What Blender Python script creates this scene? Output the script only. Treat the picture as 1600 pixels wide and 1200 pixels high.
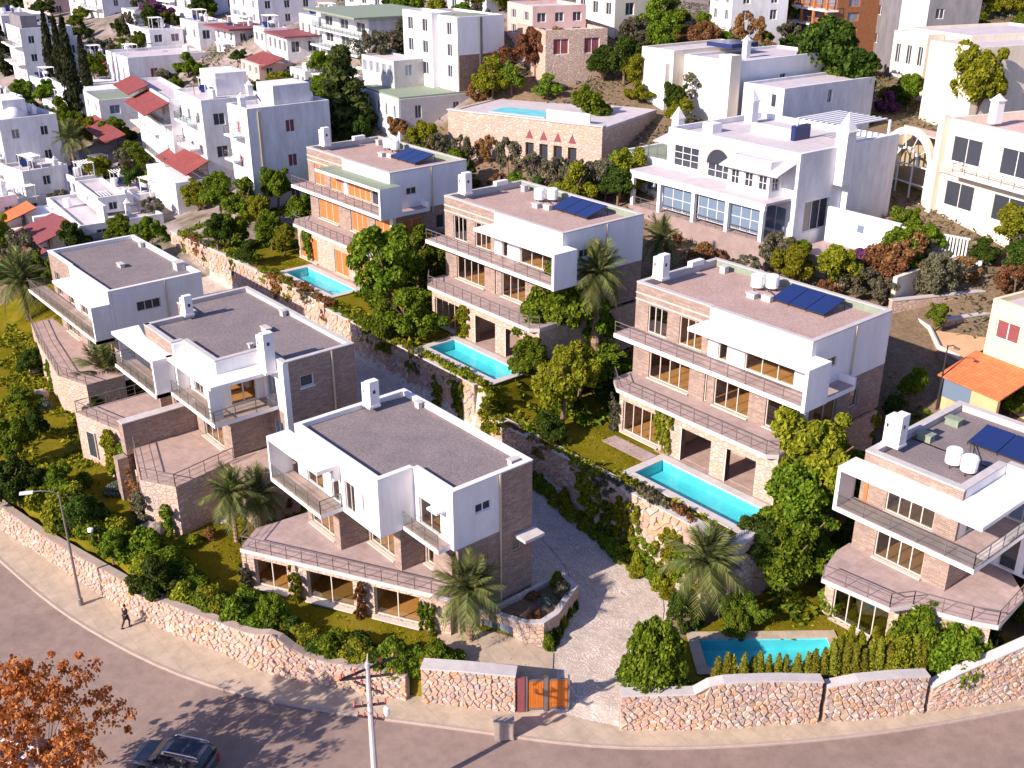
import bpy, math, random, bisect
import numpy as np
from mathutils import Vector
random.seed(11)
R = math.radians
scene = bpy.context.scene
for o in list(bpy.data.objects):
    bpy.data.objects.remove(o)
# ------------------------------------------------------------------ camera, sky, sun, exposure
CX, CY, CZ = 60.0, 0.0, 43.0
PITCH, FPX = R(24.2), 1650.0
cam_d = bpy.data.cameras.new('camera'); cam = bpy.data.objects.new('camera', cam_d)
scene.collection.objects.link(cam); scene.camera = cam
cam.location = (CX, CY, CZ); cam.rotation_euler = (R(90) - PITCH, 0, R(50))
cam_d.sensor_width = 36; cam_d.lens = 36 * FPX / 1600; cam_d.clip_start = 0.5; cam_d.clip_end = 6000
world = bpy.data.worlds.new('World'); scene.world = world; world.use_nodes = True
wn = world.node_tree.nodes; wl = world.node_tree.links; wn.clear()
sky = wn.new('ShaderNodeTexSky'); sky.sky_type = 'NISHITA'; sky.sun_disc = False
SUN_H, SUN_E = R(87), R(30)
sky.sun_elevation = SUN_E; sky.sun_rotation = R(183); sky.altitude = 60; sky.air_density = 1.0; sky.dust_density = 0.6; sky.ozone_density = 3.0
bg = wn.new('ShaderNodeBackground'); bg.inputs['Strength'].default_value = 0.094
wo = wn.new('ShaderNodeOutputWorld'); tint = wn.new('ShaderNodeMix'); tint.data_type = 'RGBA'; tint.blend_type = 'MULTIPLY'; tint.inputs[0].default_value = 1; tint.inputs[7].default_value = (1.05, .98, 1.26, 1); wl.new(sky.outputs[0], tint.inputs[6]); wl.new(tint.outputs[2], bg.inputs[0]); wl.new(bg.outputs[0], wo.inputs[0])
sd = bpy.data.lights.new('sun', 'SUN'); sd.energy = 5.0; sd.angle = R(0.5); sd.color = (1.0, 0.87, 0.77)
sun = bpy.data.objects.new('sun', sd); scene.collection.objects.link(sun)
sun.rotation_euler = Vector((math.cos(SUN_H) * math.cos(SUN_E), math.sin(SUN_H) * math.cos(SUN_E), -math.sin(SUN_E))).to_track_quat('-Z', 'Y').to_euler()
sun.location = (0, -60, 80)
scene.view_settings.view_transform = 'Standard'; scene.view_settings.look = 'None'
scene.view_settings.exposure = 0.72; scene.view_settings.gamma = 1; scene.view_settings.use_curve_mapping = False
# ------------------------------------------------------------------ pixel (1600x1200 photograph) to place
_c, _s = math.cos(R(50)), math.sin(R(50)); _cp, _sp = math.cos(PITCH), math.sin(PITCH)
def ray(px, py):
    x = (px - 800) / FPX; y = -(py - 600) / FPX
    a = x; b = y * _sp + _cp; d = y * _cp - _sp
    return (_c * a - _s * b, _s * a + _c * b, d)
def at(px, py, z):
    d = ray(px, py); t = (z - CZ) / d[2]
    return (CX + d[0] * t, CY + d[1] * t, z)
def depth(x, y, z):
    dx, dy = x - CX, y - CY
    return (-_s * dx + _c * dy) * _cp - (z - CZ) * _sp
# ------------------------------------------------------------------ mesh helpers
COL = scene.collection
def props(o, label=None, cat=None, group=None, kind=None):
    if label: o['label'] = label
    if cat: o['category'] = cat
    if group: o['group'] = group
    if kind: o['kind'] = kind
    return o
def thing(name, label, cat, loc=(0, 0, 0), rz=0, group=None):
    o = bpy.data.objects.new(name, None); COL.objects.link(o); o.empty_display_size = .3
    o.location = loc; o.rotation_euler = (0, 0, rz)
    return props(o, label, cat, group)
class MB:
    def __init__(s): s.v = []; s.f = []; s.m = []
    def add(s, vs, fs, m=0):
        b = len(s.v); s.v += [tuple(p) for p in vs]
        for f in fs: s.f.append(tuple(i + b for i in f)); s.m.append(m)
        return s
    def box(s, x0, x1, y0, y1, z0, z1, m=0, mt=None):
        b = len(s.v)
        s.v += [(x0, y0, z0), (x1, y0, z0), (x1, y1, z0), (x0, y1, z0), (x0, y0, z1), (x1, y0, z1), (x1, y1, z1), (x0, y1, z1)]
        for i, f in enumerate(((3, 2, 1, 0), (4, 5, 6, 7), (0, 1, 5, 4), (1, 2, 6, 5), (2, 3, 7, 6), (3, 0, 4, 7))):
            s.f.append(tuple(k + b for k in f)); s.m.append(mt if (i == 1 and mt is not None) else m)
        return s
    def prism(s, poly, z0, z1, m=0, mt=None):
        n = len(poly); b = len(s.v)
        s.v += [(p[0], p[1], z0) for p in poly] + [(p[0], p[1], z1) for p in poly]
        s.f.append(tuple(b + n + i for i in range(n))); s.m.append(mt if mt is not None else m)
        s.f.append(tuple(b + n - 1 - i for i in range(n))); s.m.append(m)
        for i in range(n):
            j = (i + 1) % n; s.f.append((b + i, b + j, b + n + j, b + n + i)); s.m.append(m)
        return s
    def obox(s, c, dims, yaw=0, pitch=0, m=0):
        dx, dy, dz = dims[0] / 2, dims[1] / 2, dims[2] / 2
        cy, sy, cp, sp = math.cos(yaw), math.sin(yaw), math.cos(pitch), math.sin(pitch)
        vs = []
        for z in (-dz, dz):
            for x, y in ((-dx, -dy), (dx, -dy), (dx, dy), (-dx, dy)):
                X, Z = x * cp + z * sp, -x * sp + z * cp
                vs.append((c[0] + X * cy - y * sy, c[1] + X * sy + y * cy, c[2] + Z))
        return s.add(vs, ((3, 2, 1, 0), (4, 5, 6, 7), (0, 1, 5, 4), (1, 2, 6, 5), (2, 3, 7, 6), (3, 0, 4, 7)), m)
    def tube(s, pts, r0, r1=None, n=6, m=0, cap=True):
        r1 = r0 if r1 is None else r1; P = [Vector(p) for p in pts]; b = len(s.v); k = len(P)
        for i, p in enumerate(P):
            t = (P[min(i + 1, k - 1)] - P[max(i - 1, 0)]).normalized()
            a = t.orthogonal().normalized() if i == 0 else (a - t * a.dot(t)).normalized()
            c = t.cross(a); r = r0 + (r1 - r0) * i / max(1, k - 1)
            for j in range(n):
                q = p + (a * math.cos(2 * math.pi * j / n) + c * math.sin(2 * math.pi * j / n)) * r; s.v.append(tuple(q))
        for i in range(k - 1):
            for j in range(n):
                jj = (j + 1) % n; s.f.append((b + i * n + j, b + i * n + jj, b + (i + 1) * n + jj, b + (i + 1) * n + j)); s.m.append(m)
        if cap:
            s.f.append(tuple(b + n - 1 - j for j in range(n))); s.m.append(m)
            s.f.append(tuple(b + (k - 1) * n + j for j in range(n))); s.m.append(m)
        return s
    def lathe(s, prof, c=(0, 0, 0), n=12, m=0):
        b = len(s.v); k = len(prof)
        for r, z in prof:
            for j in range(n): s.v.append((c[0] + r * math.cos(2 * math.pi * j / n), c[1] + r * math.sin(2 * math.pi * j / n), c[2] + z))
        for i in range(k - 1):
            for j in range(n):
                jj = (j + 1) % n; s.f.append((b + i * n + j, b + i * n + jj, b + (i + 1) * n + jj, b + (i + 1) * n + j)); s.m.append(m)
        s.f.append(tuple(b + n - 1 - j for j in range(n))); s.m.append(m)
        s.f.append(tuple(b + (k - 1) * n + j for j in range(n))); s.m.append(m)
        return s
    def mesh(s, name, mats, org=(0, 0, 0), smooth=False):
        me = bpy.data.meshes.new(name)
        me.from_pydata([(x - org[0], y - org[1], z - org[2]) for x, y, z in s.v], [], s.f)
        for m in mats: me.materials.append(m)
        if len(mats) > 1: me.polygons.foreach_set('material_index', s.m)
        if smooth: me.polygons.foreach_set('use_smooth', [True] * len(s.f))
        me.update(); return me
    def build(s, name, mats, parent=None, org=(0, 0, 0), smooth=False, loc=None):
        if not isinstance(mats, (list, tuple)): mats = [mats]
        o = bpy.data.objects.new(name, s.mesh(name, mats, org, smooth)); COL.objects.link(o)
        if parent: o.parent = parent
        if loc is not None: o.location = loc
        return o
def inst(name, me, parent=None, loc=(0, 0, 0), rot=(0, 0, 0), sc=(1, 1, 1), mats=None):
    o = bpy.data.objects.new(name, me); COL.objects.link(o)
    if parent: o.parent = parent
    o.location = loc; o.rotation_euler = rot; o.scale = sc if not isinstance(sc, (int, float)) else (sc, sc, sc)
    if mats:
        for i, m in enumerate(mats):
            o.material_slots[i].link = 'OBJECT'; o.material_slots[i].material = m
    return o
def copy_tree(o, parent=None):
    c = o.copy(); COL.objects.link(c); c.parent = parent
    for ch in list(o.children): copy_tree(ch, c)
    return c
# ------------------------------------------------------------------ materials
def srgb(r, g, b):
    return tuple(((c / 255) / 12.92 if c / 255 <= .04045 else ((c / 255 + .055) / 1.055) ** 2.4) for c in (r, g, b)) + (1,)
class NT:
    def __init__(s, name):
        s.mat = bpy.data.materials.new(name); s.mat.use_nodes = True; s.t = s.mat.node_tree; s.n = s.t.nodes; s.l = s.t.links
        s.b = s.n['Principled BSDF']; s.out = s.n['Material Output']
    def new(s, t, **k):
        n = s.n.new(t)
        for a, v in k.items():
            if a[0] == '_': n.inputs[a[1:]].default_value = v
            else: setattr(n, a, v)
        return n
    def ln(s, a, b): s.l.new(a, b)
    def coord(s, kind='Object', scale=(1, 1, 1)):
        tc = s.new('ShaderNodeTexCoord'); mp = s.new('ShaderNodeMapping'); mp.inputs['Scale'].default_value = scale
        s.ln(tc.outputs[kind], mp.inputs[0]); return mp.outputs[0]
    def noise(s, sc, detail=4, rough=.6, vec=None):
        n = s.new('ShaderNodeTexNoise'); n.inputs['Scale'].default_value = sc; n.inputs['Detail'].default_value = detail; n.inputs['Roughness'].default_value = rough
        if vec is not None: s.ln(vec, n.inputs['Vector'])
        return n.outputs['Fac']
    def ramp(s, fac, stops):
        r = s.new('ShaderNodeValToRGB'); e = r.color_ramp.elements
        while len(e) < len(stops): e.new(.5)
        for i, (p, c) in enumerate(stops): e[i].position = p; e[i].color = c if len(c) == 4 else tuple(c) + (1,)
        s.ln(fac, r.inputs[0]); return r.outputs[0]
    def mix(s, a, b, fac=.5, mode='MIX'):
        m = s.new('ShaderNodeMix', data_type='RGBA', blend_type=mode)
        for sock, v in ((m.inputs[6], a), (m.inputs[7], b)):
            if isinstance(v, tuple): sock.default_value = v if len(v) == 4 else v + (1,)
            else: s.ln(v, sock)
        if isinstance(fac, (int, float)): m.inputs[0].default_value = fac
        else: s.ln(fac, m.inputs[0])
        return m.outputs[2]
    def bump(s, h, strength=.3, dist=.05):
        b = s.new('ShaderNodeBump'); b.inputs['Strength'].default_value = strength; b.inputs['Distance'].default_value = dist
        s.ln(h, b.inputs['Height']); s.ln(b.outputs[0], s.b.inputs['Normal'])
    def fin(s, col, rough=.85, spec=.3, metal=0):
        if isinstance(col, tuple): s.b.inputs['Base Color'].default_value = col if len(col) == 4 else col + (1,)
        else: s.ln(col, s.b.inputs['Base Color'])
        if isinstance(rough, (int, float)): s.b.inputs['Roughness'].default_value = rough
        else: s.ln(rough, s.b.inputs['Roughness'])
        s.b.inputs['Specular IOR Level'].default_value = spec; s.b.inputs['Metallic'].default_value = metal
        return s.mat
def c3(r, g, b): return (r, g, b, 1)
def mottled(name, a, b, scale=1.2, rough=.85, bump=.15, spec=.3, fine=30, bd=.02):
    t = NT(name); v = t.coord('Object')
    n1 = t.noise(scale, 5, .65, v); n2 = t.noise(fine, 3, .6, v)
    col = t.mix(t.ramp(n1, [(.3, a), (.7, b)]), t.ramp(n2, [(.3, c3(.75, .75, .75)), (.7, c3(1.15, 1.15, 1.15))]), 1.0, 'MULTIPLY')
    if bump: t.bump(n2, bump, bd)
    return t.fin(col, rough, spec)
def plaster(name, a, b):
    t = NT(name); v = t.coord('Object', (.8, .8, .25)); n = t.noise(1.1, 6, .7, v); w = t.coord('Object'); n2 = t.noise(45, 2, .5, w)
    st = t.noise(1.0, 5, .75, t.coord('Object', (4.5, 4.5, .22))); col = t.mix(t.ramp(n, [(.35, b), (.6, a)]), t.ramp(st, [(.30, c3(.84, .82, .80)), (.48, c3(1, 1, 1))]), .3, 'MULTIPLY')
    t.bump(n2, .08, .01); return t.fin(col, .8, .3)
def wallvec(t):
    # u runs along the wall (x + y), v is the height
    tc = t.new('ShaderNodeTexCoord'); sp = t.new('ShaderNodeSeparateXYZ'); t.ln(tc.outputs['Object'], sp.inputs[0])
    ad = t.new('ShaderNodeMath', operation='ADD'); t.ln(sp.outputs[0], ad.inputs[0]); t.ln(sp.outputs[1], ad.inputs[1])
    cb = t.new('ShaderNodeCombineXYZ'); t.ln(ad.outputs[0], cb.inputs[0]); t.ln(sp.outputs[2], cb.inputs[1]); return cb.outputs[0], tc.outputs['Object']
def cladding(name, ca, cb_, cc, w=.42, h=.085, mortar=(.2, .17, .15)):
    t = NT(name); v, ov = wallvec(t)
    b = t.new('ShaderNodeTexBrick'); t.ln(v, b.inputs['Vector'])
    b.inputs['Scale'].default_value = 1; b.inputs['Brick Width'].default_value = w; b.inputs['Row Height'].default_value = h
    b.inputs['Mortar Size'].default_value = .008; b.inputs['Mortar Smooth'].default_value = .3; b.inputs['Bias'].default_value = 0
    b.inputs['Color1'].default_value = ca; b.inputs['Color2'].default_value = cb_; b.inputs['Mortar'].default_value = mortar + (1,)
    b.offset = .37; b.squash = .7; b.squash_frequency = 3
    n = t.noise(2.3, 5, .7, ov); col = t.mix(b.outputs['Color'], cc, t.ramp(n, [(.45, c3(0, 0, 0)), (.72, c3(.8, .8, .8))]))
    n2 = t.noise(14, 4, .7, ov); col = t.mix(col, t.ramp(n2, [(.3, c3(.62, .6, .6)), (.7, c3(1.2, 1.18, 1.15))]), 1, 'MULTIPLY')
    inv = t.new('ShaderNodeMath', operation='MULTIPLY_ADD'); t.ln(b.outputs['Fac'], inv.inputs[0]); inv.inputs[1].default_value = -1; t.ln(n2, inv.inputs[2])
    t.bump(inv.outputs[0], .7, .03); return t.fin(col, .9, .2)
def tiles(name, a, b, size=.45, mortar=(.3, .25, .23), ms=.008, offset=0.0, w=None, warp=0):
    t = NT(name); v = t.coord('Object'); br = t.new('ShaderNodeTexBrick'); br.offset = offset
    if warp:
        nz = t.new('ShaderNodeTexNoise'); nz.inputs['Scale'].default_value = .55; nz.inputs['Detail'].default_value = 2; t.ln(v, nz.inputs['Vector']); vm = t.new('ShaderNodeVectorMath', operation='MULTIPLY_ADD'); vm.inputs[1].default_value = (warp, warp, 0); t.ln(nz.outputs['Color'], vm.inputs[0]); t.ln(v, vm.inputs[2]); t.ln(vm.outputs[0], br.inputs['Vector'])
    else: t.ln(v, br.inputs['Vector'])
    br.inputs['Scale'].default_value = 1; br.inputs['Brick Width'].default_value = w or size; br.inputs['Row Height'].default_value = size
    br.inputs['Mortar Size'].default_value = ms; br.inputs['Color1'].default_value = a; br.inputs['Color2'].default_value = b; br.inputs['Mortar'].default_value = mortar + (1,)
    n = t.noise(.9, 5, .7, v); col = t.mix(br.outputs['Color'], t.ramp(n, [(.3, c3(.78, .77, .76)), (.7, c3(1.12, 1.12, 1.12))]), 1, 'MULTIPLY')
    t.bump(br.outputs['Fac'], -.3, .01); return t.fin(col, .75, .3)
M = {}
M['white'] = plaster('white_plaster', c3(.82, .81, .80), c3(.74, .72, .70))
M['town_white'] = plaster('town_whitewash', c3(.78, .77, .78), c3(.62, .6, .6))
M['cream'] = plaster('cream_plaster', c3(.80, .72, .58), c3(.72, .62, .48))
M['yellow'] = plaster('yellow_plaster', c3(.82, .68, .42), c3(.74, .58, .36))
M['peach'] = plaster('peach_plaster', c3(.72, .45, .24), c3(.62, .38, .2))
M['pinkwall'] = plaster('pink_plaster', c3(.66, .46, .4), c3(.58, .38, .32))
M['greywall'] = plaster('grey_render', c3(.22, .21, .22), c3(.16, .15, .16))
M['kerbstone'] = mottled('pinkish_kerb_stone', c3(.36, .28, .23), c3(.44, .35, .29), 1.5, .85, .2)
M['concrete'] = mottled('pale_concrete', c3(.50, .46, .44), c3(.60, .56, .53), 1.5, .85, .15)
M['coping'] = mottled('grey_coping', c3(.48, .44, .42), c3(.58, .54, .52), 1.5, .85, .1)
M['clad'] = cladding('stone_strip_cladding', c3(.47, .36, .29), c3(.33, .235, .19), c3(.27, .22, .20), .55, .13)
M['rubble_brick'] = cladding('coursed_rubble', c3(.55, .42, .32), c3(.45, .31, .23), c3(.60, .44, .28), .6, .26, (.34, .27, .22))
M['gravel_pink'] = mottled('pink_roof_gravel', c3(.42, .29, .245), c3(.50, .36, .315), .5, .95, .6, .1, 7, .06)
M['gravel_grey'] = mottled('grey_roof_gravel', c3(.21, .175, .175), c3(.27, .225, .22), .5, .95, .6, .1, 7, .06)
M['terrace'] = tiles('terrace_tiles', c3(.40, .30, .28), c3(.44, .335, .31), .45, (.32, .24, .22))
M['terrace2'] = tiles('warm_terrace_tiles', c3(.42, .30, .25), c3(.46, .33, .28), .45, (.33, .24, .21))
M['lining'] = mottled('green_roof_membrane', c3(.22, .27, .19), c3(.28, .33, .24), 2, .8, .1)
M['woodfloor'] = mottled('orange_parquet', c3(.50, .235, .06), c3(.60, .30, .09), 2.0, .5, .05)
M['shutter'] = mottled('orange_wood_shutter', c3(.50, .17, .05), c3(.58, .21, .07), 2.0, .55, .05)
M['gatewood'] = mottled('orange_gate_wood', c3(.52, .14, .02), c3(.60, .18, .03), 2.0, .5, .05)
M['room'] = plaster('room_wall', c3(.55, .44, .30), c3(.48, .38, .26))
M['frame'] = mottled('pale_window_frame', c3(.58, .52, .44), c3(.62, .56, .48), 2, .5, 0)
M['whiteframe'] = mottled('white_window_frame', c3(.75, .74, .72), c3(.8, .79, .78), 2, .5, 0)
M['rail'] = NT('grey_metal_rail').fin((.22, .19, .18), .5, .4, .4)
M['dark'] = NT('dark_metal').fin((.05, .045, .045), .5, .4, .3)
M['pipe'] = NT('beige_pipe').fin((.55, .45, .32), .6, .3)
M['mortar'] = mottled('wall_mortar', c3(.36, .28, .23), c3(.44, .35, .29), 1.5, .95, .4, .1, 20)
def rubble(name, cols, mortar, sc=(2.3, 2.3, 3.3)):
    t = NT(name); v = t.coord('Object', sc); vo = t.new('ShaderNodeTexVoronoi'); ve = t.new('ShaderNodeTexVoronoi', feature='DISTANCE_TO_EDGE')
    for q in (vo, ve): q.inputs['Scale'].default_value = 1; t.ln(v, q.inputs['Vector'])
    sp = t.new('ShaderNodeSeparateColor'); t.ln(vo.outputs['Color'], sp.inputs[0]); k = len(cols); col = t.ramp(sp.outputs[0], [(i / (k - 1), c) for i, c in enumerate(cols)])
    n2 = t.noise(12, 4, .7, t.coord('Object')); col = t.mix(col, t.ramp(n2, [(.3, c3(.72, .7, .7)), (.7, c3(1.15, 1.12, 1.1))]), 1, 'MULTIPLY')
    e = t.ramp(ve.outputs['Distance'], [(.02, c3(0, 0, 0)), (.09, c3(1, 1, 1))]); col = t.mix(mortar, col, e); t.bump(e, .8, .05); return t.fin(col, .9, .2)
M['rubble_flat'] = rubble('pink_field_stone_wall', [c3(.62, .47, .36), c3(.56, .38, .29), c3(.66, .54, .44), c3(.60, .40, .26), c3(.50, .40, .36), c3(.64, .48, .40)], c3(.44, .34, .27))
def glass(name, tint, gloss=.12, rough=.02):
    t = NT(name); t.n.remove(t.b)
    tr = t.new('ShaderNodeBsdfTransparent'); tr.inputs[0].default_value = tint
    gl = t.new('ShaderNodeBsdfGlossy'); gl.inputs['Roughness'].default_value = rough; gl.inputs[0].default_value = (.9, .92, .95, 1)
    lw = t.new('ShaderNodeLayerWeight'); lw.inputs[0].default_value = .5; pw = t.new('ShaderNodeMath', operation='POWER'); pw.inputs[1].default_value = 4; t.ln(lw.outputs['Facing'], pw.inputs[0])
    ad = t.new('ShaderNodeMath', operation='ADD'); ad.inputs[1].default_value = gloss; t.ln(pw.outputs[0], ad.inputs[0])
    mx = t.new('ShaderNodeMixShader'); t.ln(ad.outputs[0], mx.inputs[0]); t.ln(tr.outputs[0], mx.inputs[1]); t.ln(gl.outputs[0], mx.inputs[2])
    t.ln(mx.outputs[0], t.out.inputs[0]); return t.mat
M['glass'] = glass('window_glass', (.86, .87, .84, 1), .05)
M['glass2'] = glass('reflecting_window_glass', (.42, .44, .46, 1), .2)
M['glass3'] = glass('tinted_window_glass', (.62, .66, .64, 1), .1)
M['balglass'] = glass('balustrade_glass', (.75, .82, .82, 1), .05)
M['darkglass'] = NT('dark_window_glass').fin((.045, .05, .065), .08, .6)
M['blueglass'] = NT('blue_window_glass').fin((.16, .22, .30), .1, .6)
M['panel'] = NT('solar_panel_blue').fin((.015, .03, .12), .25, .5)
M['tank'] = NT('white_tank').fin((.82, .82, .82), .35, .4)
M['redroof'] = tiles('red_roof_tiles', c3(.22, .055, .05), c3(.27, .07, .06), .3, (.2, .04, .04), .02)
M['orangeroof'] = tiles('orange_roof_tiles', c3(.62, .17, .06), c3(.68, .21, .08), .3, (.45, .12, .05), .02)
M['maroon'] = mottled('maroon_awning', c3(.22, .06, .07), c3(.27, .08, .08), 2, .8, 0)
# ------------------------------------------------------------------ terrain
WALLX = [-62, -40, -16.8, -11.9, -4, .62, 3.66, 5.96, 9.97, 12.8, 15.05, 17.39, 18.7, 20.85, 22.92, 24.8, 27.85, 30.04, 31.7, 33.1, 34.8, 36, 37.4, 38.3, 40.3, 41.5, 44.5, 49, 60, 90]
WALLY = [10, 12.4, 14.55, 15.6, 17.15, 18.3, 19.3, 20.4, 21.6, 23.4, 24.97, 26.6, 27.7, 29.5, 31.4, 33.4, 35.0, 37.6, 39.76, 41.84, 44.2, 45.9, 48.2, 49.7, 53.1, 55.4, 64, 80, 120, 230]
HILL = [(-60, 52, 9), (-39, 66, 12.5), (-15, 66, 12), (8, 66, 10.5), (24, 66, 9), (33, 68, 7), (45, 72, 7)]
for px, py, z in [(1200, 390, 13), (1050, 370, 13), (1500, 400, 14), (1570, 610, 9.5), (1440, 540, 10), (1400, 450, 12), (860, 285, 14), (740, 270, 14), (840, 170, 22), (640, 190, 18), (700, 140, 22),
                  (570, 205, 17), (420, 315, 8.5), (310, 305, 7), (210, 385, 5.5), (110, 390, 5), (40, 480, 4), (20, 560, 3), (250, 240, 8), (130, 230, 8), (50, 290, 6.5), (200, 130, 14), (60, 130, 13), (300, 80, 19),
                  (400, 80, 20), (500, 110, 21), (560, 105, 21), (860, 110, 24), (1000, 150, 22), (1120, 150, 21.5), (1300, 150, 20), (1450, 165, 20), (1560, 165, 20), (1300, 40, 27), (1100, 20, 30), (800, 10, 31), (600, 5, 31),
                  (400, 12, 28), (200, 20, 24), (40, 20, 19), (950, 240, 18), (1350, 105, 22), (380, 420, 9.5), (440, 360, 10), (1580, 30, 26), (1500, 10, 28)]:
    HILL.append(at(px, py, z))
HILL += [(-420, 60, 10), (-420, 250, 24), (-250, 420, 40), (0, 420, 50), (150, 300, 45), (250, 150, 30), (150, 110, 16), (-500, 0, 4), (-60, 20, 2.2), (-100, 40, 2.5), (120, 700, 70), (-400, 700, 60)]
_HP = np.array(HILL)
_D = np.hypot(_HP[:, None, 0] - _HP[None, :, 0], _HP[:, None, 1] - _HP[None, :, 1])
_A = np.zeros((len(HILL) + 3,) * 2); _n = len(HILL)
_A[:_n, :_n] = -_D + np.eye(_n) * 9; _A[:_n, _n] = _A[_n, :_n] = 1; _A[:_n, _n + 1:] = _HP[:, :2]; _A[_n + 1:, :_n] = _HP[:, :2].T
_W = np.linalg.solve(_A, np.concatenate([_HP[:, 2], [0, 0, 0]]))
def hill(X, Y):
    X = np.asarray(X, float); Y = np.asarray(Y, float); z = _W[_n] + _W[_n + 1] * X + _W[_n + 2] * Y
    for (hx, hy, hz), w in zip(_HP, _W): z = z - w * np.sqrt((X - hx) ** 2 + (Y - hy) ** 2 + 9)
    return z
def sm(a, b, x):
    t = np.clip((x - a) / (b - a), 0, 1); return t * t * (3 - 2 * t)
def Hn(X, Y):
    X = np.asarray(X, float); Y = np.asarray(Y, float)
    yw = np.interp(X, WALLX, WALLY)
    low = np.interp(X, [-60, -22, -18, -2, 1, 18, 22, 25, 28], [2.0, 2.0, 2.6, 2.6, 1.7, 1.6, .8, .3, .3])
    road = np.interp(X, [-60, -20, -5, 3, 9, 15, 20, 26], [5.4, 5.8, 5.2, 4.5, 3.2, 1.9, 1.1, .35])
    up = np.interp(X, [-70, -41, -23, -20, .6, 1.7, 25.5, 26.2], [8, 9.0, 9.0, 8.6, 8.6, 6.4, 6.4, 1.7])
    z = low + (road - low) * sm(38.0, 39.0, Y)
    ex = np.interp(Y, [33, 35, 38, 46.6], [28.1, 28.2, 26.2, 22.6])
    wE = sm(-.4, .4, X - ex) * (Y > 33); z = z * (1 - wE) + 1.7 * wE
    z = np.where((Y > 46.9), np.where(X > 25.9, 1.7 + 0 * X, up), z)
    h = hill(X, Y)
    far = np.maximum(sm(64.5, 72, Y), sm(-46, -60, X) * sm(24, 32, Y))
    far = np.maximum(far, sm(46, 56, X) * (Y > yw))
    z = z * (1 - far) + h * far
    return np.where(Y <= yw + .85, -.25, z)
def H(x, y): return float(Hn(np.array([x]), np.array([y]))[0])
def gp(px, py):
    """point of the terrain seen at a pixel of the photograph"""
    d = ray(px, py); ts = np.linspace(35, 420, 1500); X = CX + d[0] * ts; Y = CY + d[1] * ts; Z = CZ + d[2] * ts
    k = np.argmax(Z <= Hn(X, Y)); t = ts[k] if k > 0 else ts[-1]
    return (CX + d[0] * t, CY + d[1] * t, H(CX + d[0] * t, CY + d[1] * t))
POOLS = [((15.1, 49.0), 0, 9.3, 3.0, 6.4), ((-9.0, 48.5), 0, 9.0, 2.8, 8.6), ((-34.2, 48.6), 0, 9.3, 2.7, 9.0), ((28.75, 41.35), 51, 8.0, 2.7, 1.7)]   # corner, turn, length, width, level
def in_pool(X, Y, e=0):
    r = np.zeros(np.shape(X), bool)
    for (px_, py_), a_, L_, W_, z_ in POOLS:
        c_, s_ = math.cos(R(a_)), math.sin(R(a_)); u = (X - px_) * c_ + (Y - py_) * s_; v_ = -(X - px_) * s_ + (Y - py_) * c_
        r |= (u > -e) & (u < L_ + e) & (v_ > -e) & (v_ < W_ + e)
    return r
xs = np.concatenate([np.linspace(-900, -200, 15), np.linspace(-190, -76, 58), np.arange(-75, 52, .5), np.linspace(53, 120, 40), np.linspace(140, 900, 16)])
ys = np.concatenate([np.linspace(-500, 5, 12), np.arange(8, 75, .5), np.linspace(76, 200, 80), np.linspace(205, 330, 28), np.linspace(350, 1200, 14)])
GX, GY = np.meshgrid(xs, ys); GZ = Hn(GX, GY)
nx, ny = len(xs), len(ys)
verts = np.stack([GX, GY, GZ], -1).reshape(-1, 3)
idx = np.arange(nx * ny).reshape(ny, nx)
faces = np.stack([idx[:-1, :-1], idx[:-1, 1:], idx[1:, 1:], idx[1:, :-1]], -1).reshape(-1, 4)
fx = (GX[:-1, :-1] + GX[1:, 1:]).ravel() / 2; fy = (GY[:-1, :-1] + GY[1:, 1:]).ravel() / 2
fyw = np.interp(fx, WALLX, WALLY)
mi = np.zeros(len(faces), int)                       # 0 scrub, 1 lawn, 2 paving of the inner road, 3 town paving
inner = (fx > -62) & (fx < 42)
mi[inner & (fy > fyw) & (fy < 38.3)] = 1
mi[inner & (fy > 46.9) & (fy < 56)] = 1
mi[inner & (fx > 26) & (fy > 36)  & (fy < 58)] = 1
mi[inner & (fx < 24) & (fy > 38.3) & (fy < 46.9)] = 2
mi[(fx > 18.8) & (fx < 28.3) & (fy > fyw) & (fy < 38.3)] = 2
mi[(fx < -48) & (fy > 40)] = 3
t = NT('scrub_earth'); v = t.coord('Object'); n1 = t.noise(.12, 6, .7, v); n2 = t.noise(3, 5, .7, v)
col = t.mix(t.ramp(n1, [(.3, c3(.16, .12, .06)), (.5, c3(.24, .17, .11)), (.7, c3(.12, .12, .04))]), t.ramp(n2, [(.3, c3(.6, .6, .6)), (.7, c3(1.25, 1.2, 1.2))]), 1, 'MULTIPLY')
t.bump(n2, .6, .15); M['scrub'] = t.fin(col, .95, .1)
t = NT('olive_lawn'); v = t.coord('Object'); n1 = t.noise(.35, 6, .7, v); n2 = t.noise(9, 5, .75, v)
col = t.mix(t.ramp(n1, [(.3, c3(.105, .105, .006)), (.5, c3(.18, .15, .010)), (.7, c3(.26, .19, .025))]), t.ramp(n2, [(.3, c3(.55, .58, .5)), (.7, c3(1.25, 1.22, 1.1))]), 1, 'MULTIPLY')
t.bump(n2, .8, .06); M['lawn'] = t.fin(col, .95, .03)
M['cobble'] = tiles('cobbled_drive', c3(.54, .45, .38), c3(.70, .60, .52), .17, (.38, .31, .26), .016, .5, .24, 1.6)
t = NT('town_paving'); v = t.coord('Object'); n1 = t.noise(.2, 6, .7, v); n2 = t.noise(4, 4, .7, v)
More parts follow.
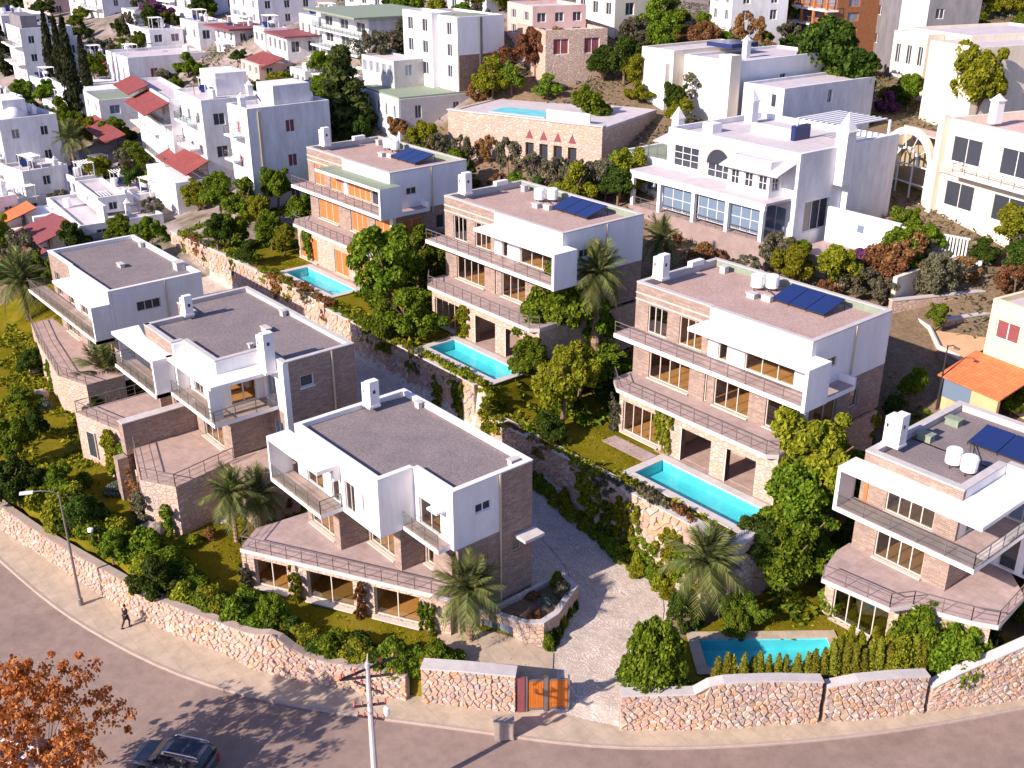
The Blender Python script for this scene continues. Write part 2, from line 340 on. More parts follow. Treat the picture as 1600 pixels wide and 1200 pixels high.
t.bump(n2, .3, .05); M['townpave'] = t.fin(t.mix(t.ramp(n1, [(.35, c3(.14, .12, .06)), (.55, c3(.34, .27, .24)), (.7, c3(.42, .36, .34))]), t.ramp(n2, [(.3, c3(.75, .75, .75)), (.7, c3(1.1, 1.1, 1.1))]), 1, 'MULTIPLY'), .95, .1)
keep = ~in_pool(fx, fy, .12); faces = faces[keep]; mi = mi[keep]
me = bpy.data.meshes.new('ground'); me.from_pydata(verts.tolist(), [], faces.tolist())
for k in ('scrub', 'lawn', 'cobble', 'townpave'): me.materials.append(M[k])
me.polygons.foreach_set('material_index', mi.tolist()); me.polygons.foreach_set('use_smooth', [True] * len(faces)); me.update()
g = bpy.data.objects.new('ground', me); COL.objects.link(g); props(g, 'hillside ground with lawns in the villa gardens', kind='structure')
# ------------------------------------------------------------------ road, pavement, kerb
KERB = [(-62, 7.5), (-40, 10.3), (-15.1, 12.9), (-8.5, 13.7), (-3.76, 14.4), (-.34, 15.3), (2.78, 16.2), (5.7, 17.1), (9.47, 18.8), (12, 20.3), (14.4, 22), (17.2, 24.2), (21.2, 27.6), (24.2, 30), (27.1, 32.2), (28.9, 34), (31.9, 37.7), (35.1, 42.2), (38.1, 47.1), (40, 50.8), (41.9, 54.7), (46, 63.5), (51, 79), (62, 119)]
def resample(P, n):
    P = [Vector(p) for p in P]; L = [0]
    for a, b in zip(P, P[1:]): L.append(L[-1] + (b - a).length)
    out = []
    for i in range(n):
        d = L[-1] * i / (n - 1); k = min(max(bisect.bisect_right(L, d) - 1, 0), len(P) - 2)
        out.append(P[k].lerp(P[k + 1], (d - L[k]) / max(1e-6, L[k + 1] - L[k])))
    return out
def smoothed(P, n):
    Q = resample(P, n)
    for _ in range(3): Q = [Q[0]] + [(Q[i - 1] + Q[i] * 2 + Q[i + 1]) / 4 for i in range(1, n - 1)] + [Q[-1]]
    return Q
KB = smoothed([Vector((x, y, 0)) for x, y in KERB], 90)
WB = resample([Vector((x, y, 0)) for x, y in zip(WALLX[:-1], WALLY[:-1])], 140)
def nearest(p, L): return min(L, key=lambda q: (q - p).length)
t = NT('worn_asphalt'); v = t.coord('Object'); n1 = t.noise(.18, 6, .65, v); n2 = t.noise(25, 3, .6, v); n3 = t.noise(1.3, 5, .7, v)
col = t.mix(t.ramp(n1, [(.3, c3(.27, .195, .158)), (.7, c3(.335, .245, .20))]), t.ramp(n2, [(.3, c3(.85, .85, .85)), (.7, c3(1.1, 1.1, 1.1))]), 1, 'MULTIPLY')
col = t.mix(col, t.ramp(n3, [(.35, c3(.86, .85, .86)), (.6, c3(1.05, 1.05, 1.05))]), 1, 'MULTIPLY'); n4 = t.noise(.07, 3, .5, v); col = t.mix(col, t.ramp(n4, [(.42, c3(.82, .81, .82)), (.46, c3(1, 1, 1))]), .6, 'MULTIPLY'); t.bump(n2, .2, .01); M['asphalt'] = t.fin(col, .85, .25)
mb = MB(); n = len(KB)
for i, p in enumerate(KB):
    d = (KB[min(i + 1, n - 1)] - KB[max(i - 1, 0)]).normalized(); nr = Vector((d.y, -d.x, 0))
    for k, o in enumerate((-.6, 2, 5, 9, 16, 40)): q = p + nr * o; mb.v.append((q.x, q.y, 0.0 if o < 17 else -.05))
for i in range(n - 1):
    for k in range(5): mb.f.append((i * 6 + k, i * 6 + k + 1, (i + 1) * 6 + k + 1, (i + 1) * 6 + k)); mb.m.append(0)
# order the quads so that they face up
mb.f = [tuple(reversed(f)) if (Vector(mb.v[f[1]]) - Vector(mb.v[f[0]])).cross(Vector(mb.v[f[2]]) - Vector(mb.v[f[0]])).z < 0 else f for f in mb.f]
props(mb.build('road', M['asphalt'], smooth=True), 'worn pinkish grey asphalt road curving round the villas', kind='structure')
M['pave'] = tiles('pavement_slabs', c3(.46, .37, .27), c3(.50, .40, .30), 1.2, (.36, .28, .21), .012, .5, 1.6)
mb = MB(); kb = MB()
for i, p in enumerate(KB):
    q = nearest(p, WB); q = q + (q - p).normalized() * .4
    for k in range(4): w = p.lerp(q, k / 3); mb.v.append((w.x, w.y, .13))
for i in range(n - 1):
    for k in range(3): mb.f.append((i * 4 + k, (i + 1) * 4 + k, (i + 1) * 4 + k + 1, i * 4 + k + 1)); mb.m.append(0)
mb.f = [tuple(reversed(f)) if (Vector(mb.v[f[1]]) - Vector(mb.v[f[0]])).cross(Vector(mb.v[f[2]]) - Vector(mb.v[f[0]])).z < 0 else f for f in mb.f]
props(mb.build('pavement', M['pave']), 'cream slab pavement between the stone garden wall and the road', kind='structure')
for i, p in enumerate(KB):
    d = (KB[min(i + 1, n - 1)] - KB[max(i - 1, 0)]).normalized(); nr = Vector((d.y, -d.x, 0))
    for o, z in ((.16, -.1), (.16, .12), (.13, .15), (-.02, .15), (-.02, -.1)): q = p + nr * o; kb.v.append((q.x, q.y, z))
for i in range(n - 1):
    for k in range(4): kb.f.append((i * 5 + k, (i + 1) * 5 + k, (i + 1) * 5 + k + 1, i * 5 + k + 1)); kb.m.append(0)
props(kb.build('kerb', M['kerbstone']), 'pale concrete kerb along the curving road', kind='structure')
def strip(name, left, right, mat, label, nn=40, mm=10, off=.05):
    A = smoothed([Vector((x, y, 0)) for x, y in left], nn); B = smoothed([Vector((x, y, 0)) for x, y in right], nn); mb = MB()
    for a, b in zip(A, B):
        for k in range(mm + 1): w = a.lerp(b, k / mm); mb.v.append((w.x, w.y, max(H(w.x, w.y), .1) + off))
    for i in range(nn - 1):
        for k in range(mm): f = (i * (mm + 1) + k, i * (mm + 1) + k + 1, (i + 1) * (mm + 1) + k + 1, (i + 1) * (mm + 1) + k); mb.f.append(f); mb.m.append(0)
    mb.f = [tuple(reversed(f)) if (Vector(mb.v[f[1]]) - Vector(mb.v[f[0]])).cross(Vector(mb.v[f[2]]) - Vector(mb.v[f[0]])).z < 0 else f for f in mb.f]
    return props(mb.build(name, mat, smooth=True), label, kind='structure')
strip('driveway', [(24.4, 33.0), (23.0, 34.6), (20.9, 36.4), (19.0, 38.6), (17.6, 41), (15.5, 42.2), (11, 42.6), (4, 42.6)], [(28.0, 35.3), (26.6, 37.6), (24.9, 40.6), (22.9, 44.2), (21.2, 45.9), (18, 46.5), (11, 46.6), (4, 46.6)], M['cobble'], 'cobbled driveway rising from the gate past the front villa')
# ------------------------------------------------------------------ rubble stone walls, every stone its own piece
STONE = []
for nm, a, b in (('cream', (.48, .35, .25), (.54, .40, .30)), ('orange', (.50, .29, .17), (.56, .35, .22)), ('pink', (.47, .31, .26), (.53, .37, .31)), ('grey', (.37, .30, .26), (.45, .37, .33)), ('white', (.54, .43, .35), (.60, .49, .41))):
    STONE.append(mottled(nm + '_wall_stone', a + (1,), b + (1,), 2.5, .9, .5, .15, 14, .04))
def clip_poly(P, a, b, c):
    out = []
    for i in range(len(P)):
        p, q = P[i], P[(i + 1) % len(P)]; dp = a * p[0] + b * p[1] - c; dq = a * q[0] + b * q[1] - c
        if dp <= 0: out.append(p)
        if dp * dq < 0: s_ = dp / (dp - dq); out.append((p[0] + (q[0] - p[0]) * s_, p[1] + (q[1] - p[1]) * s_))
    return out
def voronoi(L, Hh, sw, sh, rng):
    nu, nv = max(1, int(L / sw)), max(1, int(Hh / sh)); du, dv = L / nu, Hh / nv; G = {}
    for i in range(nu):
        for j in range(nv): G[i, j] = ((i + .5 + (.25 if j % 2 else -.25) + rng.uniform(-.42, .42)) * du, (j + .5 + rng.uniform(-.38, .38)) * dv)
    cells = []
    for (i, j), p in G.items():
        P = [(max(0, p[0] - du * 1.6), max(0, p[1] - dv * 1.6)), (min(L, p[0] + du * 1.6), max(0, p[1] - dv * 1.6)), (min(L, p[0] + du * 1.6), min(Hh, p[1] + dv * 1.6)), (max(0, p[0] - du * 1.6), min(Hh, p[1] + dv * 1.6))]
        for a in (-2, -1, 0, 1, 2):
            for b in (-2, -1, 0, 1, 2):
                q = G.get((i + a, j + b))
                if q is None or (a == 0 and b == 0): continue
                nx_, ny_ = q[0] - p[0], q[1] - p[1]; P = clip_poly(P, nx_, ny_, nx_ * (p[0] + q[0]) / 2 + ny_ * (p[1] + q[1]) / 2)
                if len(P) < 3: break
            if len(P) < 3: break
        if len(P) >= 3: cells.append(P)
    return cells
def rubble_wall(name, label, pts, zb, zt, thick=.75, sw=.55, sh=.36, seed=1, group=None, coping=True, back=1, maxparts=300, cat='stone wall', palette=(0, 0, 1, 2, 2, 3, 4)):
    """pts: foot line of the visible face; the face looks to the right-hand side of the walk along it (back=+1: body on the left)"""
    rng = random.Random(seed); P = [Vector((x, y, 0)) for x, y in pts]; L = [0]
    for a, b in zip(P, P[1:]): L.append(L[-1] + (b - a).length)
    N = []
    for i in range(len(P)):
        d = (P[min(i + 1, len(P) - 1)] - P[max(i - 1, 0)]).normalized(); N.append(Vector((d.y, -d.x, 0)) * back)
    def ev(u):
        k = min(max(bisect.bisect_right(L, u) - 1, 0), len(P) - 2); f = (u - L[k]) / max(1e-6, L[k + 1] - L[k])
        return P[k].lerp(P[k + 1], f), N[k].lerp(N[k + 1], f).normalized(), zb[k] + (zb[k + 1] - zb[k]) * f, zt[k] + (zt[k + 1] - zt[k]) * f
    root = thing(name, label, cat, tuple(P[0]) [:2] + (zb[0],), 0, group); org = root.location
    core = MB(); cp = MB()
    nseg = max(2, int(L[-1] / .8))
    for i in range(nseg + 1):
        p, nr, b, t_ = ev(L[-1] * i / nseg); q = p - nr * thick
        core.v += [(p.x, p.y, b), (p.x, p.y, t_), (q.x, q.y, t_), (q.x, q.y, b)]
        o1 = p + nr * .14; o2 = q - nr * .06
        cp.v += [(o1.x, o1.y, t_ + .01), (o1.x, o1.y, t_ + .11), (o2.x, o2.y, t_ + .11), (o2.x, o2.y, t_ + .01)]
    for m_ in (core, cp):
        for i in range(nseg):
            for k in range(4): m_.f.append((i * 4 + k, i * 4 + (k + 1) % 4, (i + 1) * 4 + (k + 1) % 4, (i + 1) * 4 + k)); m_.m.append(0)
        m_.f += [(3, 2, 1, 0), tuple(nseg * 4 + k for k in range(4))]; m_.m += [0, 0]
    core.build('wall_core', M['mortar'], root, org)
    if coping: cp.build('coping', M['coping'], root, org)
    Hm = max(t_ - b for t_, b in zip(zt, zb)); items = []
    for cell in voronoi(L[-1], Hm, sw, sh, rng):
        cu = sum(p[0] for p in cell) / len(cell); cw = sum(p[1] for p in cell) / len(cell); pj = rng.uniform(.06, .18); g_ = .019
        base = []; top = []; top2 = []
        for u, w in cell:
            du, dw = u - cu, w - cw; dl = math.hypot(du, dw) + 1e-6; k0 = max(.3, 1 - g_ / dl); k1 = max(.2, 1 - (g_ + .05) / dl)
            for kk, lst, h in ((k0, base, 0), (k0 * .985, top, pj * .55), (k1, top2, pj)):
                uu = min(max(cu + du * kk, 0), L[-1]); ww = cw + dw * kk; p, nr, b, t_ = ev(uu); z = b + ww / Hm * (t_ - b)
                lst.append(tuple(p + nr * (h + (rng.uniform(-.02, .02) if h else -.01)) + Vector((0, 0, z))))
        m = len(cell); p, nr, b, t_ = ev(cu); area = sum(cell[i][0] * cell[(i + 1) % m][1] - cell[(i + 1) % m][0] * cell[i][1] for i in range(m)) / 2
        items.append((area / depth(p.x, p.y, b) ** 2, base + top + top2, m))
    items.sort(key=lambda q: -q[0]); rest = MB()
    for n_, (ar, vs, m) in enumerate(items):
        fs = [(r * m + i, r * m + (i + 1) % m, (r + 1) * m + (i + 1) % m, (r + 1) * m + i) for r in (0, 1) for i in range(m)] + [tuple(2 * m + i for i in range(m))]
        mt = rng.choice(palette)
        if n_ < maxparts:
            b_ = MB(); b_.add(vs, fs); b_.build('stone', STONE[mt], root, org)
        else: rest.add(vs, fs, mt)
    if rest.f: props(rest.build('stones', STONE, root, org), kind='stuff')
    return root

strip('patio', [(15.6, 31.2), (16.6, 32.6), (17.6, 33.7), (19.2, 34.8), (21.2, 35.9)], [(17.6, 29.4), (18.8, 30.6), (20.0, 31.6), (22.2, 32.4), (23.4, 33.8)], M['pave'], 'cream paved patio between the glass door and the gate wall', 20, 6, .06)
# ------------------------------------------------------------------ modern villas
class Villa:
    def __init__(s, name, label, org, cat='villa', group=None, rz=0):
        s.r = thing(name, label, cat, org, rz, group)
    def box(s, name, mat, *b, mt=None, label=None):
        mats = [mat] if mt is None else [mat, mt]
        o = MB().box(*b, mt=None if mt is None else 1).build(name, mats, s.r)
        if label: o['label'] = label
        return o
    def boxes(s, name, mat, L, label=None, parent=None):
        m = MB()
        for b in L: m.box(*b)
        o = m.build(name, mat, parent or s.r)
        if label: o['label'] = label
        return o
    def prism(s, name, mat, poly, z0, z1, mt=None):
        return MB().prism(poly, z0, z1, mt=None if mt is None else 1).build(name, [mat] if mt is None else [mat, mt], s.r)
    @staticmethod
    def _cut(a0, a1, z0, z1, ops):
        xs_ = sorted({a0, a1} | {min(max(v, a0), a1) for o in ops for v in o[:2]}); out = []
        for p, q in zip(xs_, xs_[1:]):
            if q - p < 1e-4: continue
            c = (p + q) / 2; hs = sorted((o[2], o[3]) for o in ops if o[0] < c < o[1]); z = z0
            for lo, hi in hs:
                if lo > z + 1e-4: out.append((p, q, z, lo))
                z = max(z, hi)
            if z < z1 - 1e-4: out.append((p, q, z, z1))
        return out
    def wallx(s, name, mat, x0, x1, y, z0, z1, ops=(), th=.28, label=None):
        m = MB()
        for a, b, c, d in s._cut(x0, x1, z0, z1, ops): m.box(a, b, y, y + th, c, d)
        o = m.build(name, mat, s.r)
        if label: o['label'] = label
        return o
    def wally(s, name, mat, y0, y1, x, z0, z1, ops=(), th=.28):
        m = MB()
        for a, b, c, d in s._cut(y0, y1, z0, z1, ops): m.box(x, x + th, a, b, c, d)
        return m.build(name, mat, s.r)
    def win(s, axis, a0, a1, c, z0, z1, n=2, mat='glass', frame='frame', fw=.07, dp=.1, rows=1, name='window', sill=None, leaf='pane'):
        """glazed opening: frame mesh with one child per pane. axis x: wall along x at y=c; axis y: wall along y at x=c"""
        m = MB(); B = (lambda a, b, lo, hi, e=0: m.box(a, b, c + e, c + dp - e, lo, hi)) if axis == 'x' else (lambda a, b, lo, hi, e=0: m.box(c + e, c + dp - e, a, b, lo, hi))
        B(a0, a0 + fw, z0, z1); B(a1 - fw, a1, z0, z1); B(a0 + fw, a1 - fw, z0, z0 + fw); B(a0 + fw, a1 - fw, z1 - fw, z1)
        w = (a1 - a0 - 2 * fw) / n
        for i in range(1, n): B(a0 + fw + i * w - fw / 2, a0 + fw + i * w + fw / 2, z0 + fw, z1 - fw, .01)
        h = (z1 - z0 - 2 * fw) / rows
        for j in range(1, rows): B(a0 + fw, a1 - fw, z0 + fw + j * h - .025, z0 + fw + j * h + .025, .02)
        if sill:
            if axis == 'x': m.box(a0 - .06, a1 + .06, c - sill, c - .002, z0 - .1, z0 - .003)
            else: m.box(c + dp + .002, c + dp + sill, a0 - .06, a1 + .06, z0 - .1, z0 - .003)
        f = m.build(name, M[frame], s.r)
        if mat == 'glass': mat = ('glass', 'glass3', 'glass', 'glass2', 'glass', 'glass3', 'glass')[int(abs(a0 * 3.7 + z0 * 5.3 + c)) % 7]
        for i in range(n):
            p = MB(); lo, hi = a0 + fw + i * w + fw * .5, a0 + fw + (i + 1) * w - fw * .5
            if leaf == 'shutter':
                k = max(3, int((hi - lo) / .16)); d = (hi - lo) / k
                for q in range(k):
                    u0, u1 = lo + q * d + .012, lo + (q + 1) * d - .012
                    if axis == 'x': p.box(u0, u1, c + .02, c + .07, z0 + fw, z1 - fw)
                    else: p.box(c + .02, c + .07, u0, u1, z0 + fw, z1 - fw)
            else:
                e = .045 + .01 * (i % 2)
                if axis == 'x': p.add([(lo, c + e, z0 + fw), (hi, c + e, z0 + fw), (hi, c + e, z1 - fw), (lo, c + e, z1 - fw)], [(0, 1, 2, 3)])
                else: p.add([(c + e, lo, z0 + fw), (c + e, hi, z0 + fw), (c + e, hi, z1 - fw), (c + e, lo, z1 - fw)], [(0, 1, 2, 3)])
            p.build(leaf, M[mat], f)
        return f
    def rail(s, pts, z, h=.95, name='railing', mat='rail', step=1.25, wires=2, glass_=False):
        m = MB(); top = [(x, y, z + h) for x, y in pts]
        for a, b in zip(pts, pts[1:]):
            L = math.hypot(b[0] - a[0], b[1] - a[1]); n = max(1, round(L / step))
            for i in range(n + 1):
                x, y = a[0] + (b[0] - a[0]) * i / n, a[1] + (b[1] - a[1]) * i / n; m.box(x - .022, x + .022, y - .022, y + .022, z, z + h - .02)
            yaw = math.atan2(b[1] - a[1], b[0] - a[0]); c = ((a[0] + b[0]) / 2, (a[1] + b[1]) / 2)
            m.obox((c[0], c[1], z + h), (L + .05, .06, .05), yaw)
            for k in range(wires): m.obox((c[0], c[1], z + h * (k + .6) / (wires + .4)), (L, .02, .02), yaw)
        o = m.build(name, M[mat], s.r)
        if glass_:
            for a, b in zip(pts, pts[1:]): MB().add([(a[0], a[1], z + .05), (b[0], b[1], z + .05), (b[0], b[1], z + h - .05), (a[0], a[1], z + h - .05)], [(0, 1, 2, 3)]).build('glass_panel', M['balglass'], o)
        return o
    def roof(s, poly, zdeck, ztop, gravel, capmat=None, th=.3, lining=(), capw=.36):
        """gravel deck inside a parapet that follows the (axis-parallel, anticlockwise) outline"""
        n = len(poly); ins = []
        for i in range(n):
            (ax, ay), (bx, by), (cx_, cy_) = poly[i - 1], poly[i], poly[(i + 1) % n]
            d1, d2 = math.hypot(bx - ax, by - ay), math.hypot(cx_ - bx, cy_ - by); n1 = (-(by - ay) / d1, (bx - ax) / d1); n2 = (-(cy_ - by) / d2, (cx_ - bx) / d2)
            ins.append((bx + .12 * (n1[0] + n2[0]), by + .12 * (n1[1] + n2[1])))
        s.prism('roof', M['white'], ins, zdeck - .3, zdeck, mt=M[gravel])
        m = MB()
        for i in range(n):
            (x0, y0), (x1, y1) = poly[i], poly[(i + 1) % n]; dx, dy = x1 - x0, y1 - y0; L = math.hypot(dx, dy); ux, uy = dx / L, dy / L; nx_, ny_ = -uy, ux
            a = ((x0, y0), (x1, y1), (x1 + nx_ * capw - ux * 0, y1 + ny_ * capw), (x0 + nx_ * capw, y0 + ny_ * capw))
            q = [(p[0] - nx_ * .03, p[1] - ny_ * .03) for p in a[:2]] + list(a[2:])
            m.prism(q, ztop - .09 + .002 * (i % 2), ztop + .002 * (i % 3), 0)
            q2 = [(x0 + nx_ * .06 + ux * .06, y0 + ny_ * .06 + uy * .06), (x1 + nx_ * .06 - ux * .06, y1 + ny_ * .06 - uy * .06)] + [(p[0] - nx_ * .03 + ux * e_, p[1] - ny_ * .03 + uy * e_) for p, e_ in zip(a[2:], (-.06, .06))]
            m.prism(q2, zdeck - .001 * i, ztop - .085, 0)
        m.build('parapet', capmat or M['coping'], s.r)
        for b in lining: s.box('roof_membrane', M['lining'], *b)
    def chimney(s, x, y, z0, z1, w=.95, d=.8):
        m = MB(); m.box(x, x + w * .42, y, y + d, z0, z1 - .25); m.box(x + w * .42 + .004, x + w, y + .05, y + d, z0, z1)
        m.box(x - .05, x + w + .05, y - .05, y + d + .05, z0 - .05, z0 + .12)
        o = m.build('chimney', M['white'], s.r)
        MB().box(x + .12, x + .27, y - .01, y + .02, z1 - .95, z1 - .7).build('flue_opening', M['dark'], o); MB().box(x + w - .02, x + w + .012, y + .3, y + .5, z1 - .9, z1 - .65).build('flue_opening', M['dark'], o)
    def floor(s, x0, x1, y0, y1, z, th=.26): return s.box('floor', M['room'], x0, x1, y0, y1, z - th, z, mt=M['woodfloor'])
    def vents(s, L, mat='concrete'):
        for x, y, z, w, d, h in L:
            m = MB(); m.box(x, x + w, y, y + d, z, z + h); m.box(x - .06, x + w + .06, y - .06, y + d + .06, z + h + .002, z + h + .07); m.build('roof_vent', M[mat], s.r)

def solar_heater(label, org, x, y, z, npan=3, pw=1.45, pd=2.5, tilt=.24, tanks=((-2.2, 1.2), (-1.4, 1.9)), upright=False, group='solar water heaters on the flat villa roofs'):
    r = thing('solar_water_heater', label, 'solar heater', (org[0] + x, org[1] + y, org[2] + z), 0, group)
    fr = MB(); ct, st = math.cos(tilt), math.sin(tilt)
    for i in range(npan + 1):
        u = i * (pw + .06) - .03
        fr.tube([(u, .05, .12), (u, pd * ct, .12 + pd * st)], .025, n=4); fr.box(u - .02, u + .02, pd * ct - .03, pd * ct + .02, 0, .1 + pd * st); fr.box(u - .02, u + .02, .03, .08, 0, .13)
    fr.build('support_frame', M['dark'], r)
    for i in range(npan):
        u0, u1 = i * (pw + .06), i * (pw + .06) + pw; m = MB()
        vs = [(u, v_ * ct - w * st, .16 + v_ * st + w * ct) for w in (0, .08) for u, v_ in ((u0, 0), (u1, 0), (u1, pd), (u0, pd))]
        m.add(vs, ((3, 2, 1, 0), (0, 1, 5, 4), (1, 2, 6, 5), (2, 3, 7, 6), (3, 0, 4, 7)), 1)
        m.add(vs[4:], ((0, 1, 2, 3),), 0); m.build('panel', [M['panel'], M['dark']], r)
    for tx, ty in tanks:
        m = MB()
        m.lathe([(.02, .25), (.42, .25), (.5, .31), (.5, 1.15), (.42, 1.23), (.02, 1.26)], (tx, ty, 0), 16)
        t_ = m.build('tank', M['tank'], r, smooth=False)
        l = MB()
        for a in (0.5, 2.6, 4.7): l.box(tx + .36 * math.cos(a) - .03, tx + .36 * math.cos(a) + .03, ty + .36 * math.sin(a) - .03, ty + .36 * math.sin(a) + .03, 0, .26)
        l.tube([(tx + .45, ty, .5), (tx + 1.0, ty - .1, .3), (0, .5, .25)], .03, n=4); l.build('tank_stand', M['dark'], t_)
    return r

def upper_villa(label, org, shut=False, group=None):
    V = Villa('modern_villa', label, org, 'villa', group)
    W, D, f0, f1, top = 15.7, 9.1, 3.85, 7.6, 11.3
    g = dict(mat='shutter', leaf='shutter') if shut else {}
    # ground storey with the pool loggia
    ops = [(1.5, 5.2, .22, 2.75), (7.4, 10.1, -.4, 2.65), (11.5, 14.0, -.4, 2.65)]
    if shut: ops = [(1.5, 5.0, .22, 2.75), (8.4, 11.0, .1, 2.65), (12.3, 14.6, .1, 2.65)]
    V.wallx('ground_wall', M['rubble_flat'], 1.1, W, -2.45, -.5, 3.52, ops, .45)
    V.wally('ground_side_wall', M['rubble_flat'], -2.0, 3, 1.1, -.5, 3.52, (), .3); V.wally('ground_side_wall', M['rubble_flat'], -2.0, D, W - .3, -.5, 3.52, (), .3)
    if shut:
        for o in ops: V.win('x', o[0], o[1], -2.35, o[2], o[3], 2, sill=.35, **g)
        V.box('ground_back_wall', M['room'], 1.4, W - .3, 2.8, 3.0, -.4, 3.5)
    else:
        V.win('x', 1.5, 5.2, -2.3, .22, 2.75, 4, sill=.4); V.box('partition', M['room'], 5.6, 5.8, -2.0, 2.8, -.1, 3.5)
        V.box('ground_back_wall', M['room'], 1.4, 5.6, 2.8, 3.0, -.1, 3.5); V.box('loggia_back_wall', M['terrace'], 5.8, W - .3, 1.4, 1.6, -.1, 3.5)
        V.floor(1.4, 5.6, -2.0, 2.8, .15); V.box('loggia_floor', M['terrace2'], 5.8, W - .3, -2.0, 1.4, -.3, .06)
        V.box('loggia_door_frame', M['frame'], 7.3, 7.4, -2.47, -2.0, 0, 2.6); V.box('loggia_door_frame', M['frame'], 11.4, 11.5, -2.47, -2.0, 0, 2.6)
    V.prism('terrace', M['concrete'], [(-.2, -1.9), (1.3, -3.05), (W - .6, -3.05), (W, -2.4), (W, .02), (-.2, .02)], 3.53, f0, mt=M['terrace'])
    V.rail([(-.1, -1.85), (1.33, -2.97), (W - .65, -2.97), (W - .08, -2.35)], f0)
    # middle storey
    ops = [(1.65, 5.65, f0 + .2, 6.35), (8.0, 11.1, f0 + .2, 6.35), (12.55, 15.1, f0 + .2, 6.35)]
    if not shut: ops.append((7.1, 7.35, f0 + .1, 6.3))
    V.wallx('stone_wall', M['clad'], 0, 15.2, 0, f0, f1 - .36, ops, .3); V.box('corner_column', M['white'], 15.21, 15.72, -.02, .4, f0, f1 - .36)
    V.wally('stone_side_wall', M['clad'], .31, D, 0, f0, f1 + 3.2, (), .3); V.wally('stone_side_wall', M['clad'], .41, D, W - .3, f0, f1 - .36, [(1.0, 3.6, f0 + .1, 6.4), (5.2, 6.2, f0 + 1, 6.3)], .3)
    for o, n in zip(ops, (4 if not shut else 3, 3, 2)): V.win('x', o[0], o[1], .12, o[2], o[3], n, sill=.3, **g)
    if not shut: V.win('x', 7.1, 7.35, .12, f0 + .1, 6.3, 1)
    V.win('y', 1.0, 3.6, W - .2, f0 + .1, 6.4, 2, **({} if not shut else dict(mat='shutter', leaf='shutter'))); V.win('y', 5.2, 6.2, W - .2, f0 + 1, 6.3, 1, mat='darkglass')
    V.floor(.31, W - .31, .31, D - .3, f0 + .1); V.box('inner_wall', M['room'], .31, W - .31, 4.6, 4.75, f0 + .11, f1 - .3)
    for x in (6.6, 11.8): V.box('partition', M['room'], x, x + .12, .31, 4.59, f0 + .11, f1 - .3)
    V.box('back_wall', M['clad'], .31, W - .31, D - .28, D, f0 - 2, f1 + 3.2)
    # balcony
    V.prism('balcony', M['white'], [(-.2, -2.05), (16.95, -2.05), (16.95, 3.6), (W + .01, 3.6), (W + .01, -.01), (-.2, -.01)], f1 - .34, f1, mt=M['terrace'])
    V.rail([(-.12, -1.98), (16.7, -1.98)], f1, step=1.5); V.box('balcony_parapet', M['white'], W + .02, 16.95, 3.4, 3.6, f1 + .002, f1 + .55)
    # upper storey: stone on the left, white block on the right
    ops = [(1.3, 3.2, f1 + .02, 9.8), (4.4, 6.55, f1 + .02, 9.8)]
    V.wallx('upper_stone_wall', M['clad'], 0, 7.2, .0, f1, top - .1, ops, .3)
    V.box('string_course', M['frame'], -.01, 7.21, -.045, -.002, 10.42, 10.52); V.box('string_course', M['frame'], -.01, 6.94, -.045, -.002, 9.92, 10.02)
    for o in ops: V.win('x', o[0], o[1], .1, o[2], o[3], 3 if not shut else 2, sill=.25, **g)
    ops2 = [(8.15, 8.95, f1 + .02, 9.7), (10.5, 14.6, f1 + .02, 9.7)] if not shut else [(7.9, 12.2, f1 + .02, 9.7), (12.25, 15.0, f1 + .02, 9.7)]
    V.wallx('white_wall', M['white'], 7.25, W, -.12, f1, top - .1, ops2, .35)
    V.wally('white_side_wall', M['white'], .24, D, W - .24, f1 - .34, top - .1, [(1.7, 2.9, f1 + 1.25, f1 + 1.95)], .26)
    V.win('y', 1.7, 2.9, W - .15, f1 + 1.25, f1 + 1.95, 2, mat='darkglass')
    if not shut:
        V.win('x', 8.15, 8.95, .02, f1 + .02, 9.7, 1); V.win('x', 10.5, 14.6, .02, f1 + .02, 9.7, 3)
    else:
        V.win('x', 7.9, 12.2, .02, f1 + .02, 9.7, 4, **g); V.win('x', 12.25, 15.0, .02, f1 + .02, 9.7, 1, mat='darkglass')
    V.floor(.31, W - .3, .31, D - .3, f1 + .05); V.box('inner_wall', M['room'], .31, W - .3, 4.6, 4.75, f1 + .06, 10.6)
    for x in (3.8, 7.3, 9.6): V.box('partition', M['room'], x, x + .12, .31, 4.59, f1 + .06, 10.6)
    x0 = 6.95 if not shut else 5.2
    V.prism('canopy', M['white'], [(x0, -2.15), (17.0, -2.15), (17.0, .3), (W + .03, .3), (W + .03, -.125), (x0, -.125)], 9.95, 10.22, mt=M['lining'] if shut else M['white'])
    V.box('wing_wall', M['white'], 16.74, 17.0, -2.15, .3, f1 - .34, 9.948)
    V.roof([(0, 0), (7.22, 0), (7.22, -.12), (W + .02, -.12), (W + .02, D), (0, D)], 10.75, top, 'gravel_pink', lining=[(.4, W - .4, D - .44, D - .39, 10.752, top - .06)])
    V.box('roof_seam', M['coping'], 7.2, 7.28, -.14, .3, 9.9, top + .02)
    V.chimney(.15, 1.5, top, 13.2); V.box('parapet_block', M['white'], .02, .5, 5.6, 7.0, top + .003, top + .4)
    V.boxes('downpipe', M['pipe'], [(W + .03, W + .13, 4.7, 4.82, f1 - .9, top - .1)])
    V.vents([(1.6, 7.6, 10.75, .5, .5, .5), (6.6, 4.6, 10.75, .7, .5, .35)])
    V.box('ac_unit', M['concrete'], 7.7, 8.5, 4.9, 5.3, 10.76, 11.2)
    return V.r

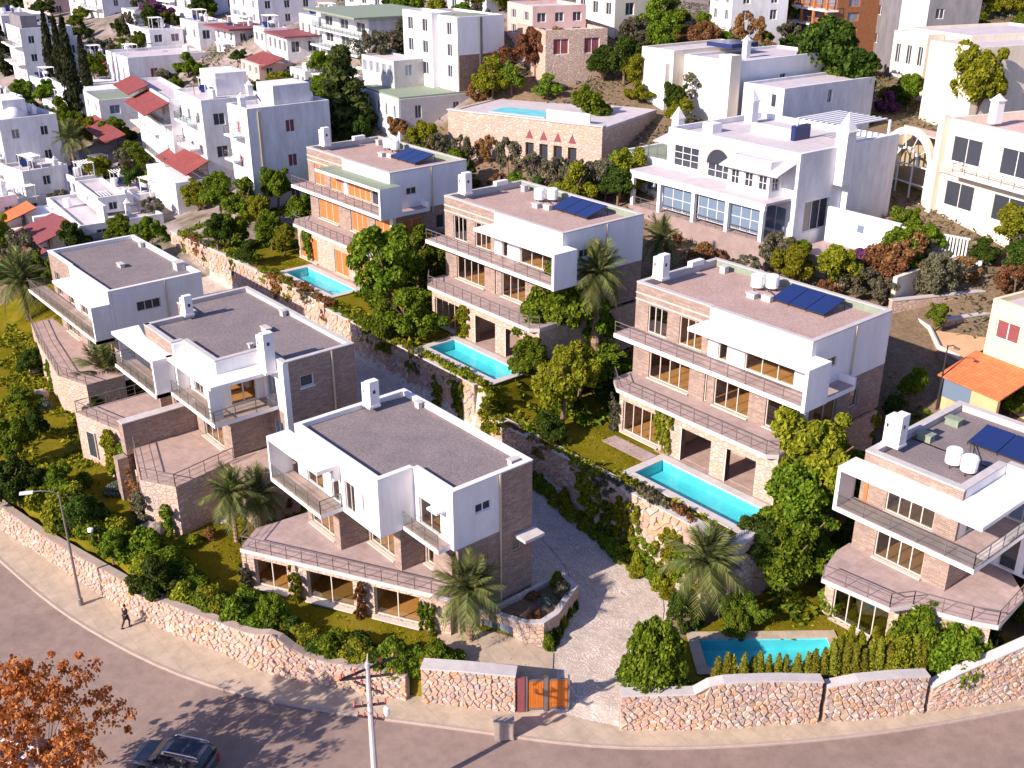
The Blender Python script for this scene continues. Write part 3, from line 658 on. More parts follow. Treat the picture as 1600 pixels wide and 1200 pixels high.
VB = (8.5, 55.4, 6.4)
vb = upper_villa('largest modern villa in the middle right with pink gravel roof above the long pool', VB)
vg = copy_tree(vb); vg.location = (-14.7, 54.8, 8.55); vg['label'] = 'modern stone and white villa with pink roof behind the tall palm, between two similar villas'
vf = upper_villa('modern villa with closed orange wooden shutters on every floor', (-39.3, 55.1, 8.95), shut=True)
solar_heater('three blue solar panels and two white drums on the roof of the middle right villa', VB, 8.3, 5.3, 10.76)
solar_heater('blue solar panels with two white drums on the roof behind the tall palm', (-14.7, 54.8, 8.55), 8.3, 5.3, 10.76, tanks=((-2.6, 1.0), (-1.9, 1.9)))
solar_heater('small blue solar panels on the roof of the villa with orange shutters', (-39.3, 55.1, 8.95), 8.3, 4.9, 10.76, tanks=((-3.6, 2.2), (-2.4, 2.3)))
def place(objs, loc, rz):
    for o in objs: o.location = loc; o.rotation_euler = (0, 0, rz)
# ------------------------------------------------------------------ front villa, in the middle of the lower row
V = Villa('modern_villa', 'white villa with grey gravel roof nearest the road corner, above the slanted stone terrace', (2.8, 29.2, 1.7)); top = 10.3
ops = [(1.2, 3.3, 6.55, 8.7), (4.35, 5.3, 6.55, 8.7), (6.0, 7.15, 6.55, 8.65), (8.05, 8.3, 7.3, 8.5)]
V.wallx('white_wall', M['white'], 0, 9.9, 0, 6.2, top - .1, ops); V.wally('white_wall', M['white'], .29, 2.59, 9.62, 6.2, top - .1)
V.wallx('white_wall', M['white'], 9.9, 13.9, 2.6, 6.2, top - .1, [(10.4, 12.6, 6.55, 8.45)])
for o, n in zip(ops, (2, 1, 2, 1)): V.win('x', o[0], o[1], .1, o[2], o[3], n)
V.win('x', 10.4, 12.6, 2.72, 6.55, 8.45, 2)
V.wally('white_wall', M['white'], 2.89, 6.15, 13.62, 6.2, top - .1, [(4.25, 5.5, 8.1, 8.75)]); V.win('y', 4.25, 5.5, 13.72, 8.1, 8.75, 2, mat='darkglass', frame='whiteframe')
V.wally('stone_side_wall', M['clad'], 6.16, 8.8, 13.6, -1, top - .1, [(7.2, 7.9, 4.2, 5.0)]); V.win('y', 7.2, 7.9, 13.7, 4.2, 5.0, 1, mat='darkglass')
V.wally('stone_side_wall', M['clad'], 2.9, 6.14, 13.62, -1, 6.18, [(4.4, 5.2, 4.0, 5.0)]); V.win('y', 4.4, 5.2, 13.72, 4.0, 5.0, 1, mat='darkglass')
V.wally('white_side_wall', M['white'], .29, 8.8, 0, 6.2, top - .1); V.wally('stone_side_wall', M['clad'], .6, 8.8, .02, 0, 6.18); V.box('back_wall', M['clad'], .3, 13.6, 8.55, 8.8, 0, top - .1)
V.boxes('downpipe', M['pipe'], [(13.92, 14.02, 6.1, 6.22, .5, top - .1)])
V.prism('floor', M['white'], [(.01, .02), (9.61, .02), (9.61, 2.62), (13.6, 2.62), (13.6, 8.5), (.01, 8.5)], 6.21, 6.5, mt=M['woodfloor'])
V.box('inner_wall', M['room'], .3, 13.6, 4.6, 4.75, 6.51, 9.7)
for x in (3.8, 5.6, 7.6, 9.7): V.box('partition', M['room'], x, x + .12, .3 if x < 9 else 2.9, 4.59, 6.51, 9.7)
V.roof([(0, 0), (9.9, 0), (9.9, 2.6), (13.9, 2.6), (13.9, 8.8), (0, 8.8)], 9.95, top, 'gravel_grey', M['whiteframe'])
V.chimney(.35, 5.1, top, 12.2); V.vents([(2.4, 8.0, 9.95, .5, .3, .4), (12.9, 7.6, 9.95, .4, .6, .35)])
V.prism('canopy', M['white'], [(-.9, -1.65), (5.6, -1.65), (5.6, -.01), (.0, -.01), (-.9, -.01)], 9.32, 9.58)
V.box('balcony_frame', M['white'], -.9, -.72, -1.65, -.01, 6.5, 9.315); V.box('balcony_frame', M['white'], 5.42, 5.6, -.5, -.01, 8.5, 9.315)
V.prism('balcony', M['white'], [(-.9, -1.65), (5.6, -1.65), (5.6, -.005), (-.9, -.005)], 6.2, 6.498, mt=M['terrace2'])
V.rail([(-.7, -1.58), (5.52, -1.58), (5.52, -.05)], 6.5, step=1.6, glass_=True)
V.prism('balcony', M['white'], [(9.4, 1.65), (13.6, 1.65), (13.6, 2.595), (9.95, 2.595), (9.95, 2.2), (9.4, 2.2)], 6.2, 6.498, mt=M['terrace2']); V.rail([(9.45, 1.72), (13.5, 1.72)], 6.5, step=1.4, glass_=True)
V.box('entrance_canopy', M['concrete'], 13.92, 15.0, 7.3, 8.9, 5.3, 5.5); V.box('window_hood', M['white'], 12.2, 13.2, 1.9, 2.595, 8.6, 8.75)
# stepped stone storey under the white blocks
segs = [(0, 4.2, .4, [(.6, 3.8, 2.98, 5.4)]), (4.98, 8.7, 2.1, [(5.3, 8.3, 2.98, 5.4)]), (9.49, 11.7, 3.5, [(9.75, 11.4, 2.98, 5.4)])]
for a, b, y, o in segs:
    V.wallx('stone_wall', M['clad'], a, b, y, 2.9, 6.19, o); V.win('x', *o[0][:2], y + .1, *o[0][2:], 3, sill=.4)
V.box('stone_fin', M['clad'], 4.21, 4.97, 0, 2.4, 2.9, 6.19); V.box('stone_fin', M['clad'], 8.71, 9.48, 1.7, 3.8, 2.9, 6.19); V.box('stone_block', M['clad'], 11.71, 13.6, 2.62, 3.9, 2.9, 6.19)
V.box('soffit', M['white'], .05, 9.6, .05, 2.0, 6.12, 6.185)
V.prism('floor', M['room'], [(.3, .7), (4.2, .7), (4.2, 2.42), (8.7, 2.42), (8.7, 3.82), (13.6, 3.91), (13.6, 8.5), (.3, 8.5)], 2.75, 2.97, mt=M['woodfloor']); V.box('inner_wall', M['room'], .3, 13.6, 6.3, 6.45, 2.98, 6.1)
V.prism('terrace', M['concrete'], [(-.8, 0), (-1.1, -3), (.45, -5.0), (13.7, 2.25), (14.6, 3.3), (13.6, 3.7), (13.6, 6), (0, 6)], 2.6, 2.9, mt=M['terrace'])
V.rail([(-1.0, -2.9), (.5, -4.9), (13.6, 2.3), (14.4, 3.2)], 2.9, .95, step=1.15)
rz = math.atan2(7.25, 13.25); L = math.hypot(13.25, 7.25)
ops = [(.9, 3.4, .15, 2.25), (4.9, 8.3, .15, 2.3), (9.8, 13.0, .15, 2.3)]
P = [V.wallx('terrace_wall', M['rubble_flat'], 0, L, .12, -1.2, 2.59, ops, .4)] + [V.win('x', o[0], o[1], .3, o[2], o[3], 2, sill=.55) for o in ops]
P += [V.box('floor', M['room'], .1, L - .5, .53, 3.2, -.1, .12, mt=M['woodfloor']), V.box('inner_wall', M['room'], .1, L - .5, 3.2, 3.35, .121, 2.58)]
P += [V.box('partition', M['room'], x, x + .15, .53, 3.19, .121, 2.58) for x in (.15, 4.2, 9.1)]
place(P, (.45, -4.98, 0), rz)
V.wally('terrace_wall', M['rubble_flat'], -2.7, .3, -.95, -1.2, 2.59, (), .3)
P = [V.wallx('terrace_wall', M['rubble_flat'], 0, 2.5, 0, -1.2, 2.59, (), .3)]; place(P, (-1.05, -2.95, 0), math.atan2(-2.0, 1.5))
# planter with the glazed garden room beside it
V = Villa('stone_planter', 'curved stone planter bed with a glass door facing the road, beside the cobbled drive', (16.9, 34.0, .05), 'planter')
ring = [(-.3, -.45), (2.75, .95), (3.5, 1.8), (3.35, 3.2), (1.9, 6.2), (.1, 6.5), (.1, 1.0)]
rin = [(.1, .15), (2.5, 1.2), (3.05, 1.9), (2.95, 3.1), (1.65, 5.8), (.35, 6.1), (.35, 1.0)]
m = MB(); k = len(ring)
for i in range(k):
    a, b = ring[i], ring[(i + 1) % k]; c, d = rin[(i + 1) % k], rin[i]
    if i == 0: m.prism([a, b, c, d], 2.25, 2.7)
    else: m.prism([a, b, c, d], -.4, 2.7)
m.build('planter_wall', M['rubble_flat'], V.r)
m = MB()
for i in range(k): m.prism([ring[i], ring[(i + 1) % k], rin[(i + 1) % k], rin[i]], 2.702 + .001 * i, 2.8)
m.build('coping', M['coping'], V.r); V.prism('soil', M['scrub'], rin, 2.2, 2.45)
rz = math.atan2(1.4, 3.05); P = [V.wallx('planter_wall', M['rubble_flat'], 0, 3.35, .02, -.4, 2.24, [(.3, 2.5, .25, 2.15)], .35), V.win('x', .3, 2.5, .15, .25, 2.15, 2, mat='blueglass', sill=.3)]
place(P, (-.3, -.45, 0), rz)

# ------------------------------------------------------------------ middle villa of the lower row
V = Villa('modern_villa', 'grey-roofed villa with dark stone end wall and two stepped terraces, left of the front villa', (-16, 27, 2.8)); top, f1, f0 = 11.3, 7.5, 3.8
V.wallx('upper_stone_wall', M['clad'], 0, 5, 0, f1 - .3, top - .1, [(1.0, 2.6, f1 + .05, 9.6), (3.9, 4.6, f1 + .05, 9.6)])
V.win('x', 1.0, 2.6, .1, f1 + .05, 9.6, 2); V.win('x', 3.9, 4.6, .1, f1 + .05, 9.6, 1)
V.wally('white_wall', M['white'], .0, .88, 5.01, f1 - .3, top - .1, (), .3)
V.wallx('white_wall', M['white'], 5.32, 10.3, .9, f1 - .3, top - .1, [(6.0, 7.6, f1 + .05, 9.6), (8.4, 9.6, f1 + .05, 9.6)]); V.win('x', 6.0, 7.6, 1.0, f1 + .05, 9.6, 2); V.win('x', 8.4, 9.6, 1.0, f1 + .05, 9.6, 1)
V.wally('white_wall', M['white'], 1.19, 4.39, 10.02, f1 - .3, top - .1, [(1.8, 3.8, f1 + .05, 9.6)]); V.win('y', 1.8, 3.8, 10.12, f1 + .05, 9.6, 2)
V.wallx('white_wall', M['white'], 10.31, 13.3, 4.4, f1 - .3, top - .1, [(10.8, 12.2, f1 + .05, 9.6)]); V.win('x', 10.8, 12.2, 4.5, f1 + .05, 9.6, 2, mat='blueglass')
V.box('corner_column', M['white'], 13.31, 13.72, 4.3, 4.75, f0, top - .1)
V.wally('stone_side_wall', M['clad'], 4.76, 10.2, 13.4, -1, top - .1, [(5.6, 6.7, 9.0, 9.9)]); V.win('y', 5.6, 6.7, 13.5, 9.0, 9.9, 1, mat='darkglass', frame='whiteframe', sill=.14)
V.boxes('downpipe', M['pipe'], [(13.72, 13.82, 8.2, 8.32, 3, top - .1)])
V.wally('stone_side_wall', M['clad'], .29, 4, 0, f0, top - .1); V.wally('stone_side_wall', M['clad'], 4.02, 10.2, -3, f0, top - .1); V.wallx('stone_wall', M['clad'], -2.7, 0, 4.02, f0, top - .1); V.box('back_wall', M['clad'], -2.7, 13.39, 9.92, 10.2, 0, top - .1)
V.prism('floor', M['white'], [(.3, .3), (5, .3), (5, 1.2), (10, 1.2), (10, 4.7), (13.3, 4.7), (13.3, 9.9), (.3, 9.9)], f1 - .28, f1 + .02, mt=M['woodfloor'])
V.box('inner_wall', M['room'], .3, 13.3, 6.0, 6.15, f1 + .03, 10.5); V.box('partition', M['room'], 5.1, 5.25, 1.3, 5.9, f1 + .03, 10.5)
V.roof([(0, 0), (5.01, 0), (5.01, .9), (10.3, .9), (10.3, 4.4), (13.7, 4.4), (13.7, 10.2), (-3, 10.2), (-3, 4), (0, 4)], 10.95, top, 'gravel_grey')
V.chimney(11.7, 3.5, 10.3, 13.3, 1.0, .85); V.chimney(-.2, 3.1, top, 12.9, .8, .7)
V.vents([(6.2, 6.6, 10.95, .9, .4, .3), (8.8, 4.2, 10.95, .3, .3, .3), (4.2, 9.3, 10.95, .5, .3, .4)])
V.prism('canopy', M['white'], [(-2.9, -1.6), (5.0, -1.6), (5.0, -.01), (0, -.01), (-2.9, .6)], 9.95, 10.2); V.box('wing_wall', M['white'], 4.75, 5.0, -1.6, -.01, f1 - .3, 9.948)
V.prism('canopy', M['white'], [(4.6, -.45), (12.1, -.45), (12.1, 4.38), (10.32, 4.38), (10.32, .88), (5.33, .88), (5.02, -.005), (4.6, -.005)], 9.95, 10.2)
V.box('wing_wall', M['white'], 11.3, 11.6, -.4, .5, f1, 9.948)
V.prism('balcony', M['white'], [(-2.9, -1.7), (5.0, -1.7), (5.0, -.01), (-2.9, -.01)], f1 - .3, f1, mt=M['terrace2']); V.rail([(-2.85, -.1), (-2.85, -1.64), (4.7, -1.64)], f1, step=1.5, glass_=True)
V.prism('balcony', M['white'], [(5.02, -.55), (12.3, -.55), (12.3, 4.38), (10.32, 4.38), (10.32, .88), (5.02, .88)], f1 - .3, f1, mt=M['terrace2']); V.rail([(5.1, -.48), (12.24, -.48), (12.24, 4.3)], f1, step=1.5, glass_=True)
V.wallx('stone_wall', M['clad'], 0, 4.0, 1.2, f0, f1 - .31, [(.8, 3.4, f0 + .05, 6.2)]); V.win('x', .8, 3.4, 1.3, f0 + .05, 6.2, 2)
V.wallx('stone_wall', M['clad'], 4.85, 10.6, 1.2, f0, f1 - .31, [(6.2, 9.4, f0 + .05, 6.2)]); V.win('x', 6.2, 9.4, 1.3, f0 + .05, 6.2, 3, sill=.4)
V.wally('stone_wall', M['clad'], 1.2, 4.4, 10.61, f0, f1 - .31); V.wallx('stone_wall', M['clad'], 10.9, 13.38, 4.4, f0, f1 - .31, [(11.3, 12.8, f0 + .05, 6.2)]); V.win('x', 11.3, 12.8, 4.5, f0 + .05, 6.2, 2, mat='blueglass')
V.box('floor', M['room'], .3, 10.6, 1.5, 9.9, f0 - .2, f0 + .04, mt=M['woodfloor']); V.box('inner_wall', M['room'], .3, 10.6, 5, 5.15, f0 + .05, f1 - .3)
V.boxes('stone_fin', M['clad'], [(4.03, 4.8, -4.4, 1.5, f0 - .4, 5.9)]); V.box('fin_coping', M['coping'], 3.98, 4.85, -4.45, 1.0, 5.9, 5.98)
V.box('stone_fin', M['clad'], 4.1, 4.9, -5.2, -4.42, -1, 3.3)
V.prism('terrace', M['rubble_flat'], [(-4.2, 1.18), (-4.2, -5), (1.3, -3.6), (4.0, -4.4), (4.0, 1.18)], -1, f0, mt=M['terrace2']); V.rail([(-4.1, 1.1), (-4.1, -4.9), (1.3, -3.52)], f0, step=1.3)
V.prism('terrace', M['rubble_flat'], [(4.85, -3.9), (9.8, -5.4), (12.3, -3.9), (11.2, 1.18), (4.85, 1.18)], -1, f0 - .01, mt=M['terrace2']); V.rail([(4.9, -3.85), (9.78, -5.3), (12.2, -3.87), (11.2, 1.0)], f0, step=1.3)
V.prism('terrace', M['rubble_flat'], [(11.3, .6), (14.5, .6), (14.5, 4.3), (10.95, 4.3), (10.95, 1.3)], -1, f0 - .06, mt=M['terrace2'])
for x, y, rz in ((-3.0, -4.74, .25), (5.9, -4.3, -.29)): place([V.win('x', 0, 1.1, -.08, .3, 2.6, 1, mat='darkglass')], (x, y, 0), rz)

# ------------------------------------------------------------------ left villa of the lower row
V = Villa('modern_villa', 'leftmost villa of the front row with grey roof and one long terrace below', (-43, 28.5, 1.9)); top, f1, f0 = 11.4, 7.2, 3.6
V.wallx('upper_stone_wall', M['clad'], 0, 6, 0, f1 - .3, top - .1, [(1.0, 2.4, f1 + .05, 9.6), (4.2, 5.4, f1 + .05, 9.6)]); V.win('x', 1.0, 2.4, .1, f1 + .05, 9.6, 2); V.win('x', 4.2, 5.4, .1, f1 + .05, 9.6, 1)
V.wallx('white_wall', M['white'], 6.01, 15.5, -.1, f1 - .3, top - .1, [(7.4, 9.4, f1 + .05, 9.6), (11.0, 14.4, f1 + .05, 9.6)]); V.win('x', 7.4, 9.4, .02, f1 + .05, 9.6, 2); V.win('x', 11.0, 14.4, .02, f1 + .05, 9.6, 3)
V.wally('white_wall', M['white'], .2, 8.4, 15.22, 3, top - .1, [(2.2, 4.4, 9.0, 9.9)]); V.win('y', 2.2, 4.4, 15.32, 9.0, 9.9, 3, mat='darkglass')
V.boxes('downpipe', M['pipe'], [(15.52, 15.62, 4.9, 5.02, f1 - 1, top - .1)])
V.wally('stone_side_wall', M['clad'], .29, 8.4, 0, 0, top - .1); V.box('back_wall', M['white'], .3, 15.2, 8.12, 8.4, 0, top - .1)
V.box('floor', M['white'], .3, 15.2, .3, 8.1, f1 - .28, f1 + .02, mt=M['woodfloor']); V.box('inner_wall', M['room'], .3, 15.2, 4.4, 4.55, f1 + .03, 10.5)
V.roof([(0, 0), (6.0, 0), (6.0, -.1), (15.52, -.1), (15.52, 8.4), (0, 8.4)], 11.05, top, 'gravel_grey', M['whiteframe'])
V.vents([(8.0, 3.6, 11.05, .9, .4, .3), (12.2, 7.2, 11.05, .9, .8, .7), (3.2, 7.6, 11.05, .6, .3, .4)])
V.prism('canopy', M['white'], [(5.8, -1.7), (15.5, -1.7), (15.5, -.12), (5.8, -.12)], 10.0, 10.25); V.box('wing_wall', M['white'], 15.25, 15.5, -1.7, -.12, f1 - .3, 9.998)
V.prism('balcony', M['white'], [(-2.6, -1.7), (15.5, -1.7), (15.5, -.12), (6.0, -.12), (6.0, -.01), (-2.6, -.01)], f1 - .3, f1, mt=M['terrace2']); V.rail([(-2.5, -.1), (-2.5, -1.63), (15.2, -1.63)], f1, step=1.6, glass_=True)
V.wallx('stone_wall', M['clad'], 0, 15.2, .15, f0, f1 - .31, [(1.5, 5, f0 + .05, 6.0), (7, 9.4, f0 + .05, 6.0), (11, 14.2, f0 + .05, 6.0)])
for a, b, n in ((1.5, 5, 3), (7, 9.4, 2), (11, 14.2, 3)): V.win('x', a, b, .25, f0 + .05, 6.0, n, sill=.3)
V.box('floor', M['room'], .3, 15.2, .45, 8.1, f0 - .2, f0 + .03, mt=M['woodfloor']); V.box('inner_wall', M['room'], .3, 15.2, 4.4, 4.55, f0 + .04, f1 - .3)
V.prism('terrace', M['rubble_flat'], [(-3, .13), (-3, -2.0), (3, -3.2), (12, -4.4), (15.6, -3.2), (15.6, .13)], -1, f0, mt=M['terrace2']); V.rail([(-2.9, -2.0), (3, -3.1), (12, -4.3), (15.5, -3.15)], f0, step=1.4)

# ------------------------------------------------------------------ right villa, at the corner
V = Villa('modern_villa', 'white framed villa at the right edge above the small rectangular pool', (29.6, 54.2, 1.65)); top, f1, f0 = 10.75, 7.25, 3.7
V.wallx('upper_stone_wall', M['clad'], 0, 6.5, 0, f1, top - .1, [(1.85, 5.05, f1 + .02, 9.3)]); V.win('x', 1.85, 5.05, .1, f1 + .02, 9.3, 4, sill=.25)
V.box('shutter_post', M['shutter'], .3, .55, -.06, -.003, f1 + .02, 9.4)
V.wally('upper_stone_wall', M['white'], .29, 5.0, 6.22, f1, top - .1, [(1.2, 3.6, f1 + .02, 9.4)]); V.win('y', 1.2, 3.6, 6.3, f1 + .02, 9.4, 2, mat='blueglass')
V.wallx('white_wall', M['white'], 6.51, 13, 5, f0, top - .1, [(7.2, 9.6, f1 + .02, 9.4), (7.2, 9.6, f0 + .1, 6.2)]); V.win('x', 7.2, 9.6, 5.1, f1 + .02, 9.4, 3, mat='blueglass'); V.win('x', 7.2, 9.6, 5.1, f0 + .1, 6.2, 2, mat='darkglass')
V.wally('white_wall', M['white'], 5.29, 11.2, 12.7, 0, top - .1); V.wally('stone_side_wall', M['clad'], .31, 11.2, 0, -.5, top - .1); V.box('back_wall', M['white'], .3, 12.69, 10.92, 11.2, 0, top - .1)
V.prism('canopy', M['white'], [(-.6, -1.9), (8.75, -1.9), (8.75, 7.2), (6.52, 7.2), (6.52, -.01), (-.05, -.01), (-.6, -.01)], 9.75, 10.02)
V.box('wing_wall', M['white'], -.6, -.36, -1.9, -.01, f1, 9.748); V.prism('balcony', M['white'], [(-.6, -1.9), (8.75, -1.9), (8.75, 4.98), (6.52, 4.98), (6.52, -.01), (-.6, -.01)], f1 - .32, f1, mt=M['terrace'])
V.box('end_column', M['white'], 8.3, 8.75, 4.99, 6.6, f0, 9.748); V.rail([(-.3, -1.83), (8.68, -1.83), (8.68, 4.9)], f1, step=1.7, glass_=True)
V.wallx('stone_wall', M['clad'], 0, 6.5, 0, f0, f1 - .33, [(1.6, 4.9, f0 + .15, 6.3)]); V.win('x', 1.6, 4.9, .1, f0 + .15, 6.3, 4, sill=.35)
V.wally('stone_wall', M['clad'], .31, 5, 6.2, f0, f1 - .33)
V.box('floor', M['room'], .31, 6.2, .3, 10.9, f1 - .3, f1 + .01, mt=M['woodfloor']); V.box('inner_wall', M['room'], .31, 6.2, 4.4, 4.55, f1 + .02, 10.3)
V.box('floor', M['room'], .31, 6.2, .31, 10.9, f0 - .2, f0 + .1, mt=M['woodfloor']); V.box('inner_wall', M['room'], .31, 6.2, 4.4, 4.55, f0 + .11, f1 - .31)
V.prism('terrace', M['concrete'], [(-.3, .28), (-.3, -1.2), (.3, -3.2), (.9, -4.5), (5.3, -4.0), (6.0, -2.7), (9, -1.5), (10.3, -.7), (9.9, 3.2), (8.2, 4.97), (6.51, 4.97), (6.51, -.02), (6.2, .28)], f0 - .32, f0, mt=M['terrace'])
V.rail([(.95, -4.4), (5.25, -3.92), (6.0, -2.62), (9, -1.42), (10.2, -.65), (9.8, 3.1)], f0, step=1.3)
V.wallx('terrace_wall', M['rubble_flat'], .3, 5.4, -2.9, -.6, f0 - .33, [(.95, 4.75, .06, 2.5)], .35); V.win('x', .95, 4.75, -2.75, .06, 2.5, 4, sill=.45)
V.wally('terrace_wall', M['rubble_flat'], -2.54, .3, .3, -.6, f0 - .33, (), .3); V.box('floor', M['room'], .6, 5.4, -2.5, 2, -.2, .05, mt=M['woodfloor']); V.box('inner_wall', M['room'], .6, 9.4, 2, 2.15, -.2, f0 - .33)
P = [V.wallx('terrace_wall', M['rubble_flat'], 0, 4.9, 0, -.6, f0 - .33, [(1.8, 3.6, .0, 2.3)], .35)]; place(P, (5.4, -2.7, 0), .42)
V.roof([(0, 0), (6.5, 0), (6.5, 5), (13, 5), (13, 11.2), (0, 11.2)], 10.3, top, 'gravel_grey', lining=[(.4, 12.6, 10.78, 10.83, 10.302, top - .04)], capw=.5)
V.chimney(.1, 1.6, top, 12.9, 1.1, .9)
V.vents([(.8, 4.6, 10.3, .9, .6, .45), (.8, 8.0, 10.3, .9, .6, .45)], 'lining')
solar_heater('three big solar panels and two upright white drums on the roof at the right edge', (29.6, 54.2, 1.65), 3.3, 6.3, 10.31, pw=1.9, pd=2.4, tilt=.2, tanks=((.9, -3.4), (2.0, -3.6)))
# ------------------------------------------------------------------ garden and retaining walls
def seg(x0, x1, tops):
    P = [(x, y) for x, y in zip(WALLX, WALLY) if x0 <= x <= x1]
    return P, [-.1] * len(P), [float(np.interp(p[0], [t_[0] for t_ in tops], [t_[1] for t_ in tops])) for p in P]
WALLX2 = np.arange(-24, 18, 1.4)
P = [(float(x), float(np.interp(x, WALLX, WALLY))) for x in WALLX2]
T = [float(np.interp(p[0], [-24, -16.8, -11.9, -4, .6, 3.7, 6, 8.5, 10, 11, 11.6, 12.8, 15, 18], [2.3, 2.4, 2.1, 2.5, 2.5, 2.4, 2.4, 2.6, 2.8, 3.2, 2.7, 1.85, 1.95, 1.9])) for p in P]
rubble_wall('garden_wall', 'long low rubble wall with uneven top along the pavement behind the walking person', P, [-.1] * len(P), T, seed=3, coping=False, sw=.42, sh=.28, thick=.55)
P, B_, T = seg(18.6, 22.95, [(18.6, 2.55), (19.2, 2.8), (22.95, 2.7)]); rubble_wall('garden_wall', 'rubble wall with smooth grey coping left of the orange gate', P, B_, T, seed=4, sw=.38, sh=.27)
P = [(27.85, 35.0), (30.04, 37.6), (30.9, 38.7), (31.0, 38.85), (31.7, 39.76), (33.1, 41.84), (34.8, 44.2)]
rubble_wall('garden_wall', 'tall rubble wall right of the driveway entrance, below the round bush and small pool', P, [-.1] * 7, [2.55, 2.65, 2.65, 3.3, 3.4, 3.3, 3.05], seed=5, sw=.4, sh=.28, thick=.5)
P = [(34.95, 44.45), (36, 45.9), (37.4, 48.2), (38.25, 49.6)]; rubble_wall('garden_wall', 'middle section of the tall rubble wall below the hedge at the right', P, [-.1] * 4, [2.6, 2.95, 2.9, 2.75], seed=6, sw=.4, sh=.28, thick=.5)
P = [(38.4, 49.85), (39.3, 51.4), (40.3, 53.1), (41.5, 55.4), (44.5, 64)]; rubble_wall('garden_wall', 'last section of the rubble wall rising to the right edge', P, [-.1] * 5, [1.85, 2.8, 3.5, 4.4, 5.0], seed=7, sw=.4, sh=.28, thick=.5)
def rw(x): return float(np.interp(x, [-60, -20, -5, 3, 9, 15, 20, 26], [5.4, 5.8, 5.2, 4.5, 3.2, 1.9, 1.1, .35])) - .3
def up(x): return float(np.interp(x, [-70, -41, -23, -20, .6, 1.7, 25.5, 26.2], [8, 9.0, 9.0, 8.6, 8.6, 6.4, 6.4, 1.7])) + .12
X_ = [-58, -46, -34, -23]; rubble_wall('retaining_wall', 'shaded retaining wall below the lawn of the villa with orange shutters', [(x, 46.7) for x in X_], [rw(x) for x in X_], [up(x) for x in X_], seed=8, sw=.6, sh=.4)
X_ = [-22.8, -15, -8, -1.6, -.2]; rubble_wall('retaining_wall', 'retaining wall below the pool of the villa beside the tall palm', [(x, 46.7) for x in X_], [rw(x) for x in X_], [8.75, 8.72, 8.72, 8.72, 8.6], seed=9, sw=.6, sh=.4)
X_ = [.0, 7, 14, 20, 25.0, 25.9]; P = [(x, 46.7) for x in X_] + [(26.0, 48), (26.0, 55)]
rubble_wall('retaining_wall', 'retaining wall overgrown with climbers below the long pool of the middle right villa', P, [rw(x) for x in X_] + [.5, .5], [6.55] * 8, seed=10, sw=.6, sh=.42, palette=(0, 0, 1, 2, 0, 3, 4))
# ------------------------------------------------------------------ pools
t = NT('turquoise_pool_tiles'); v = t.coord('Object'); n = t.noise(.8, 3, .5, v); M['pooltile'] = t.fin(t.ramp(n, [(.3, c3(.13, .52, .56)), (.7, c3(.20, .62, .65))]), .5, .3)
t = NT('pool_water'); t.n.remove(t.b); tr = t.new('ShaderNodeBsdfTransparent'); tr.inputs[0].default_value = (.62, .93, .95, 1); gl = t.new('ShaderNodeBsdfGlossy'); gl.inputs['Roughness'].default_value = .03
lw = t.new('ShaderNodeLayerWeight'); fr = t.new('ShaderNodeMath', operation='POWER'); fr.inputs[1].default_value = 4.5; t.ln(lw.outputs['Facing'], fr.inputs[0]); mx = t.new('ShaderNodeMixShader'); t.ln(fr.outputs[0], mx.inputs[0]); t.ln(tr.outputs[0], mx.inputs[1]); t.ln(gl.outputs[0], mx.inputs[2]); t.ln(mx.outputs[0], t.out.inputs[0])
b = t.new('ShaderNodeBump'); b.inputs['Strength'].default_value = .6; b.inputs['Distance'].default_value = .03; t.ln(t.noise(2.2, 3, .6, t.coord('Object')), b.inputs['Height']); t.ln(b.outputs[0], gl.inputs['Normal']); t.ln(b.outputs[0], lw.inputs['Normal']); M['water'] = t.mat
for ((px_, py_), a_, L_, W_, z_), lab in zip(POOLS, ('long turquoise pool of the middle right villa', 'turquoise pool below the villa beside the tall palm', 'small turquoise pool below the villa with orange shutters', 'teal pool with pale stone surround behind the hedge at the lower right')):
    r = thing('swimming_pool', lab, 'swimming pool', (px_, py_, z_), R(a_), 'swimming pools of the villas')
    m = MB(); m.box(0, L_, 0, W_, -1.0, -.8); m.box(-.2, 0, -.2, W_ + .2, -1.0, .04); m.box(L_, L_ + .2, -.2, W_ + .2, -1.0, .04); m.box(0, L_, -.2, 0, -1.0, .04); m.box(0, L_, W_, W_ + .2, -1.0, .04); m.build('basin', M['pooltile'], r)
    MB().add([(0, 0, -.1), (L_, 0, -.1), (L_, W_, -.1), (0, W_, -.1)], [(0, 1, 2, 3)]).build('water', M['water'], r)
    m = MB(); e = .65
    m.box(-e, L_ + e, -e, .03, .041, .12); m.box(-e, L_ + e, W_ - .03, W_ + e, .041, .12); m.box(-e, .03, .032, W_ - .032, .041, .118); m.box(L_ - .03, L_ + e, .032, W_ - .032, .041, .118)
    m.build('coping', M['concrete'] if a_ == 0 else M['pave'], r)
    if a_ == 0:
        m = MB(); m.box(L_ - .9, L_ - .1, W_ - 1.1, W_, -.8, -.4); m.box(L_ - 1.4, L_ - .905, W_ - 1.1, W_, -.8, -.6); m.build('steps', M['pooltile'], r)
def deck(name, x0, x1, y0, y1, z, mat, label):
    props(MB().box(x0, x1, y0, y1, z - .3, z + .035).build(name, M[mat]), label, kind='structure')
deck('pool_deck', 13.6, 24.1, 52.66, 54.2, 6.4, 'terrace2', 'paved deck between the long pool and the loggia'); deck('pool_deck', -10.6, .9, 51.96, 53.6, 8.6, 'terrace2', 'paved deck beside the pool below the tall palm villa'); deck('pool_deck', -35, -23.8, 51.96, 53.9, 9.0, 'terrace2', 'paved deck beside the smallest pool')
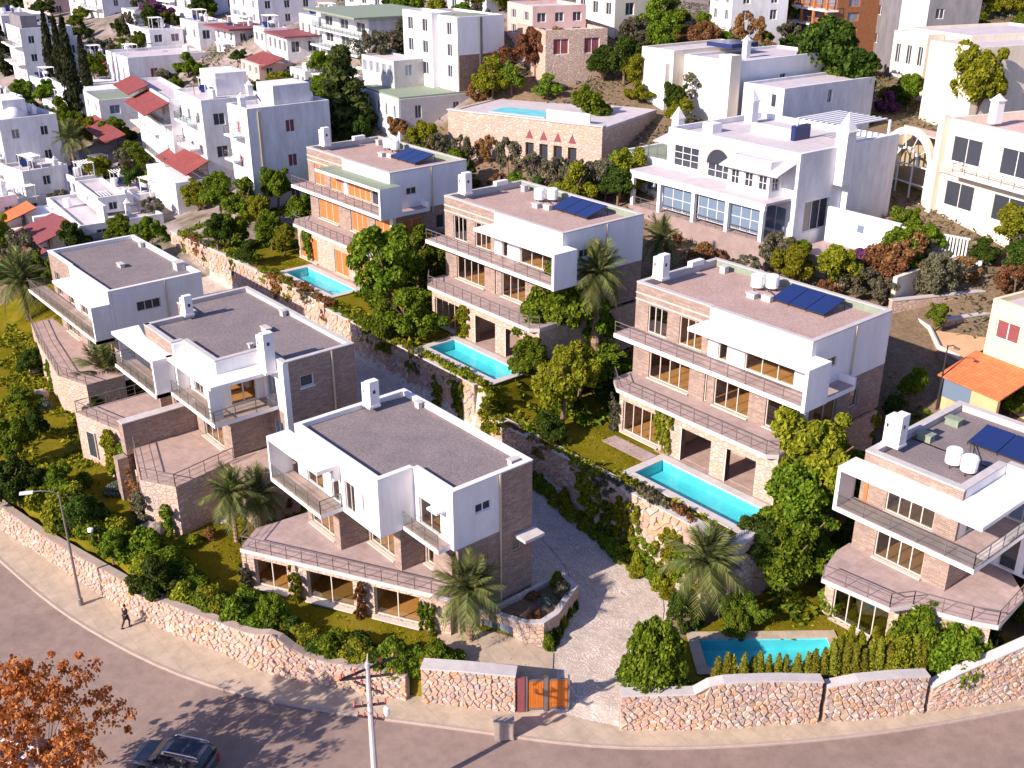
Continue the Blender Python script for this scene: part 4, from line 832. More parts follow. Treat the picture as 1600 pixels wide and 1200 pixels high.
deck('garden_step', 10.0, 14.3, 50.8, 52.2, 6.4, 'terrace', 'grey paved patch left of the long pool')
# ------------------------------------------------------------------ gate, boxes, lamp, pole
gx, gy = 24.78 - 22.98, 33.95 - 31.5; ga = math.atan2(gy, gx); gL = math.hypot(gx, gy)
r = thing('garden_gate', 'orange wooden gate with two framed panels at the driveway entrance', 'gate', (22.98, 31.5, .1), ga)
for x, w, mt in ((-.02, .42, 'maroon'), (.46, .1, 'rail'), (1.52, .24, 'rail'), (2.92, .1, 'rail')): MB().box(x, x + w, -.12, .12, -.2, 2.45).build('gate_post', M[mt], r)
for x0, x1 in ((.6, 1.5), (1.78, 2.9)):
    f = MB().box(x0, x1, -.03, .0, .25, 2.2).build('gate_leaf', M['gatewood'], r); k = 6; w = (x1 - x0) / k
    for i in range(k): MB().box(x0 + i * w + .008, x0 + (i + 1) * w - .008, -.055, -.031, .27, 2.18).build('board', M['gatewood'], f)
    MB().box(x0, x1, -.06, .02, .12, .245).build('gate_rail', M['rail'], r); MB().box(x0, x1, -.06, .02, 2.205, 2.3).build('gate_rail', M['rail'], r)
x, y, z = at(787, 1150, .13); r = thing('utility_box', 'cream utility cabinet on the pavement beside the gate wall', 'utility cabinet', (x, y, .13), ga)
MB().box(-.55, .55, -.3, .3, -.05, 1.15).build('cabinet', M['kerbstone'], r); MB().box(-.6, .6, -.35, .35, 1.152, 1.22).build('lid', M['kerbstone'], r)
for x0 in (-.5, .03): MB().box(x0, x0 + .47, -.325, -.303, .1, 1.05).build('door', M['kerbstone'], r)
x, y, z = at(127, 945, .13); r = thing('street_lamp', 'tall thin street lamp on the pavement with a short arm leaning over the road', 'street lamp', (x, y, .13))
MB().lathe([(.16, -.05), (.16, .5), (.1, .55), (.055, 8.6)], n=10).build('pole', M['rail'], r, smooth=False)
MB().tube([(0, 0, 8.5), (-.15, -.3, 8.85), (-.45, -.9, 8.98), (-.7, -1.35, 8.98)], .04, n=6).build('arm', M['rail'], r)
m = MB(); m.obox((-.85, -1.7, 8.95), (.26, .8, .12), -.46); o = m.build('lamp_head', M['tank'], r); MB().obox((-.85, -1.7, 8.88), (.2, .6, .02), -.46).build('lens', M['darkglass'], o)
# utility pole in the foreground
px0, py0, _z = at(573, 1040, 9.4); bx, by = px0 + .05, py0
r = thing('utility_pole', 'pale concrete utility pole with crossarms and insulators in front of the wall', 'utility pole', (bx, by, 0))
M['polec'] = mottled('pale_pole_concrete', c3(.52, .46, .44), c3(.6, .54, .52), 2, .8, .1); M['ceramic'] = NT('brown_ceramic').fin((.35, .12, .09), .3, .5); M['redtape'] = NT('red_insulator').fin((.55, .08, .06), .4, .4)
MB().lathe([(.2, -.1), (.12, 9.6)], n=10).build('pole', M['polec'], r)
MB().tube([(0, 0, 9.5), (.1, .0, 10.2)], .05, .03, 6).build('pole_tip', M['polec'], r)
arms = [(9.25, 1.5, R(85)), (8.75, 1.25, R(60)), (8.1, .9, R(20)), (7.0, .8, R(60)), (6.2, .7, R(40))]
for i, (z, w, a) in enumerate(arms):
    c_, s_ = math.cos(a), math.sin(a); o = MB().obox((0, 0, z), (2 * w, .09, .11), a).build('crossarm', M['dark'], r)
    for k in (-1, -.5, .5, 1):
        MB().lathe([(.02, 0), (.07, .05), (.04, .1), (.08, .16), (.04, .22), (.02, .28)], (c_ * w * k * .95, s_ * w * k * .95, z + .05), 8).build('insulator', M['redtape' if (i + int(k * 2)) % 2 else 'ceramic'], o)
m = MB(); m.lathe([(.02, 6.4), (.13, 6.4), (.15, 6.5), (.15, 6.85), (.02, 6.9)], (.55, .6, 0), 10); m.build('transformer', M['tank'], r)
for k in range(5): MB().tube([(0, 0, 9.0 - k * .5), (.4 * math.cos(k * 1.7), .4 * math.sin(k * 1.7), 8.5 - k * .5), (.1, .1, 7.9 - k * .55)], .014, n=4).build('cable', M['dark'], r)
MB().tube([(-.5, .1, 9.3), (-.75, -.15, 8.9), (-.9, -.3, 8.6)], .04, n=6).build('lamp_bracket', M['rail'], r)
# ------------------------------------------------------------------ plants
def foliage(name, dark, mid, light, transl=.3):
    t = NT(name); ge = t.new('ShaderNodeNewGeometry'); oi = t.new('ShaderNodeObjectInfo')
    col = t.ramp(ge.outputs['Random Per Island'], [(.0, dark + (1,)), (.45, mid + (1,)), (1., light + (1,))])
    hs = t.new('ShaderNodeHueSaturation'); mr = t.new('ShaderNodeMapRange'); mr.inputs[3].default_value = .485; mr.inputs[4].default_value = .515; t.ln(oi.outputs['Random'], mr.inputs[0]); t.ln(mr.outputs[0], hs.inputs['Hue'])
    mr2 = t.new('ShaderNodeMapRange'); mr2.inputs[3].default_value = .78; mr2.inputs[4].default_value = 1.2; t.ln(oi.outputs['Random'], mr2.inputs[0]); t.ln(mr2.outputs[0], hs.inputs['Value']); t.ln(col, hs.inputs['Color'])
    tr = t.new('ShaderNodeBsdfTranslucent'); t.ln(hs.outputs[0], tr.inputs[0]); mx = t.new('ShaderNodeMixShader'); mx.inputs[0].default_value = transl
    t.fin(hs.outputs[0], .7, .08); t.ln(t.b.outputs[0], mx.inputs[1]); t.ln(tr.outputs[0], mx.inputs[2]); t.ln(mx.outputs[0], t.out.inputs[0]); return t.mat
F_ = {
 'green': foliage('green_leaves', (.045, .078, .006), (.105, .165, .010), (.22, .27, .02)),
 'yellow': foliage('yellow_green_leaves', (.09, .105, .008), (.195, .21, .012), (.33, .32, .025)),
 'dark': foliage('dark_green_leaves', (.018, .038, .006), (.045, .082, .010), (.10, .14, .018)),
 'bright': foliage('bright_green_leaves', (.06, .10, .01), (.13, .20, .015), (.24, .30, .03)),
 'olive': foliage('grey_olive_leaves', (.06, .06, .035), (.13, .125, .07), (.23, .21, .13)),
 'rust': foliage('rust_brown_leaves', (.12, .055, .02), (.24, .11, .04), (.34, .18, .08)),
 'orange': foliage('orange_autumn_leaves', (.25, .07, .02), (.46, .15, .04), (.62, .27, .08)),
 'purple': foliage('purple_blossom', (.07, .02, .07), (.17, .05, .14), (.30, .12, .24)),
 'cypress': foliage('cypress_needles', (.014, .018, .008), (.03, .037, .014), (.06, .06, .022)),
 'pine': foliage('pine_needles', (.02, .04, .012), (.06, .095, .02), (.13, .15, .035)),
 'hedge': foliage('hedge_needles', (.09, .10, .010), (.19, .19, .018), (.30, .27, .03)),
 'palm': foliage('palm_leaflets', (.05, .07, .02), (.12, .145, .04), (.25, .25, .09), .25),
 'agave': foliage('blue_grey_succulent', (.07, .10, .08), (.13, .17, .13), (.22, .26, .2), .1),
}
M['bark'] = mottled('brown_bark', c3(.16, .10, .065), c3(.26, .18, .12), 3, .95, .6, .1, 16, .03)
M['palmbark'] = mottled('palm_trunk_bark', c3(.22, .14, .09), c3(.36, .25, .17), 3, .95, .8, .1, 12, .06)
M['palebark'] = mottled('pale_bark', c3(.40, .31, .25), c3(.5, .4, .33), 3, .95, .5, .1, 16, .03)
def leaf_cloud(seed, clumps, n_per, size, up=.35, aspect=1.5, shell=.5, zs=1.0):
    rg = np.random.default_rng(seed); V = []
    clumps = [(a_, b_, c_ * zs, d_, e_ * zs) for a_, b_, c_, d_, e_ in clumps]
    for (cx_, cy_, cz_, rx, rz_) in clumps:
        n = int(n_per); d = rg.normal(size=(n, 3)); d /= np.linalg.norm(d, axis=1)[:, None]; d[:, 2] = np.abs(d[:, 2]) * np.where(rg.random(n) < .75, 1, -1)
        rad = shell + (1 - shell) * rg.random(n) ** .6; p = d * rad[:, None] * np.array([rx, rx, rz_]) + np.array([cx_, cy_, cz_])
        nr = d * .6 + rg.normal(size=(n, 3)) * .55 + np.array([0, 0, up]); nr /= np.linalg.norm(nr, axis=1)[:, None]
        a = np.cross(nr, rg.normal(size=(n, 3))); a /= np.linalg.norm(a, axis=1)[:, None]; b = np.cross(nr, a)
        s_ = size * (.6 + .8 * rg.random(n))[:, None]; a = a * s_ * aspect * .5; b = b * s_ * .5
        V.append(np.stack([p - a, p - b * .9 + a * .1, p + a, p + b * .9 + a * .1], 1).reshape(-1, 3))
    V = np.concatenate(V); V[:, 2] /= zs; return V
def cloud_mesh(name, V, mat):
    me = bpy.data.meshes.new(name); n = len(V) // 4; me.vertices.add(len(V)); me.vertices.foreach_set('co', V.ravel().astype(np.float32)); me.loops.add(4 * n); me.polygons.add(n)
    me.loops.foreach_set('vertex_index', np.arange(4 * n, dtype=np.int32)); me.polygons.foreach_set('loop_start', np.arange(0, 4 * n, 4, dtype=np.int32)); me.polygons.foreach_set('loop_total', np.full(n, 4, np.int32))
    me.materials.append(mat); me.update(calc_edges=True); return me
def dome(seed, n, rr=(.22, .4), squash=.5, inner=.55, low=.0):
    rg = random.Random(seed); out = []
    for i in range(n):
        a = rg.uniform(0, 2 * math.pi); h = rg.uniform(low, 1) ; r = math.sqrt(max(0, 1 - (2 * h - 1) ** 2)) if low == 0 else math.sqrt(max(0, 1 - h * h)); q = rg.uniform(*rr); k = rg.uniform(inner, 1) * max(0, 1 - q)
        out.append((math.cos(a) * r * k * 1.05, math.sin(a) * r * k * 1.05, .5 + (h - .5) * (1 - q * .9) if low == 0 else h * (1 - q), q * rg.uniform(.8, 1.1), q * squash * rg.uniform(.8, 1.2)))
    return out
C_ = {}
def lobes(seed, nl=6, per=8):
    rg = random.Random(seed); out = []
    for i in range(nl):
        a = i * 6.283 / nl + rg.uniform(-.5, .5); q = rg.uniform(.15, .62); hz = rg.uniform(.26, .74); R_ = rg.uniform(.3, .5)
        if i == 0: q, hz = rg.uniform(0, .2), .68
        for k in range(per):
            b = rg.uniform(0, 6.283); e = math.asin(rg.uniform(-.6, 1)); s_ = rg.uniform(.1, .24); d = R_ * rg.uniform(.55, 1.05)
            out.append((math.cos(a) * q + math.cos(b) * math.cos(e) * d, math.sin(a) * q + math.sin(b) * math.cos(e) * d, min(.95, max(.03, hz + math.sin(e) * d * .62)), s_, s_ * rg.uniform(.4, .65)))
        out.append((math.cos(a) * q, math.sin(a) * q, hz, R_ * .8, R_ * .5))
    return out
C_['broad'] = [cloud_mesh('broad_crown', leaf_cloud(20 + i, lobes(i), 330, .062, zs=1.5), F_['green']) for i in range(6)]
C_['bush'] = [cloud_mesh('bush_leaves', leaf_cloud(30 + i, dome(130 + i, 34, (.16, .36), .7, .6, .02) + [(0, 0, .35, .75, .4)], 300, .062, zs=1.2), F_['green']) for i in range(3)]
C_['loose'] = [cloud_mesh('loose_crown', leaf_cloud(40 + i, dome(50 + i, 30, (.13, .27), .6, .6), 190, .062, zs=1.4), F_['olive']) for i in range(3)]
C_['shrub'] = [cloud_mesh('shrub_leaves', leaf_cloud(60 + i, dome(70 + i, 15, (.28, .48), .6, .4, .02), 240, .115, zs=1.3), F_['green']) for i in range(4)]
C_['hedge'] = [cloud_mesh('hedge_leaves', leaf_cloud(80 + i, [(0, 0, .12 + .8 * k / 9, .95 * (1 - k / 11) * .9, .16) for k in range(10)], 190, .2, .5, 1.8, .35, zs=3.6), F_['hedge']) for i in range(2)]
def _cy(s):
    rg = random.Random(s); return [(rg.uniform(-.35, .35) * (1 - k / 26), rg.uniform(-.35, .35) * (1 - k / 26), .03 + .93 * k / 25, (.75 if k > 2 else .5) * (1 - (k / 26) ** 2.2) + .08, .055) for k in range(26)]
C_['cypress'] = [cloud_mesh('cypress_crown', leaf_cloud(90 + i, _cy(i), 170, .24, .6, 1.8, .4, zs=5), F_['cypress']) for i in range(2)]
def _pi(s):
    rg = random.Random(s); out = []
    for k in range(8):
        z = .08 + .84 * k / 7; r = (1 - k / 8.6) ** .8
        for j in range(max(2, 8 - k)):
            a = j * 2 * math.pi / max(2, 8 - k) + k + rg.uniform(-.3, .3); q = r * rg.uniform(.45, .8); out.append((math.cos(a) * q, math.sin(a) * q, z + rg.uniform(-.03, .03), r * .36 + .07, .07))
    return out
C_['pine'] = [cloud_mesh('pine_crown', leaf_cloud(95 + i, _pi(i), 190, .1, .4, 2.2, .25, zs=2.2), F_['pine']) for i in range(2)]
def _au(s):
    rg = random.Random(s); out = []
    for k in range(330):
        a = rg.uniform(0, 6.283); h = rg.uniform(.03, 1); r = math.sqrt(max(.05, 1 - (2 * h - 1) ** 2)) * rg.uniform(.25, 1.05); q = rg.uniform(.04, .13); out.append((math.cos(a) * r, math.sin(a) * r, h, q, q * .6))
    return out
C_['autumn'] = [cloud_mesh('autumn_crown', leaf_cloud(110, _au(3), 44, .03, .3, 1.3, .1), F_['orange'])]
C_['wall'] = []
for i in range(3):
    rg = random.Random(200 + i); C_['wall'].append(cloud_mesh('climber_leaves', leaf_cloud(120 + i, [(rg.uniform(-.8, .8), rg.uniform(-.12, .05), rg.uniform(.03, 1) ** (.7 if i else 1.2), rg.uniform(.12, .3), rg.uniform(.04, .1)) for _ in range(30)], 90, .15, .2, zs=3), F_['green']))
C_['trail'] = []
for i in range(3):
    rg = random.Random(300 + i); L_ = []
    for k in range(22):
        z = -rg.random() ** 1.4; L_.append((rg.uniform(-1, 1) * (1 + z * .5), -.25 + rg.uniform(-.2, .5) * (1 + z), z + .12, rg.uniform(.16, .34), rg.uniform(.08, .16)))
    C_['trail'].append(cloud_mesh('trailing_leaves', leaf_cloud(130 + i, L_, 55, .14, .3), F_['yellow']))
def trunk_mesh(seed, nb, lean=.12):
    rg = random.Random(seed); m = MB(); a = rg.uniform(0, 6.28); top = (lean * math.cos(a), lean * math.sin(a), .62)
    m.tube([(0, 0, -.05), (top[0] * .3, top[1] * .3, .3), top], .05, .032, 7)
    for i in range(nb):
        b = i * 6.283 / nb + rg.uniform(-.4, .4); z = rg.uniform(.36, .62); f = z / .62; r = rg.uniform(.25, .45)
        s_ = (top[0] * f, top[1] * f, z); m.tube([s_, (s_[0] + math.cos(b) * r * .5, s_[1] + math.sin(b) * r * .5, z + .16), (s_[0] + math.cos(b) * r, s_[1] + math.sin(b) * r, z + .36)], .024, .007, 5)
    return m.mesh('trunk', [M['bark']])
TR = [trunk_mesh(i, 5) for i in range(3)]
TS = MB().tube([(0, 0, -.05), (.0, .01, .4), (0, 0, .85)], .035, .008, 7).mesh('trunk', [M['bark']])
_cnt = [0]
def plant(kind, p, r, h, label, name='tree', cat='tree', group=None, mat='green', bark='bark', clear=.28):
    """p: foot; r: crown radius; h: height; clear: share of the height below the crown"""
    k = _cnt[0]; _cnt[0] += 1; a = (k * 2.399) % 6.283; me = C_[kind][k % len(C_[kind])]
    if kind in ('shrub', 'hedge', 'wall', 'trail', 'bush'):
        o = inst(name, me, None, p, (0, 0, a if kind in ('shrub', 'hedge', 'bush') else 0), (r, r if kind != 'wall' else 1.0, h), [F_[mat]]); return props(o, label, cat, group)
    root = thing(name, label, cat, p, 0, group)
    inst('trunk', TR[k % 3] if kind not in ('cypress', 'pine') else TS, root, (0, 0, 0), (0, 0, a), (min(h * .75, r * 1.25),) * 2 + (h * .92,), [M[bark]])
    inst('crown', me, root, (0, 0, h * clear), (0, 0, a), (r, r, h * (1 - clear)), [F_[mat]]); return root
def px_plant(kind, px, py, rp, hp, label, **k):
    p = gp(px, py); s_ = depth(*p) / FPX; plant(kind, (p[0], p[1], p[2] - .05), rp * s_, hp * s_ * 1.1, label, **k)
# palms: every frond is a part
def frond_mesh(i, droop):
    m = MB(); n = 26; pts = []
    for k in range(n + 1):
        t_ = k / n; pts.append((t_ * (1 - .12 * droop * t_), 0, .38 * t_ - droop * t_ * t_))
    m.tube(pts[::3] + [pts[-1]], .014, .004, 4)
    rg = random.Random(i)
    for k in range(3, n):
        t_ = k / n; L_ = .34 * math.sin(math.pi * min(1, .12 + t_ * .95)) ** .6 * rg.uniform(.85, 1.1) + .03; p = pts[k]; q = pts[min(k + 1, n)]; dx, dz = q[0] - p[0], q[2] - p[2]; l = math.hypot(dx, dz) or 1; dx /= l; dz /= l
        for s_ in (-1, 1):
            e = (p[0] + dx * L_ * .75, s_ * L_ * .72, p[2] + dz * L_ * .75 - L_ * .28 + rg.uniform(-.02, .03)); w = .02
            m.add([(p[0] - dx * w, s_ * .008, p[2] - dz * w), (p[0] + dx * w, s_ * .008, p[2] + dz * w), e], [(0, 1, 2)])
    return m.mesh('frond', [F_['palm']])
FR = [frond_mesh(i, d) for i, d in enumerate((.15, .45, .8, 1.15))]
def palm_trunk():
    m = MB(); pr = []
    for k in range(26): pr += [(.16 + .05 * (k % 2) + (.07 if k > 22 else 0), k / 25)]
    m.lathe(pr, n=9); return m.mesh('trunk', [M['palmbark']])
PT = palm_trunk()
def palm(p, th, fl, label, n=30, thick=1.0, group=None):
    r = thing('palm_tree', label, 'palm', p, 0, group); inst('trunk', PT, r, (0, 0, -.1), (0, 0, 0), (thick, thick, th + .1)); rg = random.Random(int(p[0] * 100))
    for k in range(n):
        f = (k + .5) / n; pitch = R(68 - 92 * f + rg.uniform(-8, 8)); inst('frond', FR[min(3, int(f * 4))], r, (0, 0, th - .05), (0, -pitch, k * 2.399 + rg.uniform(-.2, .2)), fl * rg.uniform(.85, 1.1))
    return r
def px_palm(px, py, cy, fp, label, **k):
    """px, py: foot pixel, cy: pixel row of the crown centre, fp: frond length in pixels"""
    p = gp(px, py); s_ = depth(*p) / FPX; palm(p, (py - cy) * s_ * 1.1, fp * s_, label, **k)
MT = {'green': 'green', 'dark': 'dark green', 'yellow': 'yellow green', 'bright': 'bright green', 'olive': 'grey olive', 'rust': 'rust brown', 'agave': 'blue grey'}
def zone(x, Z):
    for lim, txt in Z:
        if x < lim: return txt
    return Z[-1][1]
# ------------------------------------------------------------------ planting of the villa gardens
palm((2.2, 57.5, 7.2), 9.0, 3.1, 'tall palm with a thick trunk between the two upper villas', thick=1.9, n=40)
px_palm(1097, 968, 875, 74, 'palm with drooping fronds left of the teal pool', thick=1.3, n=34)
px_palm(734, 1002, 918, 72, 'palm in front of the stone terrace beside the glass door of the planter', thick=1.3, n=34)
px_palm(370, 848, 770, 55, 'palm with pale trunk on the lawn left of the front villa', thick=.9)
px_palm(408, 826, 775, 52, 'shorter palm close to the balcony of the front villa', thick=.8)
px_palm(172, 628, 590, 66, 'low palm with long arching fronds left of the villa with the dark end wall', thick=1.2, n=34)
px_palm(45, 500, 445, 56, 'palm at the left edge below the leftmost villa', thick=1.1)
px_palm(122, 292, 225, 34, 'slim palm among the town gardens at the upper left', n=22)
px_palm(722, 325, 287, 34, 'small palm behind the chimney of the second upper villa', n=22)
px_palm(1030, 430, 380, 42, 'bushy palm just right of the tall palm', n=24)
px_palm(680, 400, 345, 34, 'small palm beside the villa with orange shutters', n=22)
T = lambda *a, **k: px_plant(*a, **k)
G1 = 'leafy trees between the upper villas'
for px, py, r, h, mt, lab in [
    (612, 500, 48, 125, 'green', 'large leafy tree covering the right end of the smallest pool'), (655, 455, 38, 95, 'green', 'leafy tree close to the wall of the second upper villa'),
    (575, 440, 30, 70, 'yellow', 'yellowish small tree at the edge of the smallest pool'), (690, 430, 26, 60, 'yellow', 'small tree between the shuttered villa and its right neighbour'),
    (640, 530, 36, 72, 'green', 'dark leafy tree in front of the second upper villa terrace'),
    (880, 560, 52, 130, 'green', 'big leafy tree left of the middle right villa'), (925, 560, 36, 90, 'green', 'leafy tree under the tall palm'), (950, 600, 34, 66, 'green', 'low spreading tree beside the left corner of the middle right villa'),
    (878, 668, 46, 122, 'yellow', 'sunlit yellow green tree in front of its taller neighbour left of the middle right villa'), (830, 600, 30, 58, 'green', 'bushy tree at the right end of the middle pool'),
    (905, 480, 30, 60, 'yellow', 'yellow green tree touching the wall of the second upper villa')]:
    T('broad', px, py, r * 1.5, h * 1.1, lab, name='broadleaf_tree', mat=mt, clear=.08)
for px, py, r, h, mt, lab in [
    (1265, 800, 58, 135, 'yellow', 'tall leafy tree at the right corner of the long pool villa'), (1232, 840, 44, 110, 'green', 'leafy tree beside the right end of the long pool'), (1300, 850, 46, 120, 'green', 'dark leafy tree against the right villa terrace'),
    (1225, 930, 54, 125, 'green', 'lower leafy tree above the teal pool'), (1290, 905, 34, 62, 'bright', 'small tree with bright leaves left of the right villa ground floor'), (1330, 870, 30, 60, 'green', 'leafy tree touching the left end of the right villa balcony'),
    (1345, 700, 24, 56, 'yellow', 'slim tree beside the chimney of the right villa'), (1180, 900, 34, 70, 'dark', 'dark leafy tree behind the drooping palm'), (1160, 975, 26, 48, 'bright', 'bright round shrub at the back edge of the teal pool')]:
    T('broad', px, py, r * 1.5, h * 1.1, lab, name='broadleaf_tree', mat=mt, clear=.08)
T('bush', 1022, 1075, 54 * 1.12, 128 * 1.02, 'dense round bush at the right of the driveway entrance', name='round_bush', cat='bush', mat='green', clear=.0)
T('bush', 985, 1070, 26 * 1.12, 60 * 1.02, 'smaller rounded bush against the dense round bush by the driveway', name='round_bush', cat='bush', mat='dark', clear=.0)
T('bush', 1070, 975, 30 * 1.12, 66 * 1.02, 'dark bush at the foot of the drooping palm', name='round_bush', cat='bush', mat='dark', clear=.0)
T('bush', 1150, 990, 22 * 1.12, 44 * 1.02, 'light green bush behind the far edge of the teal pool', name='round_bush', cat='bush', mat='bright', clear=.0)
T('shrub', 1290, 955, 30, 42, 'bright green shrub at the left corner of the right villa ground floor', name='shrub', cat='shrub', mat='bright')
for px, py, r, h, mt, lab in [(1430, 1030, 48, 95, 'green', 'big leafy bush in front of the right villa'), (1490, 1040, 52, 80, 'green', 'spreading leafy bush behind the rising wall at the right'), (1400, 1045, 34, 60, 'yellow', 'yellow green bush right of the hedge'), (1530, 1010, 30, 50, 'dark', 'dark leafy bush in front of the dark opening of the right villa'), (1590, 960, 30, 50, 'yellow', 'bush at the right edge beside the right villa terrace')]:
    T('bush', px, py, r * 1.2, h * 1.1, lab, name='leafy_bush', cat='bush', mat=mt, clear=.0)
for px, py, r, h, mt, lab in [(845, 560, 40, 96, 'green', 'leafy tree behind the right end of the middle pool'), (905, 625, 46, 92, 'green', 'wide green tree between the sunlit tree and the middle right villa'), (960, 640, 30, 50, 'dark', 'dark low tree at the left end of the middle right villa terrace'), (860, 690, 30, 46, 'dark', 'dark bush at the foot of the sunlit yellow green tree'), (600, 540, 30, 60, 'green', 'leafy tree right of the smallest pool steps'), (1265, 745, 40, 80, 'green', 'leafy tree touching the terrace corner of the long pool villa'), (1320, 800, 36, 80, 'dark', 'dark tree in the gap left of the right villa'), (1255, 870, 44, 84, 'green', 'leafy tree in the middle of the cluster left of the right villa')]:
    T('broad', px, py, r * 1.3, h, lab, name='broadleaf_tree', mat=mt, clear=.05)
# hedge of small conifers behind the right wall
def along(P, n, off, jit, seed):
    rg = random.Random(seed)
    for q in resample([Vector((x, y, 0)) for x, y in P], n):
        yield q.x - off * .75 + rg.uniform(-jit, jit), q.y + off * .66 + rg.uniform(-jit, jit), rg
for x, y, rg in along([(31.2, 39.6), (33.1, 42.6), (35.5, 46.2), (38.0, 50.6)], 26, 1.1, .15, 1):
    plant('hedge', (x, y, H(x, y)), rg.uniform(.5, .7), rg.uniform(1.9, 2.6), 'small conifer in the hedge before the teal pool, ' + zone(y, [(42.3, 'near the round bush end'), (45.8, 'in the middle of the hedge'), (99, 'towards the big leafy bush')]), name='hedge_conifer', cat='hedge plant', group='hedge conifers in front of the teal pool', mat='hedge')
for x, y, rg in along([(34.8, 45.6), (36.5, 48.4), (37.8, 51.0)], 14, 2.2, .25, 2):
    plant('hedge', (x, y, H(x, y)), rg.uniform(.55, .8), rg.uniform(1.8, 2.6), 'small conifer in the second row of the hedge at the right', name='hedge_conifer', cat='hedge plant', group='second row of hedge conifers', mat='yellow')
for x, y, rg in along([(28.4, 36.4), (30.6, 39.4)], 8, .6, .2, 3):
    plant('shrub', (x, y, H(x, y)), rg.uniform(.5, .8), rg.uniform(.7, 1.1), 'low shrub along the top of the wall beside the dense round bush', name='shrub', cat='shrub', group='low shrubs on the right wall', mat='green')
# dense bed behind the long pavement wall
for i in range(64):
    rg = random.Random(500 + i); x = -20 + i * .44 + rg.uniform(-.3, .3); y = float(np.interp(x, WALLX, WALLY)) + rg.uniform(1.25, 3.1); s_ = rg.uniform(1.0, 1.75); mt = rg.choice(('green', 'green', 'dark', 'yellow', 'bright'))
    plant('shrub', (x, y, H(x, y) - .1), s_, s_ * rg.uniform(1.0, 1.7), MT[mt] + ' shrub behind the pavement wall, ' + zone(x, [(-12, 'at the left photo edge'), (-5, 'left of the street lamp'), (-1, 'between street lamp and person'), (3, 'above the walking person'), (6, 'beside the lawn'), (99, 'where the wall peaks')]), name='shrub', cat='shrub', group='shrubs behind the long pavement wall', mat=mt)
for i in range(34):
    rg = random.Random(700 + i); x = 7.5 + i * .34 + rg.uniform(-.2, .2); y = float(np.interp(x, WALLX, WALLY)) + rg.uniform(1.1, 2.7); s_ = rg.uniform(.95, 1.45); mt = rg.choice(('green', 'green', 'dark', 'yellow'))
    plant('shrub', (x, y, H(x, y) - .1), s_, s_ * rg.uniform(1.0, 1.5), MT[mt] + ' shrub below the slanted terrace, ' + zone(x, [(11, 'under its first window'), (14.5, 'under its middle window'), (17.2, 'under its last window'), (99, 'close to the front palm')]), name='shrub', cat='shrub', group='hedge shrubs below the slanted terrace', mat=mt)
T('bush', 618, 1045, 32 * 1.12, 56 * 1.02, 'bright green round shrub behind the utility pole', name='round_bush', cat='bush', mat='bright', clear=0)
T('bush', 430, 985, 30 * 1.12, 66 * 1.02, 'leafy bush at the left end of the slanted terrace', name='round_bush', cat='bush', mat='green', clear=0)
for px, py, r, h, mt, lab in [(30, 730, 34, 75, 'green', 'leafy tree at the left edge of the lower garden'), (30, 790, 36, 80, 'dark', 'dark tree by the pavement wall at the left edge'), (140, 840, 36, 78, 'dark', 'dark leafy tree right of the street lamp'), (180, 895, 24, 50, 'green', 'bush beside the low garden lamp'),
    (250, 930, 44, 66, 'dark', 'broad dark bush at the edge of the left lawn'), (95, 780, 26, 50, 'green', 'small tree left of the street lamp'), (60, 690, 24, 46, 'dark', 'dark bush on the left lawn'), (40, 640, 30, 40, 'green', 'bush at the far left of the lawn'), (50, 590, 28, 46, 'dark', 'dark shrub below the terrace of the leftmost villa'),
    (290, 800, 40, 70, 'dark', 'dark tree in the shade of the right stepped terrace'), (330, 790, 26, 50, 'green', 'bush behind the left lawn palm'), (450, 800, 20, 34, 'rust', 'rust coloured shrub under the white balcony frame'), (150, 650, 26, 44, 'dark', 'dark bush under the arching palm'), (220, 620, 26, 50, 'dark', 'dark bush beneath the left canopy of the villa with dark end wall')]:
    T('broad', px, py, r * 1.15, h, lab, name='leafy_bush', cat='bush', mat=mt, clear=.03)
for px, py, r, h, mt, lab in [(245, 825, 26, 26, 'agave', 'grey blue succulent mound beside the flat boulder'), (230, 790, 22, 26, 'bright', 'bright clump left of the right stepped terrace'), (130, 760, 20, 26, 'green', 'low clump on the left lawn'), (70, 640, 18, 20, 'agave', 'grey succulent beside the pale boulder'), (180, 770, 22, 20, 'agave', 'grey succulent at the foot of the brown stone fin'), (300, 850, 26, 18, 'yellow', 'yellow low clump at the middle of the lawn'), (330, 840, 16, 20, 'rust', 'rust clump near the lawn palm')]:
    T('shrub', px, py, r, h, lab, name='shrub', cat='shrub', mat=mt)
# climbers on terraces and walls
def climber(x, y, z, w, h, label, mat='green', turn=0):
    r = thing('climber', label, 'climbing plant', (x, y, z), turn)
    k = _cnt[0]; _cnt[0] += 1
    inst('foliage', C_['wall'][k % 3], r, (0, -.15, 0), (0, 0, 0), (w, 1.0, h), [F_[mat]])
    m = MB(); rg = random.Random(k)
    for i in range(3): m.tube([(rg.uniform(-.3, .3) * w, -.06, 0), (rg.uniform(-.4, .4) * w, -.08, h * .5), (rg.uniform(-.6, .6) * w, -.06, h * .95)], .025, .01, 4)
    m.build('stem', M['bark'], r)
rz = math.atan2(7.25, 13.25)
for u, w, h, lab, mt in [(4.15, .5, 2.7, 'climber between the first and second windows of the slanted terrace', 'yellow'), (8.95, .4, 2.8, 'red stemmed climber between the second and third windows of the slanted terrace', 'rust'), (13.6, .6, 2.4, 'climber at the right end of the slanted terrace wall', 'green'), (.3, .5, 2.0, 'climber at the left corner of the slanted terrace', 'olive')]:
    climber(3.25 + u * math.cos(rz) + .1, 24.22 + u * math.sin(rz) - .05, 1.5, w, h, lab, mt, rz)
